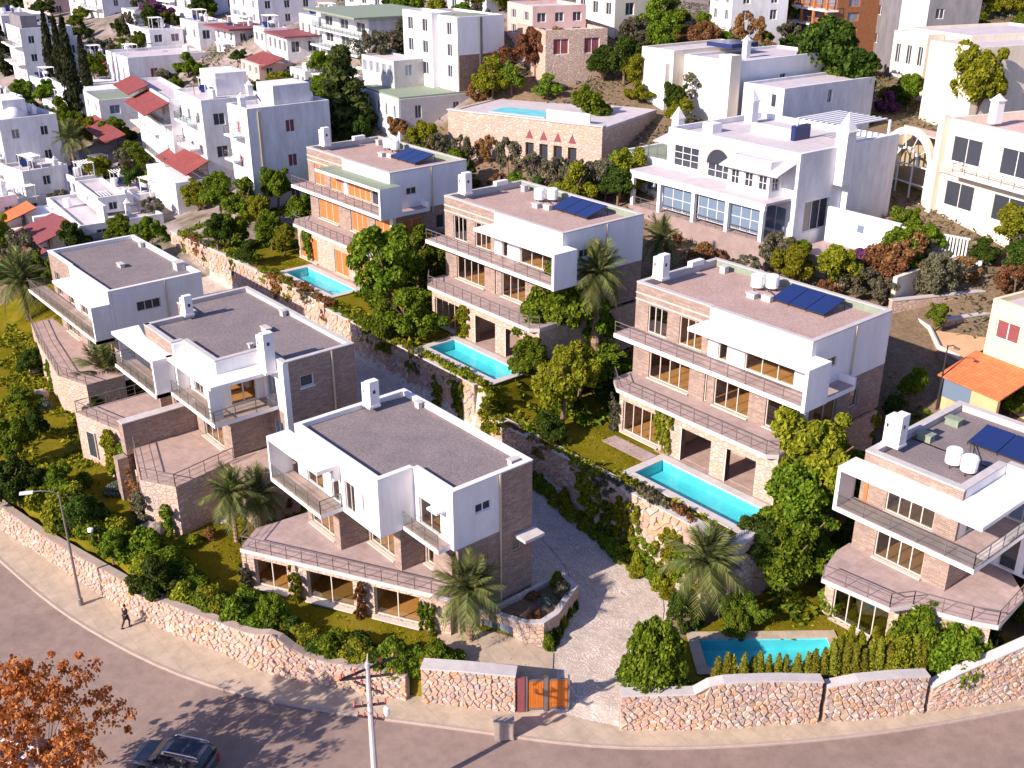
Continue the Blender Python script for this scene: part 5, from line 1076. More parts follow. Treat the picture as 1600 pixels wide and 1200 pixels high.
for x, y, z, w, h, lab, mt in [(-15.6, 22.9, 2.4, 1.5, 4.0, 'tall climber on the left stepped terrace', 'yellow'), (-13.4, 23.2, 2.4, 1.0, 3.4, 'climber beside the brown stone fin', 'green'), (-8.2, 21.9, 2.4, 1.3, 3.6, 'climber with rust leaves on the right stepped terrace', 'rust'), (-6.6, 21.5, 2.4, 1.0, 3.2, 'olive climber at the corner of the right stepped terrace', 'olive'), (-4.6, 22.6, 2.4, .9, 2.6, 'climber right of the corner of the right stepped terrace', 'green'), (-42, 25.6, 2.0, 1.2, 3.4, 'climber on the long terrace of the leftmost villa', 'yellow'), (-36, 25.0, 2.0, 1.0, 3.2, 'second climber on the long terrace of the leftmost villa', 'green'),
    (14.3, 52.9, 6.4, .9, 3.3, 'climber between the glass doors and the loggia of the long pool villa', 'yellow'), (9.4, 52.8, 6.4, .5, 3.0, 'climber at the left corner of the long pool villa', 'olive'), (-8.9, 52.3, 8.6, .9, 3.0, 'climber on the ground floor of the second upper villa', 'yellow'), (-36.0, 52.6, 9.0, .8, 3.6, 'climber bush between the orange shutters of the ground floor', 'green')]:
    climber(x, y, z, w, h, lab, mt)
for i, (x, h, mt) in enumerate([(13.2, 4.5, 'yellow'), (15.0, 3.2, 'green'), (17.0, 4.4, 'yellow'), (18.8, 3.0, 'bright'), (20.8, 4.6, 'yellow'), (22.6, 4.2, 'green'), (24.4, 4.9, 'yellow'), (1.4, 3.6, 'yellow'), (-2.2, 3.4, 'green'), (-5, 2.6, 'yellow')]):
    zz = rw(x) + .2; climber(x, 46.6, zz, 1.2 if x > 10 else .7, h, 'climber %s on the retaining wall' % ['at the shaded end', 'just right of the shaded part', 'left of the middle', 'short and bright', 'tall in the middle', 'right of the middle', 'at the right corner', 'narrow, in the gap left of the front villa roof', 'below the middle pool', 'low, further left below the middle pool'][i], mt)
for i in range(46):
    rg = random.Random(900 + i); x = -56 + i * 1.72 + rg.uniform(-.5, .5)
    if x > 25.5: continue
    mt = rg.choice(('yellow', 'yellow', 'yellow', 'green', 'olive', 'rust'))
    plant('trail', (x, 46.95 + rg.uniform(-.1, .5), up(x) + .1), rg.uniform(.9, 1.5), rg.uniform(.9, 2.2), MT[mt] + ' plant trailing over the wall ' + zone(x, [(-42, 'left of the smallest pool'), (-23, 'below the smallest pool'), (-12, 'between smallest and middle pool'), (1, 'below the middle pool'), (13, 'behind the front villa roof'), (99, 'below the long pool')]), name='trailing_plant', cat='plant', group='plants trailing over the retaining walls', mat=mt)
for i in range(26):
    rg = random.Random(950 + i); mt = rg.choice(('green', 'yellow', 'bright')); x = 6 + i * .62; y = 46.1 + rg.uniform(-.4, .1) if x < 19.5 else 46.2 - (x - 19.5) * .25
    plant('shrub', (x, y, H(x, y - .3)), rg.uniform(.5, .95), rg.uniform(.8, 1.9), MT[mt] + ' shrub at the retaining wall foot, ' + zone(x, [(13, 'in shade behind the front villa'), (18, 'at the top of the sunlit drive'), (99, 'beside the bend of the drive')]), name='shrub', cat='shrub', group='shrubs along the cobbled drive', mat=mt)
# planter beside the drive
for i, (x, y, z, r_, h_, mt) in enumerate([(18.5, 39.0, 2.3, .8, 1.5, 'olive'), (17.6, 39.4, 2.3, .7, 1.6, 'green'), (18.6, 37.6, 2.3, .7, .8, 'agave'), (19.2, 36.2, 2.3, .7, .7, 'rust'), (17.6, 37.4, 2.3, .8, .7, 'rust')]):
    plant('shrub', (x, y, z), r_, h_, ['grey green shrub at the back of the stone planter', 'tall shrub in the back corner of the stone planter', 'pale succulent in the middle of the planter', 'rust plant at the front corner of the planter', 'reddish plant beside the villa wall in the planter'][i], name='shrub', cat='shrub', mat=mt)
for i in range(12):
    rg = random.Random(1000 + i); f = i / 11; x, y = (20.55 + .1 - f * 2.0, 36.0 + f * 4.0); plant('shrub', (x, y, .6), rg.uniform(.5, .7), rg.uniform(1.5, 2.1), 'ivy hedge covering the planter wall beside the cobbled drive', name='ivy_bush', cat='bush', group='ivy on the planter wall', mat=rg.choice(('green', 'dark', 'green', 'yellow')))
for x, y in ((17.3, 33.3), (16.4, 32.9), (15.6, 32.2), (17.9, 33.0)): plant('shrub', (x, y, .9), .6, .7, 'rust and yellow low plants at the foot of the front palm', name='shrub', cat='shrub', group='plants around the front palm', mat='rust' if x > 16.5 else 'yellow')
# boulders and garden lamps on the lawn
def boulder(px, py, w, d, h, label, rz=0):
    p = gp(px, py); rg = random.Random(px); m = MB(); ring = 9; prof = ((.9, 0), (1.0, .45), (.8, .85), (.45, 1.0))
    for rr, zz in prof:
        for j in range(ring): a = j * 6.283 / ring; k = rg.uniform(.85, 1.12); m.v.append((math.cos(a) * rr * w * k, math.sin(a) * rr * d * k, -.15 + h * zz * rg.uniform(.9, 1.1)))
    for i in range(3):
        for j in range(ring): jj = (j + 1) % ring; m.f.append((i * ring + j, i * ring + jj, (i + 1) * ring + jj, (i + 1) * ring + j)); m.m.append(0)
    m.f.append(tuple(3 * ring + j for j in range(ring))); m.m.append(0); o = m.build('boulder', STONE[3], None, loc=p); o.rotation_euler = (0, 0, rz); props(o, label, 'boulder')
boulder(237, 832, 1.3, .9, .9, 'large flat topped pale boulder on the left lawn'); boulder(65, 620, .8, .7, .8, 'pale boulder beside the far left bushes'); boulder(55, 580, .7, .6, .6, 'small boulder below the leftmost villa'); boulder(350, 815, .6, .5, .4, 'small boulder behind the lawn palm'); boulder(188, 742, .9, .6, .5, 'boulder at the foot of the stepped terrace')
for px, py, lab in ((152, 885, 'short white garden lamp beside the dark tree'), (545, 815, 'thin lamp post beside the front terrace'), (60, 775, 'short lamp in the dense bed by the left wall')):
    if px == 545: continue
    p = gp(px, py); r = thing('garden_lamp', lab, 'garden lamp', p); MB().lathe([(.04, -.05), (.035, 1.5)], n=6).build('post', M['rail'], r); MB().lathe([(.05, 1.5), (.2, 1.55), (.2, 1.75), (.05, 1.8)], n=8).build('lamp_head', M['tank'], r)
# grass and ground cover that nobody could count
def scatter(name, boxes, n, size, mat, label, seed, hgt=.2, skip=None):
    rg = np.random.default_rng(seed); V = []
    for (x0, x1, y0, y1) in boxes:
        ar = (x1 - x0) * (y1 - y0); k = int(n * ar); X = rg.uniform(x0, x1, k); Y = rg.uniform(y0, y1, k); ok = (Y > np.interp(X, WALLX, WALLY) + .5) & ~in_pool(X, Y, .7)
        X, Y = X[ok], Y[ok]; nz = np.sin(X * .9 + 2 * np.sin(Y * .7)) + np.sin(Y * 1.3 + X * .4); ok = nz > -.6; X, Y = X[ok], Y[ok]; Z = Hn(X, Y); m = len(X)
        p = np.stack([X, Y, Z + hgt * .5 * rg.random(m)], 1); a = rg.normal(size=(m, 3)) * np.array([1, 1, .5]); a /= np.linalg.norm(a, axis=1)[:, None]; b = np.cross(a, rg.normal(size=(m, 3))); b /= np.linalg.norm(b, axis=1)[:, None]
        s_ = size * (.5 + rg.random(m))[:, None]; a = a * s_; b = b * s_ * .4; V.append(np.stack([p - a * .5, p - b, p + a, p + b], 1).reshape(-1, 3))
    o = bpy.data.objects.new(name, cloud_mesh(name, np.concatenate(V), F_[mat])); COL.objects.link(o); props(o, label, kind='stuff')
scatter('grass', [(-20, 22, 18, 34), (8, 16, 47, 53), (26, 38, 42, 52), (-16, -9, 47.5, 53), (-48, -35, 47, 52)], 16, .13, 'yellow', 'olive tufts of grass on the villa lawns', 1, .06)
scatter('ground_cover', [(-58, 13, 47.0, 49.0), (14, 25.5, 47.0, 48.4), (-60, -18, 18, 27), (-2.4, 2.6, 26.5, 37), (-27, -19.5, 24, 38)], 22, .3, 'yellow', 'low yellow green ground cover along the terraces', 2, .5)
scatter('ground_cover', [(26.3, 30, 49, 60), (.5, 8, 50, 66), (-24, -15, 50, 66), (-22, -16, 50, 60), (-60, -41, 47, 66), (24.3, 29, 55, 70)], 30, .3, 'green', 'dense green ground cover between the upper villas', 3, .7)
# ------------------------------------------------------------------ houses of the town behind
M['townroof'] = mottled('pale_town_roof', c3(.50, .44, .46), c3(.62, .56, .57), .8, .9, .2)
M['woodbrown'] = mottled('brown_timber', c3(.24, .09, .04), c3(.32, .14, .06), 3, .7, .1)
M['stonewall'] = cladding('brown_field_stone', c3(.36, .24, .19), c3(.28, .18, .15), c3(.42, .3, .24), .5, .22, (.22, .16, .13))
class House(Villa):
    def __init__(s, label, A, B, C, ty, z=None, name='house', cat='house', group=None, minz=None):
        p = gp(*A) if z is None else at(A[0], A[1], z); zz = p[2]; b = at(B[0], B[1], zz); c = at(C[0], C[1], zz)
        s.rz = math.atan2(b[1] - p[1], b[0] - p[0]); s.W = math.hypot(b[0] - p[0], b[1] - p[1]); ux, uy = math.cos(s.rz), math.sin(s.rz)
        s.D = abs(-(c[0] - b[0]) * uy + (c[1] - b[1]) * ux); d = ray(A[0], ty); t_ = ((p[0] - CX) * d[0] + (p[1] - CY) * d[1]) / (d[0] ** 2 + d[1] ** 2); s.Ht = CZ + d[2] * t_ - zz
        s.D = max(s.D, 4); s.z = zz
        super().__init__(name, label, (p[0], p[1], zz), cat, group, s.rz)
    def body(s, x0=0, x1=1, y0=0, y1=1, z0=0, z1=1, st=2, wf=3, wr=2, wall='town_white', roof='townroof', par=.45, win='darkglass', frame='whiteframe', ww=1.1, wh=1.35, down=4, rows=1, skip=(), wside=None, door=False):
        """storeyed block; x and y as shares of the plan, z as shares of the height"""
        X0, X1, Y0, Y1 = x0 * s.W, x1 * s.W, y0 * s.D, y1 * s.D; Z0, Z1 = z0 * s.Ht, z1 * s.Ht; zt = Z1 - par; sh = (zt - Z0) / st; m = M[wall]; fo = []; ro = []
        ww_ = min(ww, (X1 - X0) / max(1, wf) * .62); wh_ = min(wh, sh * .62)
        for k in range(st):
            for i in range(wf):
                if (k, i) in skip: continue
                c = X0 + (X1 - X0) * (i + .5) / wf; b = Z0 + k * sh + (sh - wh_) * .5; fo.append((c - ww_ / 2, c + ww_ / 2, .05 + (Z0 + k * sh if door and k == 0 else b), b + wh_))
            w2 = min(ww, (Y1 - Y0) / max(1, wr) * .5)
            for i in range(wr):
                c = Y0 + (Y1 - Y0) * (i + .5) / wr; b = Z0 + k * sh + (sh - wh_) * .5; ro.append((c - w2 / 2, c + w2 / 2, b, b + wh_))
        zb = Z0 - (down if z0 == 0 else 0)
        s.wallx('wall', m, X0, X1, Y0, zb, Z1, fo, .3); s.wally('wall', M[wside] if wside else m, Y0 + .31, Y1, X1 - .3, zb, Z1, ro, .3)
        s.wally('wall', m, Y0 + .31, Y1, X0, zb, Z1, (), .3); s.box('wall', m, X0 + .31, X1 - .31, Y1 - .3, Y1, zb, Z1)
        s.box('roof', M[roof], X0 + .305, X1 - .305, Y0 + .305, Y1 - .305, zt - .25, zt)
        for o in fo: s.win('x', o[0], o[1], Y0 + .12, o[2], o[3], 2 if o[1] - o[0] > .8 else 1, mat=win, frame=frame, rows=rows)
        for o in ro: s.win('y', o[0], o[1], X1 - .22, o[2], o[3], 2 if o[1] - o[0] > .8 else 1, mat=win, frame=frame, rows=rows)
        return s
    def dress(s, seed):
        rg = random.Random(seed); Ht = s.Ht; W, D = s.W, s.D; k = max(1, round(Ht / 3.1))
        for q in range(1, k):
            a = rg.choice((0, .3, .5)); s.balc(a, a + .48, Ht * q / k, rg.uniform(1.0, 1.5), rg.random() < .3)
        zt = Ht - .45; x = rg.uniform(.1, .5) * W; y = rg.uniform(.2, .6) * D
        MB().obox((x, y, zt + .75), (1.6, 1.1, .06), 0, .5).build('solar_panel', M['panel'], s.r); MB().tube([(x - .1, y + .9, zt + 1.2), (x + 1.4, y + .9, zt + 1.2)], .25, n=8).build('roof_tank', M['tank'], s.r); MB().box(x, x + 1.2, y + .85, y + .95, zt, zt + 1.0).build('tank_stand', M['dark'], s.r)
        s.stack(rg.uniform(.05, .8), rg.uniform(.5, .85), Ht, rg.uniform(.5, 1.1), .6)
        m = MB(); w = rg.uniform(1.8, 3.0); X = W * rg.uniform(.3, .6); Y = D * rg.uniform(.1, .4)
        for dx in (0, w): 
            for dy in (0, 1.8): m.box(X + dx, X + dx + .1, Y + dy, Y + dy + .1, zt, zt + 2.2)
        for j in range(6): m.box(X - .2, X + w + .3, Y - .1 + j * .38, Y + j * .38, zt + 2.2, zt + 2.28)
        m.build('pergola', M['whiteframe'], s.r)
        for j in range(rg.randint(1, 3)): X = W * rg.uniform(.1, .8); MB().box(X, X + .8, -.32, -.004, Ht * rg.uniform(.3, .8), Ht * .8 + .55).build('ac_unit', M['concrete'], s.r) if False else None
    def blk(s, name, mat, x0, x1, y0, y1, z0, z1): return s.box(name, M[mat], x0 * s.W, x1 * s.W, y0 * s.D, y1 * s.D, z0, z1)
    def awning(s, x0, x1, z, dep, mat='redroof', y=0.0, drop=.7, name='awning'):
        m = MB(); a, b = x0 * s.W, x1 * s.W; Y = y * s.D
        m.add([(a, Y, z), (b, Y, z), (b, Y - dep, z - drop), (a, Y - dep, z - drop), (a, Y, z - .12), (b, Y, z - .12), (b, Y - dep, z - drop - .12), (a, Y - dep, z - drop - .12)], ((0, 3, 2, 1), (4, 5, 6, 7), (0, 1, 5, 4), (1, 2, 6, 5), (2, 3, 7, 6), (3, 0, 4, 7)))
        return m.build(name, M[mat], s.r)
    def balc(s, x0, x1, z, dep=1.3, glass_=False):
        a, b = x0 * s.W, x1 * s.W; s.box('balcony', M['white'], a, b, -dep, -.005, z - .22, z); s.rail([(a + .05, -.05), (a + .05, -dep + .05), (b - .05, -dep + .05), (b - .05, -.05)], z, .9, glass_=glass_, step=1.5)
    def stack(s, x, y, z, h=1.4, w=.7, cap=True):
        m = MB(); X, Y = x * s.W, y * s.D; m.box(X, X + w, Y, Y + w, z - .3, z + h)
        if cap: m.box(X - .1, X + w + .1, Y - .1, Y + w + .1, z + h + .002, z + h + .12); m.add([(X, Y, z + h + .12), (X + w, Y, z + h + .12), (X + w, Y + w, z + h + .12), (X, Y + w, z + h + .12), (X + w / 2, Y + w / 2, z + h + .7)], [(0, 1, 4), (1, 2, 4), (2, 3, 4), (3, 0, 4)])
        m.build('chimney', M['white'], s.r)
    def drum(s, x, y, z): MB().lathe([(.02, 0), (.55, .02), (.55, 1.0), (.45, 1.15), (.02, 1.2)], (x * s.W, y * s.D, z), 10).build('roof_tank', M['tank'], s.r)
    def dish(s, x, y, z):
        m = MB(); m.tube([(x * s.W, y * s.D, z - .2), (x * s.W, y * s.D, z + .9)], .05, n=5); m.lathe([(.02, 0), (.35, .06), (.6, .2)], (x * s.W, y * s.D, z + .9), 10); m.build('satellite_dish', M['rail'], s.r)
h = House('largest white town house with red awning and a window lit front, beside the pine', (290, 288), (332, 314), (402, 286), 138); h.body(st=3, wf=3, wr=2, ww=1.5, wh=1.5).blk('roof_room', 'town_white', .0, .55, .45, .95, h.Ht - .4, h.Ht + 2.4); h.dress(56)
h.awning(-.15, 1.05, h.Ht * .42, 3.2, drop=1.5); h.blk('terrace_block', 'town_white', -.1, 1.05, -.55, -.005, -4, h.Ht * .24); h.drum(.7, .3, h.Ht - .4); h.dish(.3, .2, h.Ht - .4); h.stack(.8, .8, h.Ht, 1.0)
h = House('plain lilac white block with three shuttered side windows behind the shuttered villa', (372, 325), (402, 339), (502, 308), 160); h.body(st=3, wf=1, wr=1, ww=1.2, wh=1.5, win='maroon'); h.blk('roof_room', 'town_white', .1, .9, .35, .8, h.Ht - .4, h.Ht + 2.2); h.stack(.5, .02, h.Ht, .9); h.drum(.5, .88, h.Ht - .4); h.dress(58)
h.blk('downpipe', 'pipe', 1.003, 1.02, .12, .15, .5, h.Ht - .4)
h = House('white terraced house with two red awnings and glazed blue balconies', (225, 242), (280, 288), (305, 268), 122); h.body(st=4, wf=3, wr=1, ww=1.4, wh=1.4, win='blueglass'); h.awning(.0, .5, h.Ht + .6, 3.0, drop=1.2); h.awning(.42, 1.02, h.Ht - .3, 3.4, drop=1.4); h.balc(.0, .6, h.Ht * .48); h.balc(.4, 1.0, h.Ht * .72, 1.6, True); h.balc(.45, 1.0, h.Ht * .25, 1.6, True)
h = House('wide white roof top flat with two brown doors above the red awnings', (172, 128), (206, 142), (318, 116), 78); h.body(st=1, wf=2, wr=2, ww=1.3, wh=2.0, win='maroon'); h.blk('terrace_block', 'town_white', -.2, 1.15, -.6, -.005, -4, .6); h.dish(.3, .4, h.Ht); h.drum(.6, .7, h.Ht - .4); h.blk('parapet', 'white', -.2, 1.15, -.62, -.58, .6, 1.4)
h = House('small white house with pale green roof between the cypresses and red awnings', (138, 192), (162, 208), (226, 184), 142); h.body(st=2, wf=2, wr=2, win='blueglass', roof='lining', ww=1.6); h.awning(.6, 2.4, h.Ht * .45, 3.0, drop=1.0)
h = House('white town house with blue dormer behind the dark cypresses at the left', (24, 122), (46, 133), (86, 118), 36); h.body(st=3, wf=3, wr=2); h.blk('roof_room', 'greywall', .1, .9, .1, .5, h.Ht - .4, h.Ht + 2.0); h.balc(.0, 1.0, h.Ht * .36); h.balc(0, 1, h.Ht * .68); h.dress(63)
h = House('greyish white flat roofed house with a small dome at the left edge', (-20, 285), (20, 306), (86, 282), 170); h.body(st=3, wf=3, wr=2); h.blk('roof_room', 'town_white', .2, .8, .2, .6, h.Ht - .4, h.Ht + 2.2); h.dress(64)
MB().lathe([(1.6, 0), (1.5, .7), (1.1, 1.3), (.5, 1.6), (.02, 1.7)], (h.W * .8, h.D * .35, h.Ht - .4), 14).build('dome', M['town_white'], h.r, smooth=True); h.drum(.4, .8, h.Ht - .4)
h = House('narrow white tower house above the orange awning', (14, 318), (46, 330), (86, 306), 256); h.body(st=2, wf=1, wr=1, skip=((1, 0),)); h.stack(.3, .5, h.Ht, .8); h.dress(66)
h = House('white L-shaped house with stepped parapets directly behind the leftmost villa', (80, 352), (132, 400), (268, 384), 308); h.body(st=2, wf=3, wr=2, ww=1.3, wh=1.5); h.body(.1, .75, .35, .7, 1.0, 1.55, st=1, wf=1, wr=1, wall='white'); h.blk('parapet', 'town_white', .0, .35, -.3, -.005, -3, h.Ht * .75); h.drum(.3, .15, h.Ht - .4); h.dish(.8, .8, h.Ht - .4); h.blk('stair_wall', 'white', .8, 1.0, .3, .34, h.Ht - .3, h.Ht + 2); h.dress(67)
h.stack(.5, .8, h.Ht, 1.0); h.blk('blue_door', 'blueglass', 1.001, 1.006, .1, .28, .3, 2.6)
h = House('grey shaded house side at the left edge with an orange tiled awning', (-70, 372), (-22, 396), (40, 382), 292); h.body(st=2, wf=3, wr=2); o = MB(); X, Y, Z = h.W + .2, h.D * .35, h.Ht * .68; h.dress(69)
o.add([(X, Y, Z), (X + 3.4, Y - .2, Z - .3), (X + 3.4, Y + 4.2, Z + .9), (X, Y + 4.4, Z + 1.2)], [(0, 1, 2, 3)]); o.add([(X, Y, Z - .12), (X + 3.4, Y - .2, Z - .42), (X + 3.4, Y + 4.2, Z + .78), (X, Y + 4.4, Z + 1.08)], [(0, 3, 2, 1)]); o.build('awning', M['orangeroof'], h.r)
h.box('side_terrace', M['town_white'], h.W + .01, h.W + 4, h.D * .25, h.D * .95, -4, h.Ht * .4)
h = House('small white house under a maroon sloping roof left of the leftmost villa', (58, 386), (86, 400), (124, 386), 356); h.body(st=1, wf=2, wr=1, par=.1); h.awning(-.15, 1.25, h.Ht + 1.3, 5.5, 'maroon', y=.75, drop=1.5, name='roof_slope')
h = House('low maroon roofed shed below the maroon sloping roof', (24, 418), (48, 428), (62, 418), 396); h.body(st=1, wf=1, wr=1, par=.1); h.awning(-.2, 1.2, h.Ht + .8, 4.0, 'maroon', y=.6, drop=1.0, name='roof_slope')
h = House('white house with a pink side wall at the top left', (112, 28), (164, 36), (192, 22), -14); h.body(st=2, wf=3, wr=2, wside=None); h.dress(74)
h = House('small white cube house behind the purple bush at the top left', (193, 36), (213, 42), (228, 34), 12); h.body(st=1, wf=1, wr=1)
h = House('white house with dark red flat roof near the top', (340, 84), (370, 92), (392, 80), 40); h.body(st=2, wf=3, wr=2, par=.1); h.blk('roof_slab', 'maroon', -.15, 1.2, -.25, 1.1, h.Ht, h.Ht + .3); h.dress(76)
h = House('big white apartment house at the top between two dark trees', (364, 52), (408, 62), (458, 48), -14); h.body(st=3, wf=3, wr=3); h.dress(77)
h = House('glazed white conservatory with brown roof near the top', (420, 78), (450, 88), (474, 76), 50); h.body(st=1, wf=4, wr=2, par=.1, ww=2, wh=2.2); h.blk('roof_slab', 'maroon', -.05, 1.08, -.1, 1.05, h.Ht, h.Ht + .2)
h = House('low red roofed houses on the slope left of the modern terraced house', (378, 112), (406, 122), (444, 108), 92); h.body(st=1, wf=3, wr=2, par=.1, wall='pinkwall'); h.awning(-.1, 1.1, h.Ht + .9, 4, 'redroof', y=.6, drop=1.2, name='roof_slope')
h = House('modern terraced house with deep balconies and a glass balustrade near the top', (506, 92), (580, 114), (634, 88), 14); h.body(st=3, wf=3, wr=0, ww=3.2, wh=2.2, win='darkglass', par=.3); h.balc(0, 1, h.Ht * .33, 2.0, True); h.balc(0, 1, h.Ht * .66, 1.6, True); h.blk('roof_slab', 'lining', -.04, 1.04, -.2, 1.0, h.Ht, h.Ht + .25); h.blk('stone_base', 'stonewall', 1.001, 1.01, .05, .98, -3, h.Ht * .4)
h = House('tall white cubic house on a dark stone base at the top centre', (633, 116), (706, 132), (790, 124), 14); h.body(.0, .62, .0, .4, 0, 1, st=3, wf=2, wr=0, ww=1.5, wh=2.3, wall='white', par=.3); h.body(.0, 1.0, .12, 1, 0, .97, st=3, wf=3, wr=0, ww=1.3, wh=2.1, wall='white', par=.25, skip=((0, 0), (1, 0), (2, 0), (0, 1), (1, 1), (2, 1)), roof='gravel_pink')
h.blk('stone_base', 'stonewall', 1.001, 1.012, .13, .99, -4, h.Ht * .42); h.blk('recess', 'greywall', 1.0125, 1.02, .52, .57, -3, h.Ht * .96); h.blk('roof_grass', 'lining', .5, .95, .3, .9, h.Ht * .97 - .2, h.Ht * .97 - .1)
h.body(-.32, .42, -.55, -.01, 0, .3, st=1, wf=5, wr=1, ww=1.0, wh=2.0, wall='concrete', par=.2, win='blueglass')
h = House('long low white garage wing with a grass roof beside the pine', (562, 176), (624, 198), (700, 172), 136); h.body(st=1, wf=5, wr=2, wall='white', ww=.9, wh=1.6, par=.1, wside='concrete'); h.blk('grass_roof', 'lining', .02, .98, .02, .98, h.Ht + .002, h.Ht + .2)
mb_ = MB(); rg_ = np.random.default_rng(5); props
h = House('pinkish house with grey shutters at the top right of the cubic house', (793, 55), (832, 64), (872, 50), 2); h.body(st=2, wf=2, wr=3, wall='pinkwall', ww=1.6)
h = House('low stone villa with a dark porch above the rust coloured trees', (808, 80), (852, 94), (908, 78), 36); h.body(st=1, wf=1, wr=2, wall='rubble_flat', ww=4.0, wh=2.6, win='maroon', roof='townroof', down=6)
h = House('cream and white modern house with broad blank panels', (1000, 144), (1128, 168), (1250, 128), 72); h.body(.0, .40, .0, .6, 0, 1.0, st=1, wf=0, wr=0, wall='cream', par=.3); h.blk('white_panel', 'white', .09, .36, -.03, -.003, -3, h.Ht * .72); h.body(.401, 1.0, .08, .8, 0, .9, st=1, wf=0, wr=1, wall='white', par=.3); h.blk('cream_pillar', 'cream', .93, 1.06, .0, .075, -3, h.Ht * 1.05)
h.body(1.07, 1.5, .1, .8, 0, .5, st=1, wf=2, wr=1, wall='town_white', par=.3, ww=.8, wh=2.4); h.stack(.72, .3, h.Ht * .9, 1.6); h.blk('dark_slit', 'maroon', -.012, -.003, .08, .2, h.Ht * .35, h.Ht * .9); h.blk('skylight', 'panel', .3, .6, .3, .5, h.Ht, h.Ht + .5)
h = House('lilac shaded house among dark trees at the top', (1108, 32), (1142, 38), (1188, 28), -24); h.body(st=2, wf=2, wr=2)
h = House('brown timber house with balconies and posts at the top right', (1246, 52), (1302, 62), (1348, 48), -20); h.body(st=3, wf=3, wr=2, wall='woodbrown', ww=1.8, wh=1.8, win='blueglass', frame='shutter'); h.balc(-.05, 1.05, h.Ht * .3, 1.8); h.balc(-.05, 1.05, h.Ht * .62, 1.8)
for x in (0, .33, .66, 1): h.box('post', M['shutter'], x * h.W - .15, x * h.W + .15, -1.75, -1.45, -4, h.Ht)
h = House('dark grey slab house with a white end strip at the top right', (1338, 74), (1396, 90), (1446, 70), -60); h.body(st=3, wf=1, wr=1, wall='greywall', ww=1.2); h.box('white_strip', M['white'], h.W + .002, h.W + .06, .1, h.D * .35, -4, h.Ht)
h = House('cream house with a bay of three narrow windows at the right', (1403, 146), (1500, 166), (1650, 150), 42); h.body(st=2, wf=0, wr=2, wall='cream', par=.3); h.body(.08, .62, -.16, -.01, .35, .98, st=1, wf=3, wr=0, wall='cream', ww=1.0, wh=2.4, par=.25); h.body(.9, 1.6, -.3, .5, 0, .95, st=1, wf=0, wr=0, wall='cream', par=.3)
# house with the big arched window
h = House('cream house with a huge arched window and pink roof terrace at the right edge', (1456, 330), (1606, 378), (1690, 330), 182); zc = h.Ht
h.body(st=2, wf=2, wr=1, wall='cream', ww=4.6, wh=2.5, par=.6, roof='pinkwall'); h.stack(.2, .2, h.Ht, 1.8, .9); h.blk('corner_pillar', 'cream', -.03, .03, -.05, -.003, -3, h.Ht + .3); h.blk('band', 'pinkwall', .0, 1.0, -.02, -.003, h.Ht * .44, h.Ht * .5); h.balc(.25, 1.0, h.Ht * .5, 1.4)
xa, ra, Zs = -4.6, 3.1, h.Ht * .42; m = MB(); f = MB(); g_ = MB(); n_ = 16
def arc(r, k): a = math.pi * k / n_; return (xa + r * math.cos(a), Zs + r * math.sin(a))
for k in range(n_):
    for (r0, r1, mm, y0, y1) in ((ra, ra + .55, m, -.1, .5), (ra - .12, ra, f, .0, .12), (ra * .48, ra * .55, f, .0, .12)):
        a0, a1, b0, b1 = arc(r0, k), arc(r0, k + 1), arc(r1, k), arc(r1, k + 1)
        mm.add([(a0[0], y0, a0[1]), (a1[0], y0, a1[1]), (b1[0], y0, b1[1]), (b0[0], y0, b0[1]), (a0[0], y1, a0[1]), (a1[0], y1, a1[1]), (b1[0], y1, b1[1]), (b0[0], y1, b0[1])], ((0, 3, 2, 1), (4, 5, 6, 7), (0, 1, 5, 4), (3, 7, 6, 2)))
    if k % 3 == 0 and k: a0, b0 = arc(ra * .55, k), arc(ra, k); f.tube([(a0[0], .06, a0[1]), (b0[0], .06, b0[1])], .06, n=4)
for x in (-1, 1): m.box(xa + x * (ra + .275) - .275, xa + x * (ra + .275) + .275, -.1, .5, -3, Zs)
for x in (-.97, -.33, .33, .97): f.box(xa + x * ra - .07, xa + x * ra + .07, 0, .12, .2, Zs)
for z in (.2, Zs * .5, Zs - .1): f.box(xa - ra, xa + ra, .005, .125, z, z + .12)
m.build('arch_surround', M['cream'], h.r); f.build('arch_frame', M['whiteframe'], h.r)
g_.v = [(xa - ra, .07, .2), (xa + ra, .07, .2)] + [(arc(ra, k)[0], .07, arc(ra, k)[1]) for k in range(n_ + 1)]; g_.f = [tuple(range(n_ + 3))]; g_.m = [0]; g_.build('arch_pane', M['glass'], h.r)
h.box('back_hall', M['room'], xa - ra - .5, -.02, 2.5, 2.8, -3, Zs + ra); h.box('hall_side', M['cream'], xa - ra - .55, xa - ra - .3, .51, 2.49, -3, Zs + ra * .8); h.box('hall_roof', M['pinkwall'], xa - ra * .6, -.02, .51, 2.49, Zs + ra * .95, Zs + ra)
# yellow house at the right edge
h = House('yellow house with blue solar panels on the roof at the right edge', (1524, 612), (1640, 660), (1720, 610), 462); h.body(st=2, wf=2, wr=1, wall='yellow', ww=2.0, wh=1.5, par=.4, win='maroon')
for i in range(3): MB().obox((h.W * (.25 + .2 * i), h.D * .45, h.Ht + .1), (1.6, 2.2, .08), 0, 0).build('solar_panel', M['panel'], h.r)
h.awning(-.1, .75, h.Ht * .42, 4.0, 'orangeroof', drop=1.1, name='porch_roof'); h.box('porch_wall', M['peach'], -h.W * .08, h.W * .7, -3.7, -3.4, -3, h.Ht * .24); h.box('porch_window', M['blueglass'], -h.W * .05, h.W * .35, -3.74, -3.705, .4, 1.8)
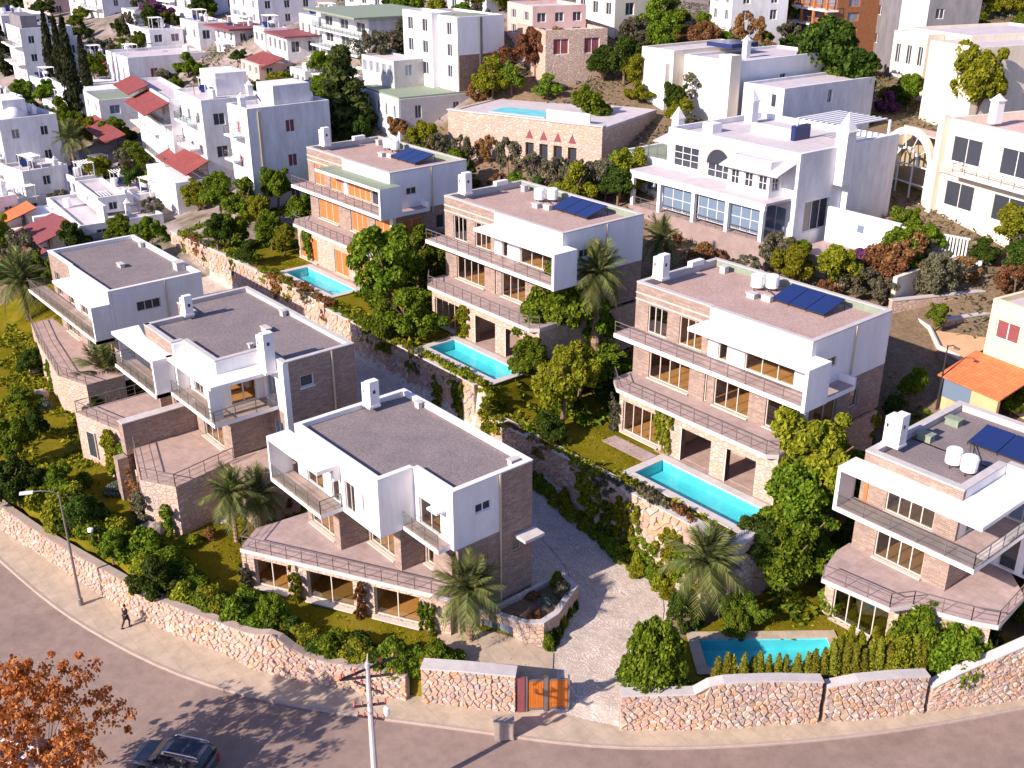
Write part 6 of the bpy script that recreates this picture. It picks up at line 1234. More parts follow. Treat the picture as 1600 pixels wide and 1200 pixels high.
# white mansion
h = House('white mansion with porch columns, arched window and pointed chimneys behind the middle villas', (1038, 318), (1237, 373), (1350, 328), 198, name='mansion', cat='mansion'); W, D, Ht = h.W, h.D, h.Ht; wt = M['white']; zf = Ht * .44
xa, ra = W * .42, 1.15; ra = 1.5; ops = [(W * .05, W * .26, zf + .7, Ht - 1.6), (xa - ra, xa + ra, zf + .4, Ht - 2.6)]
h.wallx('wall', wt, 0, W, 0, zf, Ht, ops, .35); h.win('x', *ops[0][:2], .15, *ops[0][2:], 3, mat='darkglass', frame='whiteframe', rows=3); h.win('x', *ops[1][:2], .15, *ops[1][2:], 3, mat='darkglass', frame='whiteframe', rows=2)
m = MB(); zs = Ht - 2.65
for k in range(12):
    a0, a1 = math.pi * k / 12, math.pi * (k + 1) / 12; P_ = [(xa + r * math.cos(a), zs + r * math.sin(a)) for r in (ra, ra + .3) for a in (a0, a1)]
    m.add([(P_[0][0], -.12, P_[0][1]), (P_[1][0], -.12, P_[1][1]), (P_[3][0], -.12, P_[3][1]), (P_[2][0], -.12, P_[2][1]), (P_[0][0], -.002, P_[0][1]), (P_[1][0], -.002, P_[1][1]), (P_[3][0], -.002, P_[3][1]), (P_[2][0], -.002, P_[2][1])], ((0, 3, 2, 1), (0, 1, 5, 4), (3, 7, 6, 2)))
m.build('arch_trim', M['pinkwall'], h.r); MB().add([(xa, -.02, zs)] + [(xa + ra * math.cos(math.pi * k / 12), -.02, zs + ra * math.sin(math.pi * k / 12)) for k in range(13)], [tuple([0] + list(range(1, 14)))]).build('arch_light', M['darkglass'], h.r)
h.wallx('wall', wt, 0, W, .02, -3, zf - .01, [(W * .1, W * .3, .3, zf - .8), (W * .42, W * .6, .3, zf - .8), (W * .72, W * .94, .3, zf - .8)], .35)
for a, b in ((.1, .3), (.42, .6), (.72, .94)): h.win('x', W * a, W * b, .15, .3, zf - .8, 3, mat='blueglass', frame='whiteframe')
h.wally('wall', M['town_white'], .36, D, W - .35, -3, Ht, [(D * .1, D * .36, .3, 3.2)], .35); h.win('y', D * .1, D * .36, W - .25, .3, 3.2, 3, mat='darkglass', frame='whiteframe'); h.wally('wall', wt, .36, D, 0, -3, Ht); h.box('wall', wt, .36, W - .36, D - .35, D, -3, Ht); h.box('roof', M['townroof'], .36, W - .36, .36, D - .36, Ht - .9, Ht - .55)
h.box('side_bay', M['town_white'], W + .003, W + .7, D * .48, D * .99, -3, Ht + .3)
# bay window, canopy, porch
h.body(.6, .9, -.14, -.002, .47, .9, st=1, wf=3, wr=1, wall='white', win='darkglass', ww=1.7, wh=2.8, par=.1, rows=3); h.awning(.56, .98, Ht - .9, 2.6, 'townroof', drop=.9, name='bay_roof')
pd = 3.6; h.box('porch_roof', M['townroof'], -W * .1, W * .97, -pd, -.005, zf + .05, zf + .28); h.box('porch_beam', wt, -W * .1 + .05, W * .96, -pd + .05, -pd + .4, zf - .45, zf + .045)
for x in (-.09, .14, .42, .68, .93): h.box('column', wt, x * W, x * W + .4, -pd + .06, -pd + .42, -3, zf - .452)
h.box('porch_floor', M['terrace'], -W * .1, W, -pd, .0, -3, .12); h.rail([(-W * .08, -pd + .2), (W * .92, -pd + .2)], .12, .9)
for a, b in ((.16, .41), (.45, .67), (.7, .92)): h.win('x', W * a, W * b, -pd + .55, .5, zf - .5, 3, mat='blueglass', frame='whiteframe', rows=2)
h.body(-.42, -.005, .0, .5, 0, .56, st=1, wf=2, wr=0, wall='white', win='blueglass', ww=2.2, wh=2.4, roof='lining', par=.3); h.awning(-.26, -.02, Ht * .56 + 2.2, 4.2, 'townroof', y=.45, drop=1.0, name='pergola_roof'); h.rail([(-W * .26, .3), (-W * .03, .3)], Ht * .56, 1.1)
def spire(x, y, z, hh, w):
    m = MB(); m.box(x - w / 2, x + w / 2, y - w / 2, y + w / 2, z, z + hh); m.box(x - w * .62, x + w * .62, y - w * .62, y + w * .62, z + hh + .002, z + hh + .15); e = w * .55; zz = z + hh + .152
    m.add([(x - e, y - e, zz), (x + e, y - e, zz), (x + e, y + e, zz), (x - e, y + e, zz), (x, y, zz + w * 1.25)], [(0, 1, 4), (1, 2, 4), (2, 3, 4), (3, 0, 4)]); m.build('pointed_chimney', wt, h.r)
spire(W + .35, D * .42, Ht * .55, Ht * .62, 1.3); spire(W * .1, D * .75, Ht - .5, 2.2, 1.0); spire(-W * .25, D * .4, Ht * .5, Ht * .45, .95)
h.blk('roof_wall', 'white', .32, .62, .45, .48, Ht - .56, Ht + .5); h.blk('roof_block', 'white', .12, .2, .2, .3, Ht - .55, Ht + .4); h.blk('blue_tarp', 'panel', .62, .65, .45, .62, Ht - .5, Ht + .9)
for k in range(9): h.blk('pergola_beam', 'white', .62 + .04 * k, .635 + .04 * k, .5, .98, Ht + 1.5, Ht + 1.62)
for x, y in ((.62, .5), (.97, .5), (.62, .97), (.97, .97)): h.blk('pergola_post', 'white', x, x + .012, y, y + .015, Ht - .5, Ht + 1.5)
h.box('annex_wall', M['white'], W + .75, W + 8.5, D * .28, D * .28 + .35, -4, 2.6); h.box('annex_window', M['blueglass'], W + 4.2, W + 4.9, D * .28 - .02, D * .28 - .003, .9, 1.6); h.box('side_terrace', M['terrace'], W + .75, W + 6.5, -.6, D * .28 - .03, -4, -.7)
# infill houses along the skyline
for lab, A, B, C, ty, wl in (('white house partly behind the top left trees', (255, 18), (300, 26), (340, 14), -20, 'town_white'), ('white house at the top edge left of the cubic house', (540, 14), (600, 20), (640, 8), -26, 'town_white'), ('pale house at the top edge right of the cubic house', (700, 22), (760, 30), (800, 16), -20, 'town_white'), ('cream house at the top edge among the trees', (900, 24), (960, 32), (1000, 20), -14, 'cream'), ('white houses left of the cypress trees at the top left', (-30, 60), (10, 72), (40, 56), 15, 'town_white'), ('pink and white house at the far top left', (40, 22), (80, 30), (104, 20), -10, 'pinkwall'),
    ('white house behind the cubic house garden', (470, 60), (500, 68), (520, 56), 20, 'town_white'), ('small white flat roofed house right of the red awnings', (455, 130), (478, 138), (500, 128), 104, 'white'), ('white stepped house at the left edge between the cypress and the dome', (-30, 190), (6, 204), (20, 190), 140, 'town_white'), ('white roof terrace left of the purple bougainvillea', (150, 300), (176, 318), (216, 300), 282, 'town_white'), ('white annex below the red awning house', (100, 300), (122, 310), (145, 300), 268, 'town_white')):
    h = House(lab, A, B, C, ty); h.body(st=2 if h.Ht > 5 else 1, wf=3, wr=2, wall=wl, ww=1.4, wh=1.6); h.drum(.4, .4, h.Ht - .4); h.dress(A[0])
for lab, x, y, w, hh, wl, rf in (('white cube house between the left edge cypress and the blue dormer house', 52, 152, 34, 34, 'town_white', 0), ('white two storey house below the top left corner', 62, 88, 44, 36, 'town_white', 0), ('white house with a small red awning right of the cypress group', 176, 108, 40, 26, 'white', 1), ('low white house above the brown doors', 205, 62, 56, 24, 'town_white', 0), ('white house with stacked terraces left of the dark red flat roof', 285, 62, 50, 34, 'town_white', 0), ('narrow white house between the red flat roof and the conservatory', 398, 66, 30, 26, 'white', 0),
    ('small white annex left of the brown door roof flat', 120, 108, 34, 24, 'town_white', 0), ('white stepped cube above the dome house', 70, 178, 40, 24, 'town_white', 0), ('white wall house beside the slim palm', 128, 282, 36, 22, 'town_white', 0), ('white terrace house left of the orange awning', -18, 350, 44, 40, 'town_white', 0), ('white house at the left edge above the leftmost villa terrace', 6, 338, 34, 30, 'white', 0), ('white house with maroon shutters below the dome house', 66, 262, 40, 26, 'white', 2), ('white cube behind the L-shaped house', 196, 318, 46, 22, 'town_white', 0), ('small house with red awning behind the pine', 470, 160, 30, 26, 'white', 1), ('low white house under the grass roof wing', 520, 150, 30, 24, 'town_white', 0)):
    h = House(lab, (x, y), (x + w * .55, y + w * .16), (x + w, y - w * .04), y - hh); h.body(st=2 if h.Ht > 5 else 1, wf=2, wr=2, wall=wl, ww=1.5, wh=1.6, win='maroon' if rf == 2 else 'darkglass'); h.drum(.3, .6, h.Ht - .4); h.dress(x)
    if rf == 1: h.awning(-.05, .7, h.Ht * .6, 1.8, drop=.7)
    if h.Ht > 4: h.blk('roof_room', 'town_white', .45, .95, .4, .9, h.Ht - .4, h.Ht + 1.9); h.dish(.2, .2, h.Ht - .4)
# arched stone terrace wall with the upper pool
p0 = at(702, 262, 14.5); p1 = at(938, 296, 14.5); L = math.hypot(p1[0] - p0[0], p1[1] - p0[1]); rz = math.atan2(p1[1] - p0[1], p1[0] - p0[0])
V = Villa('stone_terrace_wall', 'tall pale stone terrace wall with a row of narrow arched windows', (p0[0], p0[1], 14.5), 'stone wall', None, rz); d = ray(702, 172); t_ = ((p0[0] - CX) * d[0] + (p0[1] - CY) * d[1]) / (d[0] ** 2 + d[1] ** 2); Zt = CZ + d[2] * t_ - 14.5
ops = []
for u in (.55, .64, .73, .82): x = L * u; ops.append((x - .55, x + .55, 1.2, Zt * .62))
V.wallx('wall', M['rubble_flat'], 0, L, 0, -4, Zt, ops, .6)
for o in ops: V.win('x', o[0], o[1], .3, o[2], o[3], 1, mat='darkglass', frame='shutter'); c = (o[0] + o[1]) / 2; MB().add([(c - .5, -.02, o[3] + .45), (c + .5, -.02, o[3] + .45), (c, -.02, o[3] + 1.5), (c - .5, .2, o[3] + .45), (c + .5, .2, o[3] + .45), (c, .2, o[3] + 1.5)], [(0, 1, 2), (0, 3, 4, 1), (1, 4, 5, 2), (2, 5, 3, 0)]).build('arch_light', M['maroon'], V.r)
V.wally('wall', M['rubble_flat'], .61, 9, 0, -4, Zt, (), .6); V.wally('wall', M['rubble_flat'], .61, 13.9, L - .6, -5, Zt - .41, (), .59); V.box('terrace_top', M['townroof'], .61, L, .61, 14, Zt - .4, Zt - .1); V.box('coping', M['concrete'], -.1, L + .1, -.1, .7, Zt + .003, Zt + .15)
r = thing('swimming_pool', 'blue pool on top of the arched stone wall near the top', 'swimming pool', (p0[0], p0[1], 14.5 + Zt), rz, 'pools in the distance'); MB().box(L * .25, L * .62, .8, 4.5, -.05, .2).build('pool_edge', M['concrete'], r); MB().box(L * .26, L * .61, .95, 4.35, .201, .22).build('water', M['pooltile2'] if 'pooltile2' in M else M['pooltile'], r)
MB().box(L * .63, L * .9, .9, 1.1, -.05, 1.1).build('white_wall', M['white'], r)
# garden walls on the right slope
p = at(1390, 470, 12); props(MB().box(0, .4, 0, 9, -3, 2.2).build('garden_wall', M['cream'], None, loc=p), 'cream garden wall right of the middle right villa roof', 'garden wall'); 
p = at(1260, 356, 13); V = Villa('garden_wall', 'white garden wall with a tall white picket screen below the cream house', at(1335, 385, 13), 'garden wall', None, R(10)); V.box('wall', M['town_white'], 0, 12, 0, .3, -3, .9)
for k in range(22): V.box('picket', M['whiteframe'], 4 + k * .3, 4.15 + k * .3, .1, .2, .9, 2.6)
V.box('rail', M['whiteframe'], 4, 10.6, .09, .21, 2.602, 2.75)
Q = [at(px_, py_, 10.8) for px_, py_ in ((1390, 488), (1425, 497), (1452, 515), (1466, 545), (1500, 562), (1540, 545), (1560, 500), (1500, 465), (1420, 462))]
r = thing('retaining_wall', 'curved dark retaining wall holding up the peach terrace right of the middle right villa', 'retaining wall', (Q[0][0], Q[0][1], 4)); MB().prism([(q[0], q[1]) for q in reversed(Q)], 3, 10.8, mt=1).build('wall', [M['stonewall'], M['peach']], r, r.location)
m = MB()
for q0, q1 in zip(Q[:5], Q[1:5]): m.tube([(q0[0], q0[1], 10.95), (q1[0], q1[1], 10.95)], .2, n=6)
m.build('coping', M['cream'], r, r.location)

p = gp(1462, 645); r = thing('street_lamp', 'dark lamp post beside the tiled porch right of the middle right villa', 'street lamp', p); MB().lathe([(.09, -.1), (.05, 5.2)], n=8).build('pole', M['dark'], r); MB().tube([(0, 0, 5.1), (.5, -.2, 5.4), (.9, -.4, 5.35)], .04, n=5).build('arm', M['dark'], r); MB().box(.7, 1.1, -.55, -.3, 5.27, 5.38).build('lamp_head', M['rail'], r)

for lab, A_, B_, zz in (('low stone bank wall below the dry shrubs at the right', (1395, 470), (1540, 455), 12.4), ('upper stone bank wall under the white picket screen', (1375, 430), (1520, 425), 13.4), ('short stone wall between the yellow house and the dry bank', (1480, 500), (1560, 488), 11.6)):
    p, q = at(*A_, zz), at(*B_, zz); L_ = math.hypot(q[0] - p[0], q[1] - p[1]); V = Villa('garden_wall', lab, p, 'garden wall', None, math.atan2(q[1] - p[1], q[0] - p[0])); V.box('wall', M['rubble_flat'], 0, L_, 0, .5, -4, -.06); V.box('coping', M['concrete'], -.05, L_ + .05, -.05, .55, -.058, .03)
# ------------------------------------------------------------------ trees and shrubs behind and between the houses
def bt(kind, mt, L, name='tree', cat='tree', clear=.12):
    for px, py, r, h, lab in L: px_plant(kind, px, py, r * (1.18 if kind == 'broad' else 1), h, lab, name=name, cat=cat, mat=mt, clear=clear)
bt('cypress', 'cypress', [(88, 148, 11, 112, 'tall dark cypress left of its group at the upper left'), (106, 165, 12, 118, 'dark cypress in the middle of the upper left group'), (122, 190, 15, 140, 'thickest dark cypress of the upper left group'), (140, 160, 11, 92, 'dark cypress at the right of the upper left group'), (10, 118, 12, 84, 'dark cypress at the left edge near the top'), (24, 112, 9, 64, 'shorter cypress beside the one at the left edge')], 'cypress_tree', 'cypress', .02)
bt('pine', 'pine', [(540, 222, 54, 132, 'bushy green pine standing between the lilac house and the garage wing'), (490, 208, 26, 60, 'small pine left of the bushy pine')], 'pine_tree', 'pine', .05)
bt('broad', 'green', [(75, 172, 22, 44, 'tree at the foot of the left cypresses'), (100, 200, 24, 46, 'tree below the upper left cypresses'), (150, 135, 22, 44, 'bright round pine like tree right of the cypresses'), (185, 232, 26, 44, 'tree below the small house with green roof'), (215, 265, 26, 46, 'tree under the terraced house with red awnings'), (245, 300, 28, 44, 'tree left of the purple bougainvillea'),
    (345, 335, 30, 62, 'tree below the largest town house'), (385, 345, 30, 66, 'tree below the lilac block'), (435, 330, 30, 60, 'tree left of the shuttered villa'), (470, 365, 24, 56, 'tree touching the shuttered villa terrace'), (360, 390, 26, 60, 'tree above the left end of the retaining wall'), (425, 392, 28, 60, 'tree left of the smallest pool'),
    (922, 205, 36, 64, 'dense round tree above the arched stone wall'), (1025, 62, 32, 66, 'green tree behind the cream modern house'), (1345, 172, 24, 44, 'round green tree right of the pointed chimney'), (1368, 310, 14, 60, 'green tree squeezed between the mansion and the arched window'), (1578, 648, 40, 60, 'green tree between the yellow house and the right villa'), (1535, 630, 26, 40, 'small tree before the tiled porch'), (1420, 640, 26, 70, 'tree in the shade beside the curved retaining wall'), (320, 28, 26, 44, 'dark tree at the top beside the white apartment house')], 'broadleaf_tree', 'tree')
bt('broad', 'yellow', [(130, 235, 24, 44, 'yellowish tree in the upper left gardens'), (160, 290, 26, 42, 'yellowish tree right of the slim town palm'), (310, 325, 24, 46, 'yellow tree below the largest town house awning'), (405, 360, 26, 56, 'yellow tree near the lilac block'), (445, 400, 22, 48, 'yellowish tree over the left lawn of the shuttered villa'), (770, 155, 28, 64, 'yellow green tree right of the cubic house'), (1515, 212, 50, 120, 'large yellowish tree in front of the cream house with three windows'), (1575, 400, 36, 78, 'yellowish tree at the right edge below the cream arched house'), (760, 22, 30, 44, 'yellow green trees at the top centre'), (1560, 20, 40, 44, 'yellow green tree at the top right corner'), (1440, 45, 26, 34, 'yellowish bush right of the dark grey slab house')], 'broadleaf_tree', 'tree')
bt('broad', 'dark', [(55, 205, 22, 46, 'dark tree left of the upper left cypresses'), (215, 300, 22, 36, 'dark tree below the town gardens'), (345, 420, 24, 56, 'dark tree at the left end of the retaining wall'), (390, 425, 20, 44, 'dark tree above the retaining wall'), (1300, 180, 66, 140, 'big dark tree behind the mansion'), (1245, 150, 26, 44, 'dark tree left of the big dark tree'), (1050, 50, 24, 46, 'dark tree left of the lilac shaded house'), (1210, 45, 30, 50, 'dark trees left of the timber house'), (1395, 670, 22, 50, 'dark tree behind the chimney of the right villa'), (1480, 180, 24, 36, 'dark bush below the three narrow windows'), (240, 62, 20, 50, 'dark tree behind the white cube house'), (960, 40, 26, 46, 'dark tree left of the green tree at the top'), (25, 22, 26, 34, 'dark tree at the top left corner'), (70, 30, 22, 26, 'dark tree beside the pink and white house')], 'broadleaf_tree', 'tree')
bt('broad', 'rust', [(835, 125, 30, 72, 'rust coloured tree left of its neighbour above the upper pool'), (875, 105, 26, 60, 'rust brown tree below the low stone villa'), (915, 100, 24, 40, 'rust bush left of the cream house'), (945, 235, 24, 36, 'rust bush left of the mansion chimney'), (1095, 420, 26, 40, 'rust bush below the mansion porch'), (625, 225, 20, 36, 'rust bush behind the roof of the shuttered villa'), (1410, 360, 26, 24, 'rust bush below the arched window'), (1290, 50, 18, 30, 'rust bush by the timber house'), (1060, 70, 22, 30, 'rust bush above the cream house roof')], 'broadleaf_tree', 'tree')
bt('broad', 'bright', [(800, 150, 22, 50, 'bright green tree at the end of the upper lawn'), (855, 155, 22, 36, 'bright bush right of the rust tree'), (1460, 518, 20, 42, 'clipped round green tree on the peach terrace'), (1200, 165, 20, 32, 'bright bush below the cream pillar'), (160, 320, 24, 30, 'bright bush above the white L-shaped house')], 'broadleaf_tree', 'tree', .1)
bt('loose', 'olive', [(410, 318, 30, 84, 'grey olive tree between the two big town houses'), (580, 118, 34, 62, 'olive tree in front of the modern terraced house'), (650, 262, 24, 50, 'olive tree at the left of the slope below the arched wall'), (685, 270, 24, 54, 'olive tree with a rusty neighbour below the arched wall'), (720, 270, 22, 54, 'olive tree at the left corner of the arched wall'), (795, 282, 24, 62, 'olive tree in front of the plain part of the arched wall'), (835, 296, 26, 52, 'olive tree below the first arched window'), (870, 302, 26, 52, 'olive tree below the middle arched windows'), (905, 312, 28, 58, 'olive tree below the last arched window'), (945, 318, 28, 62, 'olive tree left of the mansion porch'),
    (1092, 172, 44, 62, 'wide olive tree in front of the cream house'), (1190, 150, 26, 42, 'olive tree right of the cream pillar'), (1150, 170, 22, 30, 'small olive tree by the boulder'), (1215, 430, 34, 64, 'olive tree behind the roof of the middle right villa'), (1165, 440, 24, 40, 'olive bush left of its taller neighbour behind the middle right villa'), (1335, 470, 36, 50, 'olive tree below the purple bougainvillea'), (1375, 480, 26, 46, 'olive tree at the corner of the peach terrace'), (880, 60, 24, 40, 'olive tree beside the pinkish house'), (1005, 80, 20, 40, 'olive tree left of the cream house'), (200, 275, 24, 40, 'olive tree in the town gardens'), (240, 345, 22, 34, 'olive bush beside the L-shaped house'), (600, 108, 22, 50, 'olive tree touching the cubic house')], 'olive_tree', 'olive tree', .2)
bt('broad', 'purple', [(285, 318, 20, 32, 'purple bougainvillea at the foot of the largest town house'), (245, 40, 26, 38, 'purple bush near the top left'), (1345, 430, 34, 44, 'big purple bougainvillea on the terrace below the white picket screen'), (1310, 445, 22, 32, 'smaller purple bougainvillea left of the big one'), (1385, 178, 18, 34, 'purple shrub behind the arched window house')], 'bougainvillea', 'bougainvillea', .0)
bt('loose', 'rust', [(1045, 395, 22, 34, 'flowering pinkish shrub below the mansion porch'), (1115, 428, 26, 36, 'pale flowering shrub right of the rust bush'), (1440, 430, 30, 34, 'dry rust shrub on the bank at the right'), (1500, 440, 34, 36, 'dry shrubs on the bank below the cream arched house'), (1290, 470, 22, 30, 'dry shrub behind the solar panels'), (760, 255, 20, 40, 'reddish bare shrub at the left end of the arched wall')], 'shrub', 'shrub', .0)
HB = [o for o in bpy.data.objects if o.parent is None and o.get('category') in ('house', 'mansion', 'villa', 'stone wall', 'swimming pool')]
FP = []
bpy.context.view_layer.update()
for o in HB:
    for c in o.children:
        if c.type != 'MESH' or c.name.split('.')[0] in ('roof_vent',): continue
        q = [o.matrix_world @ c.matrix_local @ Vector(k) for k in c.bound_box]; FP.append((min(v.x for v in q), max(v.x for v in q), min(v.y for v in q), max(v.y for v in q)))
FPA = np.array(FP)
def free(x, y, e=.6): return not np.any((FPA[:, 0] - e < x) & (x < FPA[:, 1] + e) & (FPA[:, 2] - e < y) & (y < FPA[:, 3] + e))
rg = random.Random(77); n_ = 0
while n_ < 290:
    px, py = rg.uniform(-20, 1620), rg.uniform(5, 470)
    if py > 330 and 240 < px < 1180: continue
    p = gp(px, py)
    if 1370 < px < 1640 and 180 < py < 380: continue
    if not free(p[0], p[1]) or (p[1] < 66 and p[0] > -46): continue
    left = p[0] < -50; s_ = rg.uniform(.8, 2.0); mt = rg.choice(('green', 'green', 'dark', 'olive', 'yellow', 'rust') if not left else ('green', 'dark', 'green', 'yellow', 'olive'))
    if n_ % 5 < 4:
        kd = 'loose' if mt in ('olive', 'rust') else 'broad'; s_ = rg.uniform(1.6, 3.0)
        plant(kd, (p[0], p[1], p[2] - .15), s_, s_ * rg.uniform(1.3, 2.2), MT[mt] + (' small tree on the town slope, ' if left else ' small tree on the hillside, ') + zone(px, [(120, 'at the far left of the photo'), (300, 'among the white town houses'), (520, 'above the shuttered villa'), (760, 'near the cubic house'), (980, 'above the upper pool'), (1220, 'behind the mansion'), (1420, 'right of the mansion'), (9999, 'at the right edge of the photo')]), name='small_tree', cat='tree', group=('town slope ' if left else 'hillside ') + mt + ' trees', mat=mt, clear=.1); n_ += 1; continue
    plant('shrub', (p[0], p[1], p[2] - .15), s_, s_ * rg.uniform(.9, 1.6), {'green': 'green', 'dark': 'dark green', 'olive': 'grey olive', 'yellow': 'yellow green', 'rust': 'rust brown'}[mt] + (' shrub on the town slope, ' if left else ' shrub on the hillside, ') + zone(px, [(120, 'at the far left of the photo'), (300, 'among the white town houses'), (520, 'above the shuttered villa'), (760, 'near the cubic house'), (980, 'above the upper pool'), (1220, 'behind the mansion'), (1420, 'right of the mansion'), (9999, 'at the right edge of the photo')]), name='shrub', cat='shrub', group=('town slope ' if left else 'hillside ') + mt + ' shrubs', mat=mt); n_ += 1
rg = np.random.default_rng(9); V = []
X = rg.uniform(-150, 70, 170000); Y = rg.uniform(62, 210, 170000); nz = np.sin(X * .21 + 2 * np.sin(Y * .17)) + np.sin(Y * .27 + X * .13) + rg.normal(size=170000) * .4
ok = (nz > -.3) & ~((X < -48) & (nz < .5)); X, Y = X[ok], Y[ok]; Z = Hn(X, Y); m_ = len(X); p = np.stack([X, Y, Z + .5 * rg.random(m_)], 1); a = rg.normal(size=(m_, 3)) * np.array([1, 1, .6]); a /= np.linalg.norm(a, axis=1)[:, None]; b = np.cross(a, rg.normal(size=(m_, 3))); b /= np.linalg.norm(b, axis=1)[:, None]
s_ = .3 * (.5 + rg.random(m_))[:, None]; V = np.stack([p - a * s_ * .5, p - b * s_ * .4, p + a * s_, p + b * s_ * .4], 1).reshape(-1, 3)
o = bpy.data.objects.new('ground_cover', cloud_mesh('ground_cover', V, F_['olive'])); COL.objects.link(o); props(o, 'dry scrub covering the hillside between the houses', kind='stuff')
# ------------------------------------------------------------------ street level: autumn tree, cars, person
p = at(45, 1140, 6.2); r = thing('autumn_tree', 'tree with orange autumn leaves at the lower left corner', 'tree', (p[0], p[1], 0)); inst('crown', C_['autumn'][0], r, (0, 0, 2.6), (0, 0, .6), (4.6, 4.6, 6.8))
m = MB(); rg = random.Random(8); m.tube([(.4, .6, -.1), (.2, .2, 2.2), (0, 0, 4.2)], .2, .13, 8)
for i in range(11):
    a = i * 2.4; z = 2.0 + i * .22; L = rg.uniform(2.2, 3.8); q = [(.1, .1, z), (math.cos(a) * L * .4, math.sin(a) * L * .4, z + 1.2), (math.cos(a) * L, math.sin(a) * L, z + 2.3 + rg.uniform(-.6, .8))]; m.tube(q, .075, .015, 5)
    for k in range(3): b = a + rg.uniform(-.9, .9); s_ = q[1]; m.tube([s_, (s_[0] + math.cos(b) * 1.1, s_[1] + math.sin(b) * 1.1, s_[2] + .9), (s_[0] + math.cos(b) * 1.9, s_[1] + math.sin(b) * 1.9, s_[2] + 1.2)], .03, .008, 4)
m.build('trunk', M['palebark'], r)
M['carpaint'] = NT('dark_blue_grey_car_paint').fin((.10, .105, .12), .25, .6, .5); M['carwhite'] = NT('white_car_paint').fin((.75, .75, .78), .3, .5); M['chrome'] = NT('silver_trim').fin((.75, .73, .72), .2, .6, .9); M['tyre'] = NT('black_tyre').fin((.02, .02, .02), .9, .2); M['carglass'] = NT('dark_car_glass').fin((.012, .014, .02), .05, .8); M['taillight'] = NT('red_tail_light').fin((.4, .02, .02), .3, .5); M['headlamp'] = NT('clear_head_lamp').fin((.7, .7, .72), .1, .6)
def car(label, x, y, yaw, paint, h=1.72):
    r = thing('parked_car', label, 'car', (x, y, 0.02), yaw); W = .93
    def loft(secs, mat, name, parent=r):   # secs: x, half width low, half width high, z0, z1
        m = MB()
        for X, w0, w1, z0, z1 in secs: m.v += [(X, -w0 * .9, z0), (X, w0 * .9, z0), (X, w0, z0 + (z1 - z0) * .25), (X, w0, z0 + (z1 - z0) * .7), (X, w1, z1 - .03), (X, w1 - .12, z1), (X, -w1 + .12, z1), (X, -w1, z1 - .03), (X, -w0, z0 + (z1 - z0) * .7), (X, -w0, z0 + (z1 - z0) * .25)]
        for i in range(len(secs) - 1):
            for j in range(10): jj = (j + 1) % 10; m.f.append((i * 10 + j, i * 10 + jj, i * 10 + 10 + jj, i * 10 + 10 + j)); m.m.append(0)
        m.f += [tuple(range(9, -1, -1)), tuple((len(secs) - 1) * 10 + j for j in range(10))]; m.m += [0, 0]; return m.build(name, M[mat], parent)
    loft([(-2.28, .78, .72, .42, .9), (-2.15, .9, .84, .3, 1.02), (-1.2, W, .9, .24, 1.05), (.5, W, .9, .24, 1.03), (1.3, .92, .86, .24, .98), (2.0, .9, .8, .28, .88), (2.3, .76, .68, .4, .76)], paint, 'body')
    g = loft([(-2.12, .84, .66, 1.0, 1.35), (-1.85, .85, .68, 1.0, h - .08), (-1.0, .86, .7, 1.0, h - .03), (.1, .86, .7, 1.0, h - .06), (.55, .85, .68, 1.0, h - .22), (1.15, .82, .74, .98, 1.08)], 'carglass', 'cabin_glass')
    MB().prism([(-1.95, -.66), (.25, -.66), (.25, .66), (-1.95, .66)], h - .07, h + .01).build('roof', M[paint], r); MB().box(-.75, .05, -.5, .5, h + .012, h + .022).build('sunroof', M['carglass'], r); MB().box(-1.7, -.9, -.5, .5, h + .012, h + .02).build('sunroof', M['carglass'], r)
    for s in (-1, 1):
        MB().tube([(-1.85, s * .66, h + .01), (-1.7, s * .66, h + .09), (0, s * .66, h + .09), (.2, s * .66, h)], .035, n=6).build('roof_rail', M['chrome'], r)
        MB().box(-1.95, .3, s * .70 - .03, s * .70 + .03, h - .14, h - .06).build('roof_edge', M['chrome'], r)
        for xx in (-.95, .12): MB().add([(xx - .05, s * .87, 1.02), (xx + .05, s * .87, 1.02), (xx + .03, s * .72, h - .1), (xx - .07, s * .72, h - .1)], [(0, 1, 2, 3)]).build('door_pillar', M[paint], r)
        MB().obox((.75, s * 1.0, 1.05), (.12, .2, .14)).build('wing_mirror', M[paint], r); MB().box(2.12, 2.27, s * .62 - .15, s * .62 + .15, .62, .74).build('headlight', M['headlamp'], r); MB().box(-2.31, -2.2, s * .68 - .1, s * .68 + .1, .68, .98).build('tail_light', M['taillight'], r)
        for xx in (-1.4, 1.42):
            m = MB(); n = 18
            m.v = [(xx + math.cos(6.283 * k / n) * q, s * .92 + d, .35 + math.sin(6.283 * k / n) * q) for q, d in ((.2, -.11), (.33, -.12), (.35, 0), (.33, .05), (.2, .04)) for k in range(n)]
            m.f = [(i * n + k, i * n + (k + 1) % n, i * n + n + (k + 1) % n, i * n + n + k) for i in range(4) for k in range(n)]; m.m = [0] * len(m.f); w = m.build('wheel', M['tyre'], r)
            m = MB(); m.v = [(xx + math.cos(6.283 * k / n) * .215, s * .95, .35 + math.sin(6.283 * k / n) * .215) for k in range(n)] + [(xx, s * .98, .35)]; m.f = [(k, (k + 1) % n, n) for k in range(n)]; m.m = [0] * n; m.build('rim', M['chrome'], w)
    return r
p = at(270, 1166, 1.6); car('dark car with silver roof rails parked at the lower left', p[0], p[1], R(35) + math.pi, 'carpaint'); p = at(20, 1185, 1.2); car('white car half hidden under the autumn tree at the lower left corner', p[0] - 1, p[1] - .4, R(30) + math.pi, 'carwhite', 1.5)
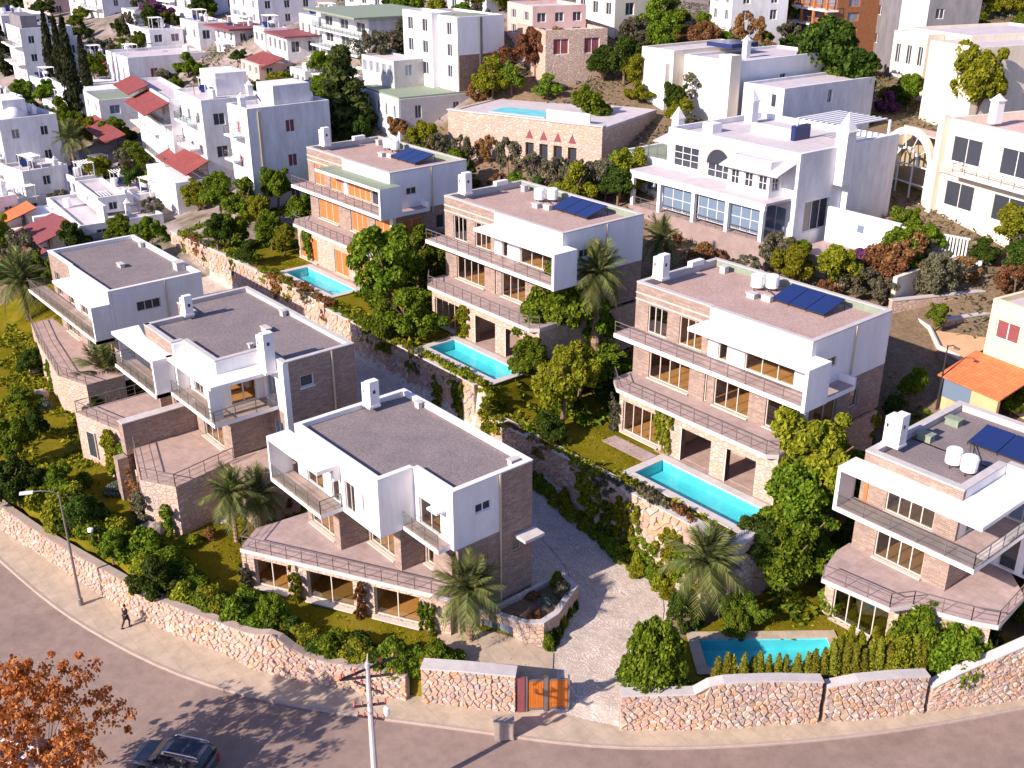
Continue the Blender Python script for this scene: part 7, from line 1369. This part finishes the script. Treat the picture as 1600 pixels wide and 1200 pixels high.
def skin(name, V, E_, rad, mat, parent=None, loc=None, sub=1):
    me = bpy.data.meshes.new(name); me.from_pydata(V, E_, []); o = bpy.data.objects.new(name, me); COL.objects.link(o); me.materials.append(mat)
    md = o.modifiers.new('skin', 'SKIN'); md.use_smooth_shade = True; 
    if not me.skin_vertices: 
        bpy.context.view_layer.objects.active = o; o.select_set(True)
    for i, r_ in enumerate(rad): me.skin_vertices[0].data[i].radius = (r_, r_) if not isinstance(r_, tuple) else r_
    me.skin_vertices[0].data[0].use_root = True; sb = o.modifiers.new('sub', 'SUBSURF'); sb.levels = sb.render_levels = sub
    dg = bpy.context.evaluated_depsgraph_get(); nm = bpy.data.meshes.new_from_object(o.evaluated_get(dg)); o.modifiers.clear(); o.data = nm
    if parent: o.parent = parent
    if loc is not None: o.location = loc
    return o
M['skin'] = NT('skin').fin((.45, .26, .18), .6, .3); M['jacket'] = NT('black_jacket').fin((.014, .013, .017), .8, .2); M['trousers'] = NT('dark_trousers').fin((.03, .025, .03), .85, .2); M['hair'] = NT('dark_hair').fin((.03, .018, .012), .7, .3); M['bag'] = NT('dark_bag').fin((.03, .022, .03), .7, .3)
try:
    p = at(199, 980, .13)
    # pelvis, waist, chest, neck, head; legs mid-stride along the pavement; arms hanging, right hand holding a bag
    V = [(0, 0, .93), (0, .01, 1.1), (0, .02, 1.32), (0, .03, 1.48), (0, .05, 1.58), (0, .06, 1.68), (.1, 0, .88), (.11, .16, .5), (.11, .10, .09), (.11, .24, .04), (-.1, 0, .88), (-.11, -.08, .5), (-.11, -.34, .14), (-.11, -.26, .03), (.19, .02, 1.4), (.25, -.08, 1.14), (.25, .05, .9), (.25, .09, .82), (-.19, .02, 1.4), (-.26, .06, 1.14), (-.27, .12, .9), (-.27, .14, .82)]
    E_ = [(0, 1), (1, 2), (2, 3), (3, 4), (4, 5), (0, 6), (6, 7), (7, 8), (8, 9), (0, 10), (10, 11), (11, 12), (12, 13), (2, 14), (14, 15), (15, 16), (16, 17), (2, 18), (18, 19), (19, 20), (20, 21)]
    rad = [.12, .115, .125, .055, .085, .075, .085, .058, .04, .035, .085, .058, .04, .035, .06, .042, .033, .03, .06, .042, .033, .03]
    body = skin('person', V, E_, rad, M['skin'], None, p); body.rotation_euler = (0, 0, R(20)); props(body, 'person in dark clothes walking along the pavement beside the low rubble wall', 'person')
    skin('jacket', [V[0], V[1], V[2], (0, .025, 1.45), V[14], V[15], V[16], V[18], V[19], V[20]], [(0, 1), (1, 2), (2, 3), (2, 4), (4, 5), (5, 6), (2, 7), (7, 8), (8, 9)], [.155, .145, .15, .08, .075, .056, .046, .075, .056, .046], M['jacket'], body)
    skin('trousers', [V[0], V[6], V[7], V[8], V[10], V[11], V[12]], [(0, 1), (1, 2), (2, 3), (0, 4), (4, 5), (5, 6)], [.14, .10, .074, .055, .10, .074, .055], M['trousers'], body)
    for q in ([V[8], V[9]], [V[12], V[13]]): MB().tube([(q[0][0], q[0][1] - .06, .05 if q[0][2] < .12 else q[0][2] - .05), (q[1][0], q[1][1] + .04, q[1][2])], .05, .045, 8).build('shoe', M['tyre'], body)
    MB().lathe([(.03, 1.62), (.092, 1.63), (.098, 1.69), (.075, 1.755), (.02, 1.775)], (0, .045, 0), 12).build('hair', M['hair'], body, smooth=True)
    for hx, hy, s in ((.25, .09, 1), (-.27, .14, -1)):
        for f_ in range(4): MB().tube([(hx + (f_ - 1.5) * .018, hy + .01, .83), (hx + (f_ - 1.5) * .018, hy + .025, .77), (hx + (f_ - 1.5) * .016, hy + .015, .73 + .006 * abs(f_ - 1.5))], .0095, .007, 6).build('finger', M['skin'], body)
        MB().tube([(hx - s * .03, hy + .01, .84), (hx - s * .045, hy + .035, .79)], .011, .008, 6).build('thumb', M['skin'], body)
    b_ = thing('hand_bag', 'dark bag carried in the hand of the walking person', 'bag', (p[0], p[1], p[2]), R(20)); m = MB(); m.prism([(-.33, .0), (-.24, .0), (-.24, .3), (-.33, .3)], .38, .66); m.build('bag_body', M['bag'], b_); MB().tube([(-.285, .06, .66), (-.28, .1, .76), (-.28, .2, .76), (-.285, .24, .66)], .012, n=5).build('handle', M['bag'], b_)
except Exception as ex_:
    print('person failed', ex_)
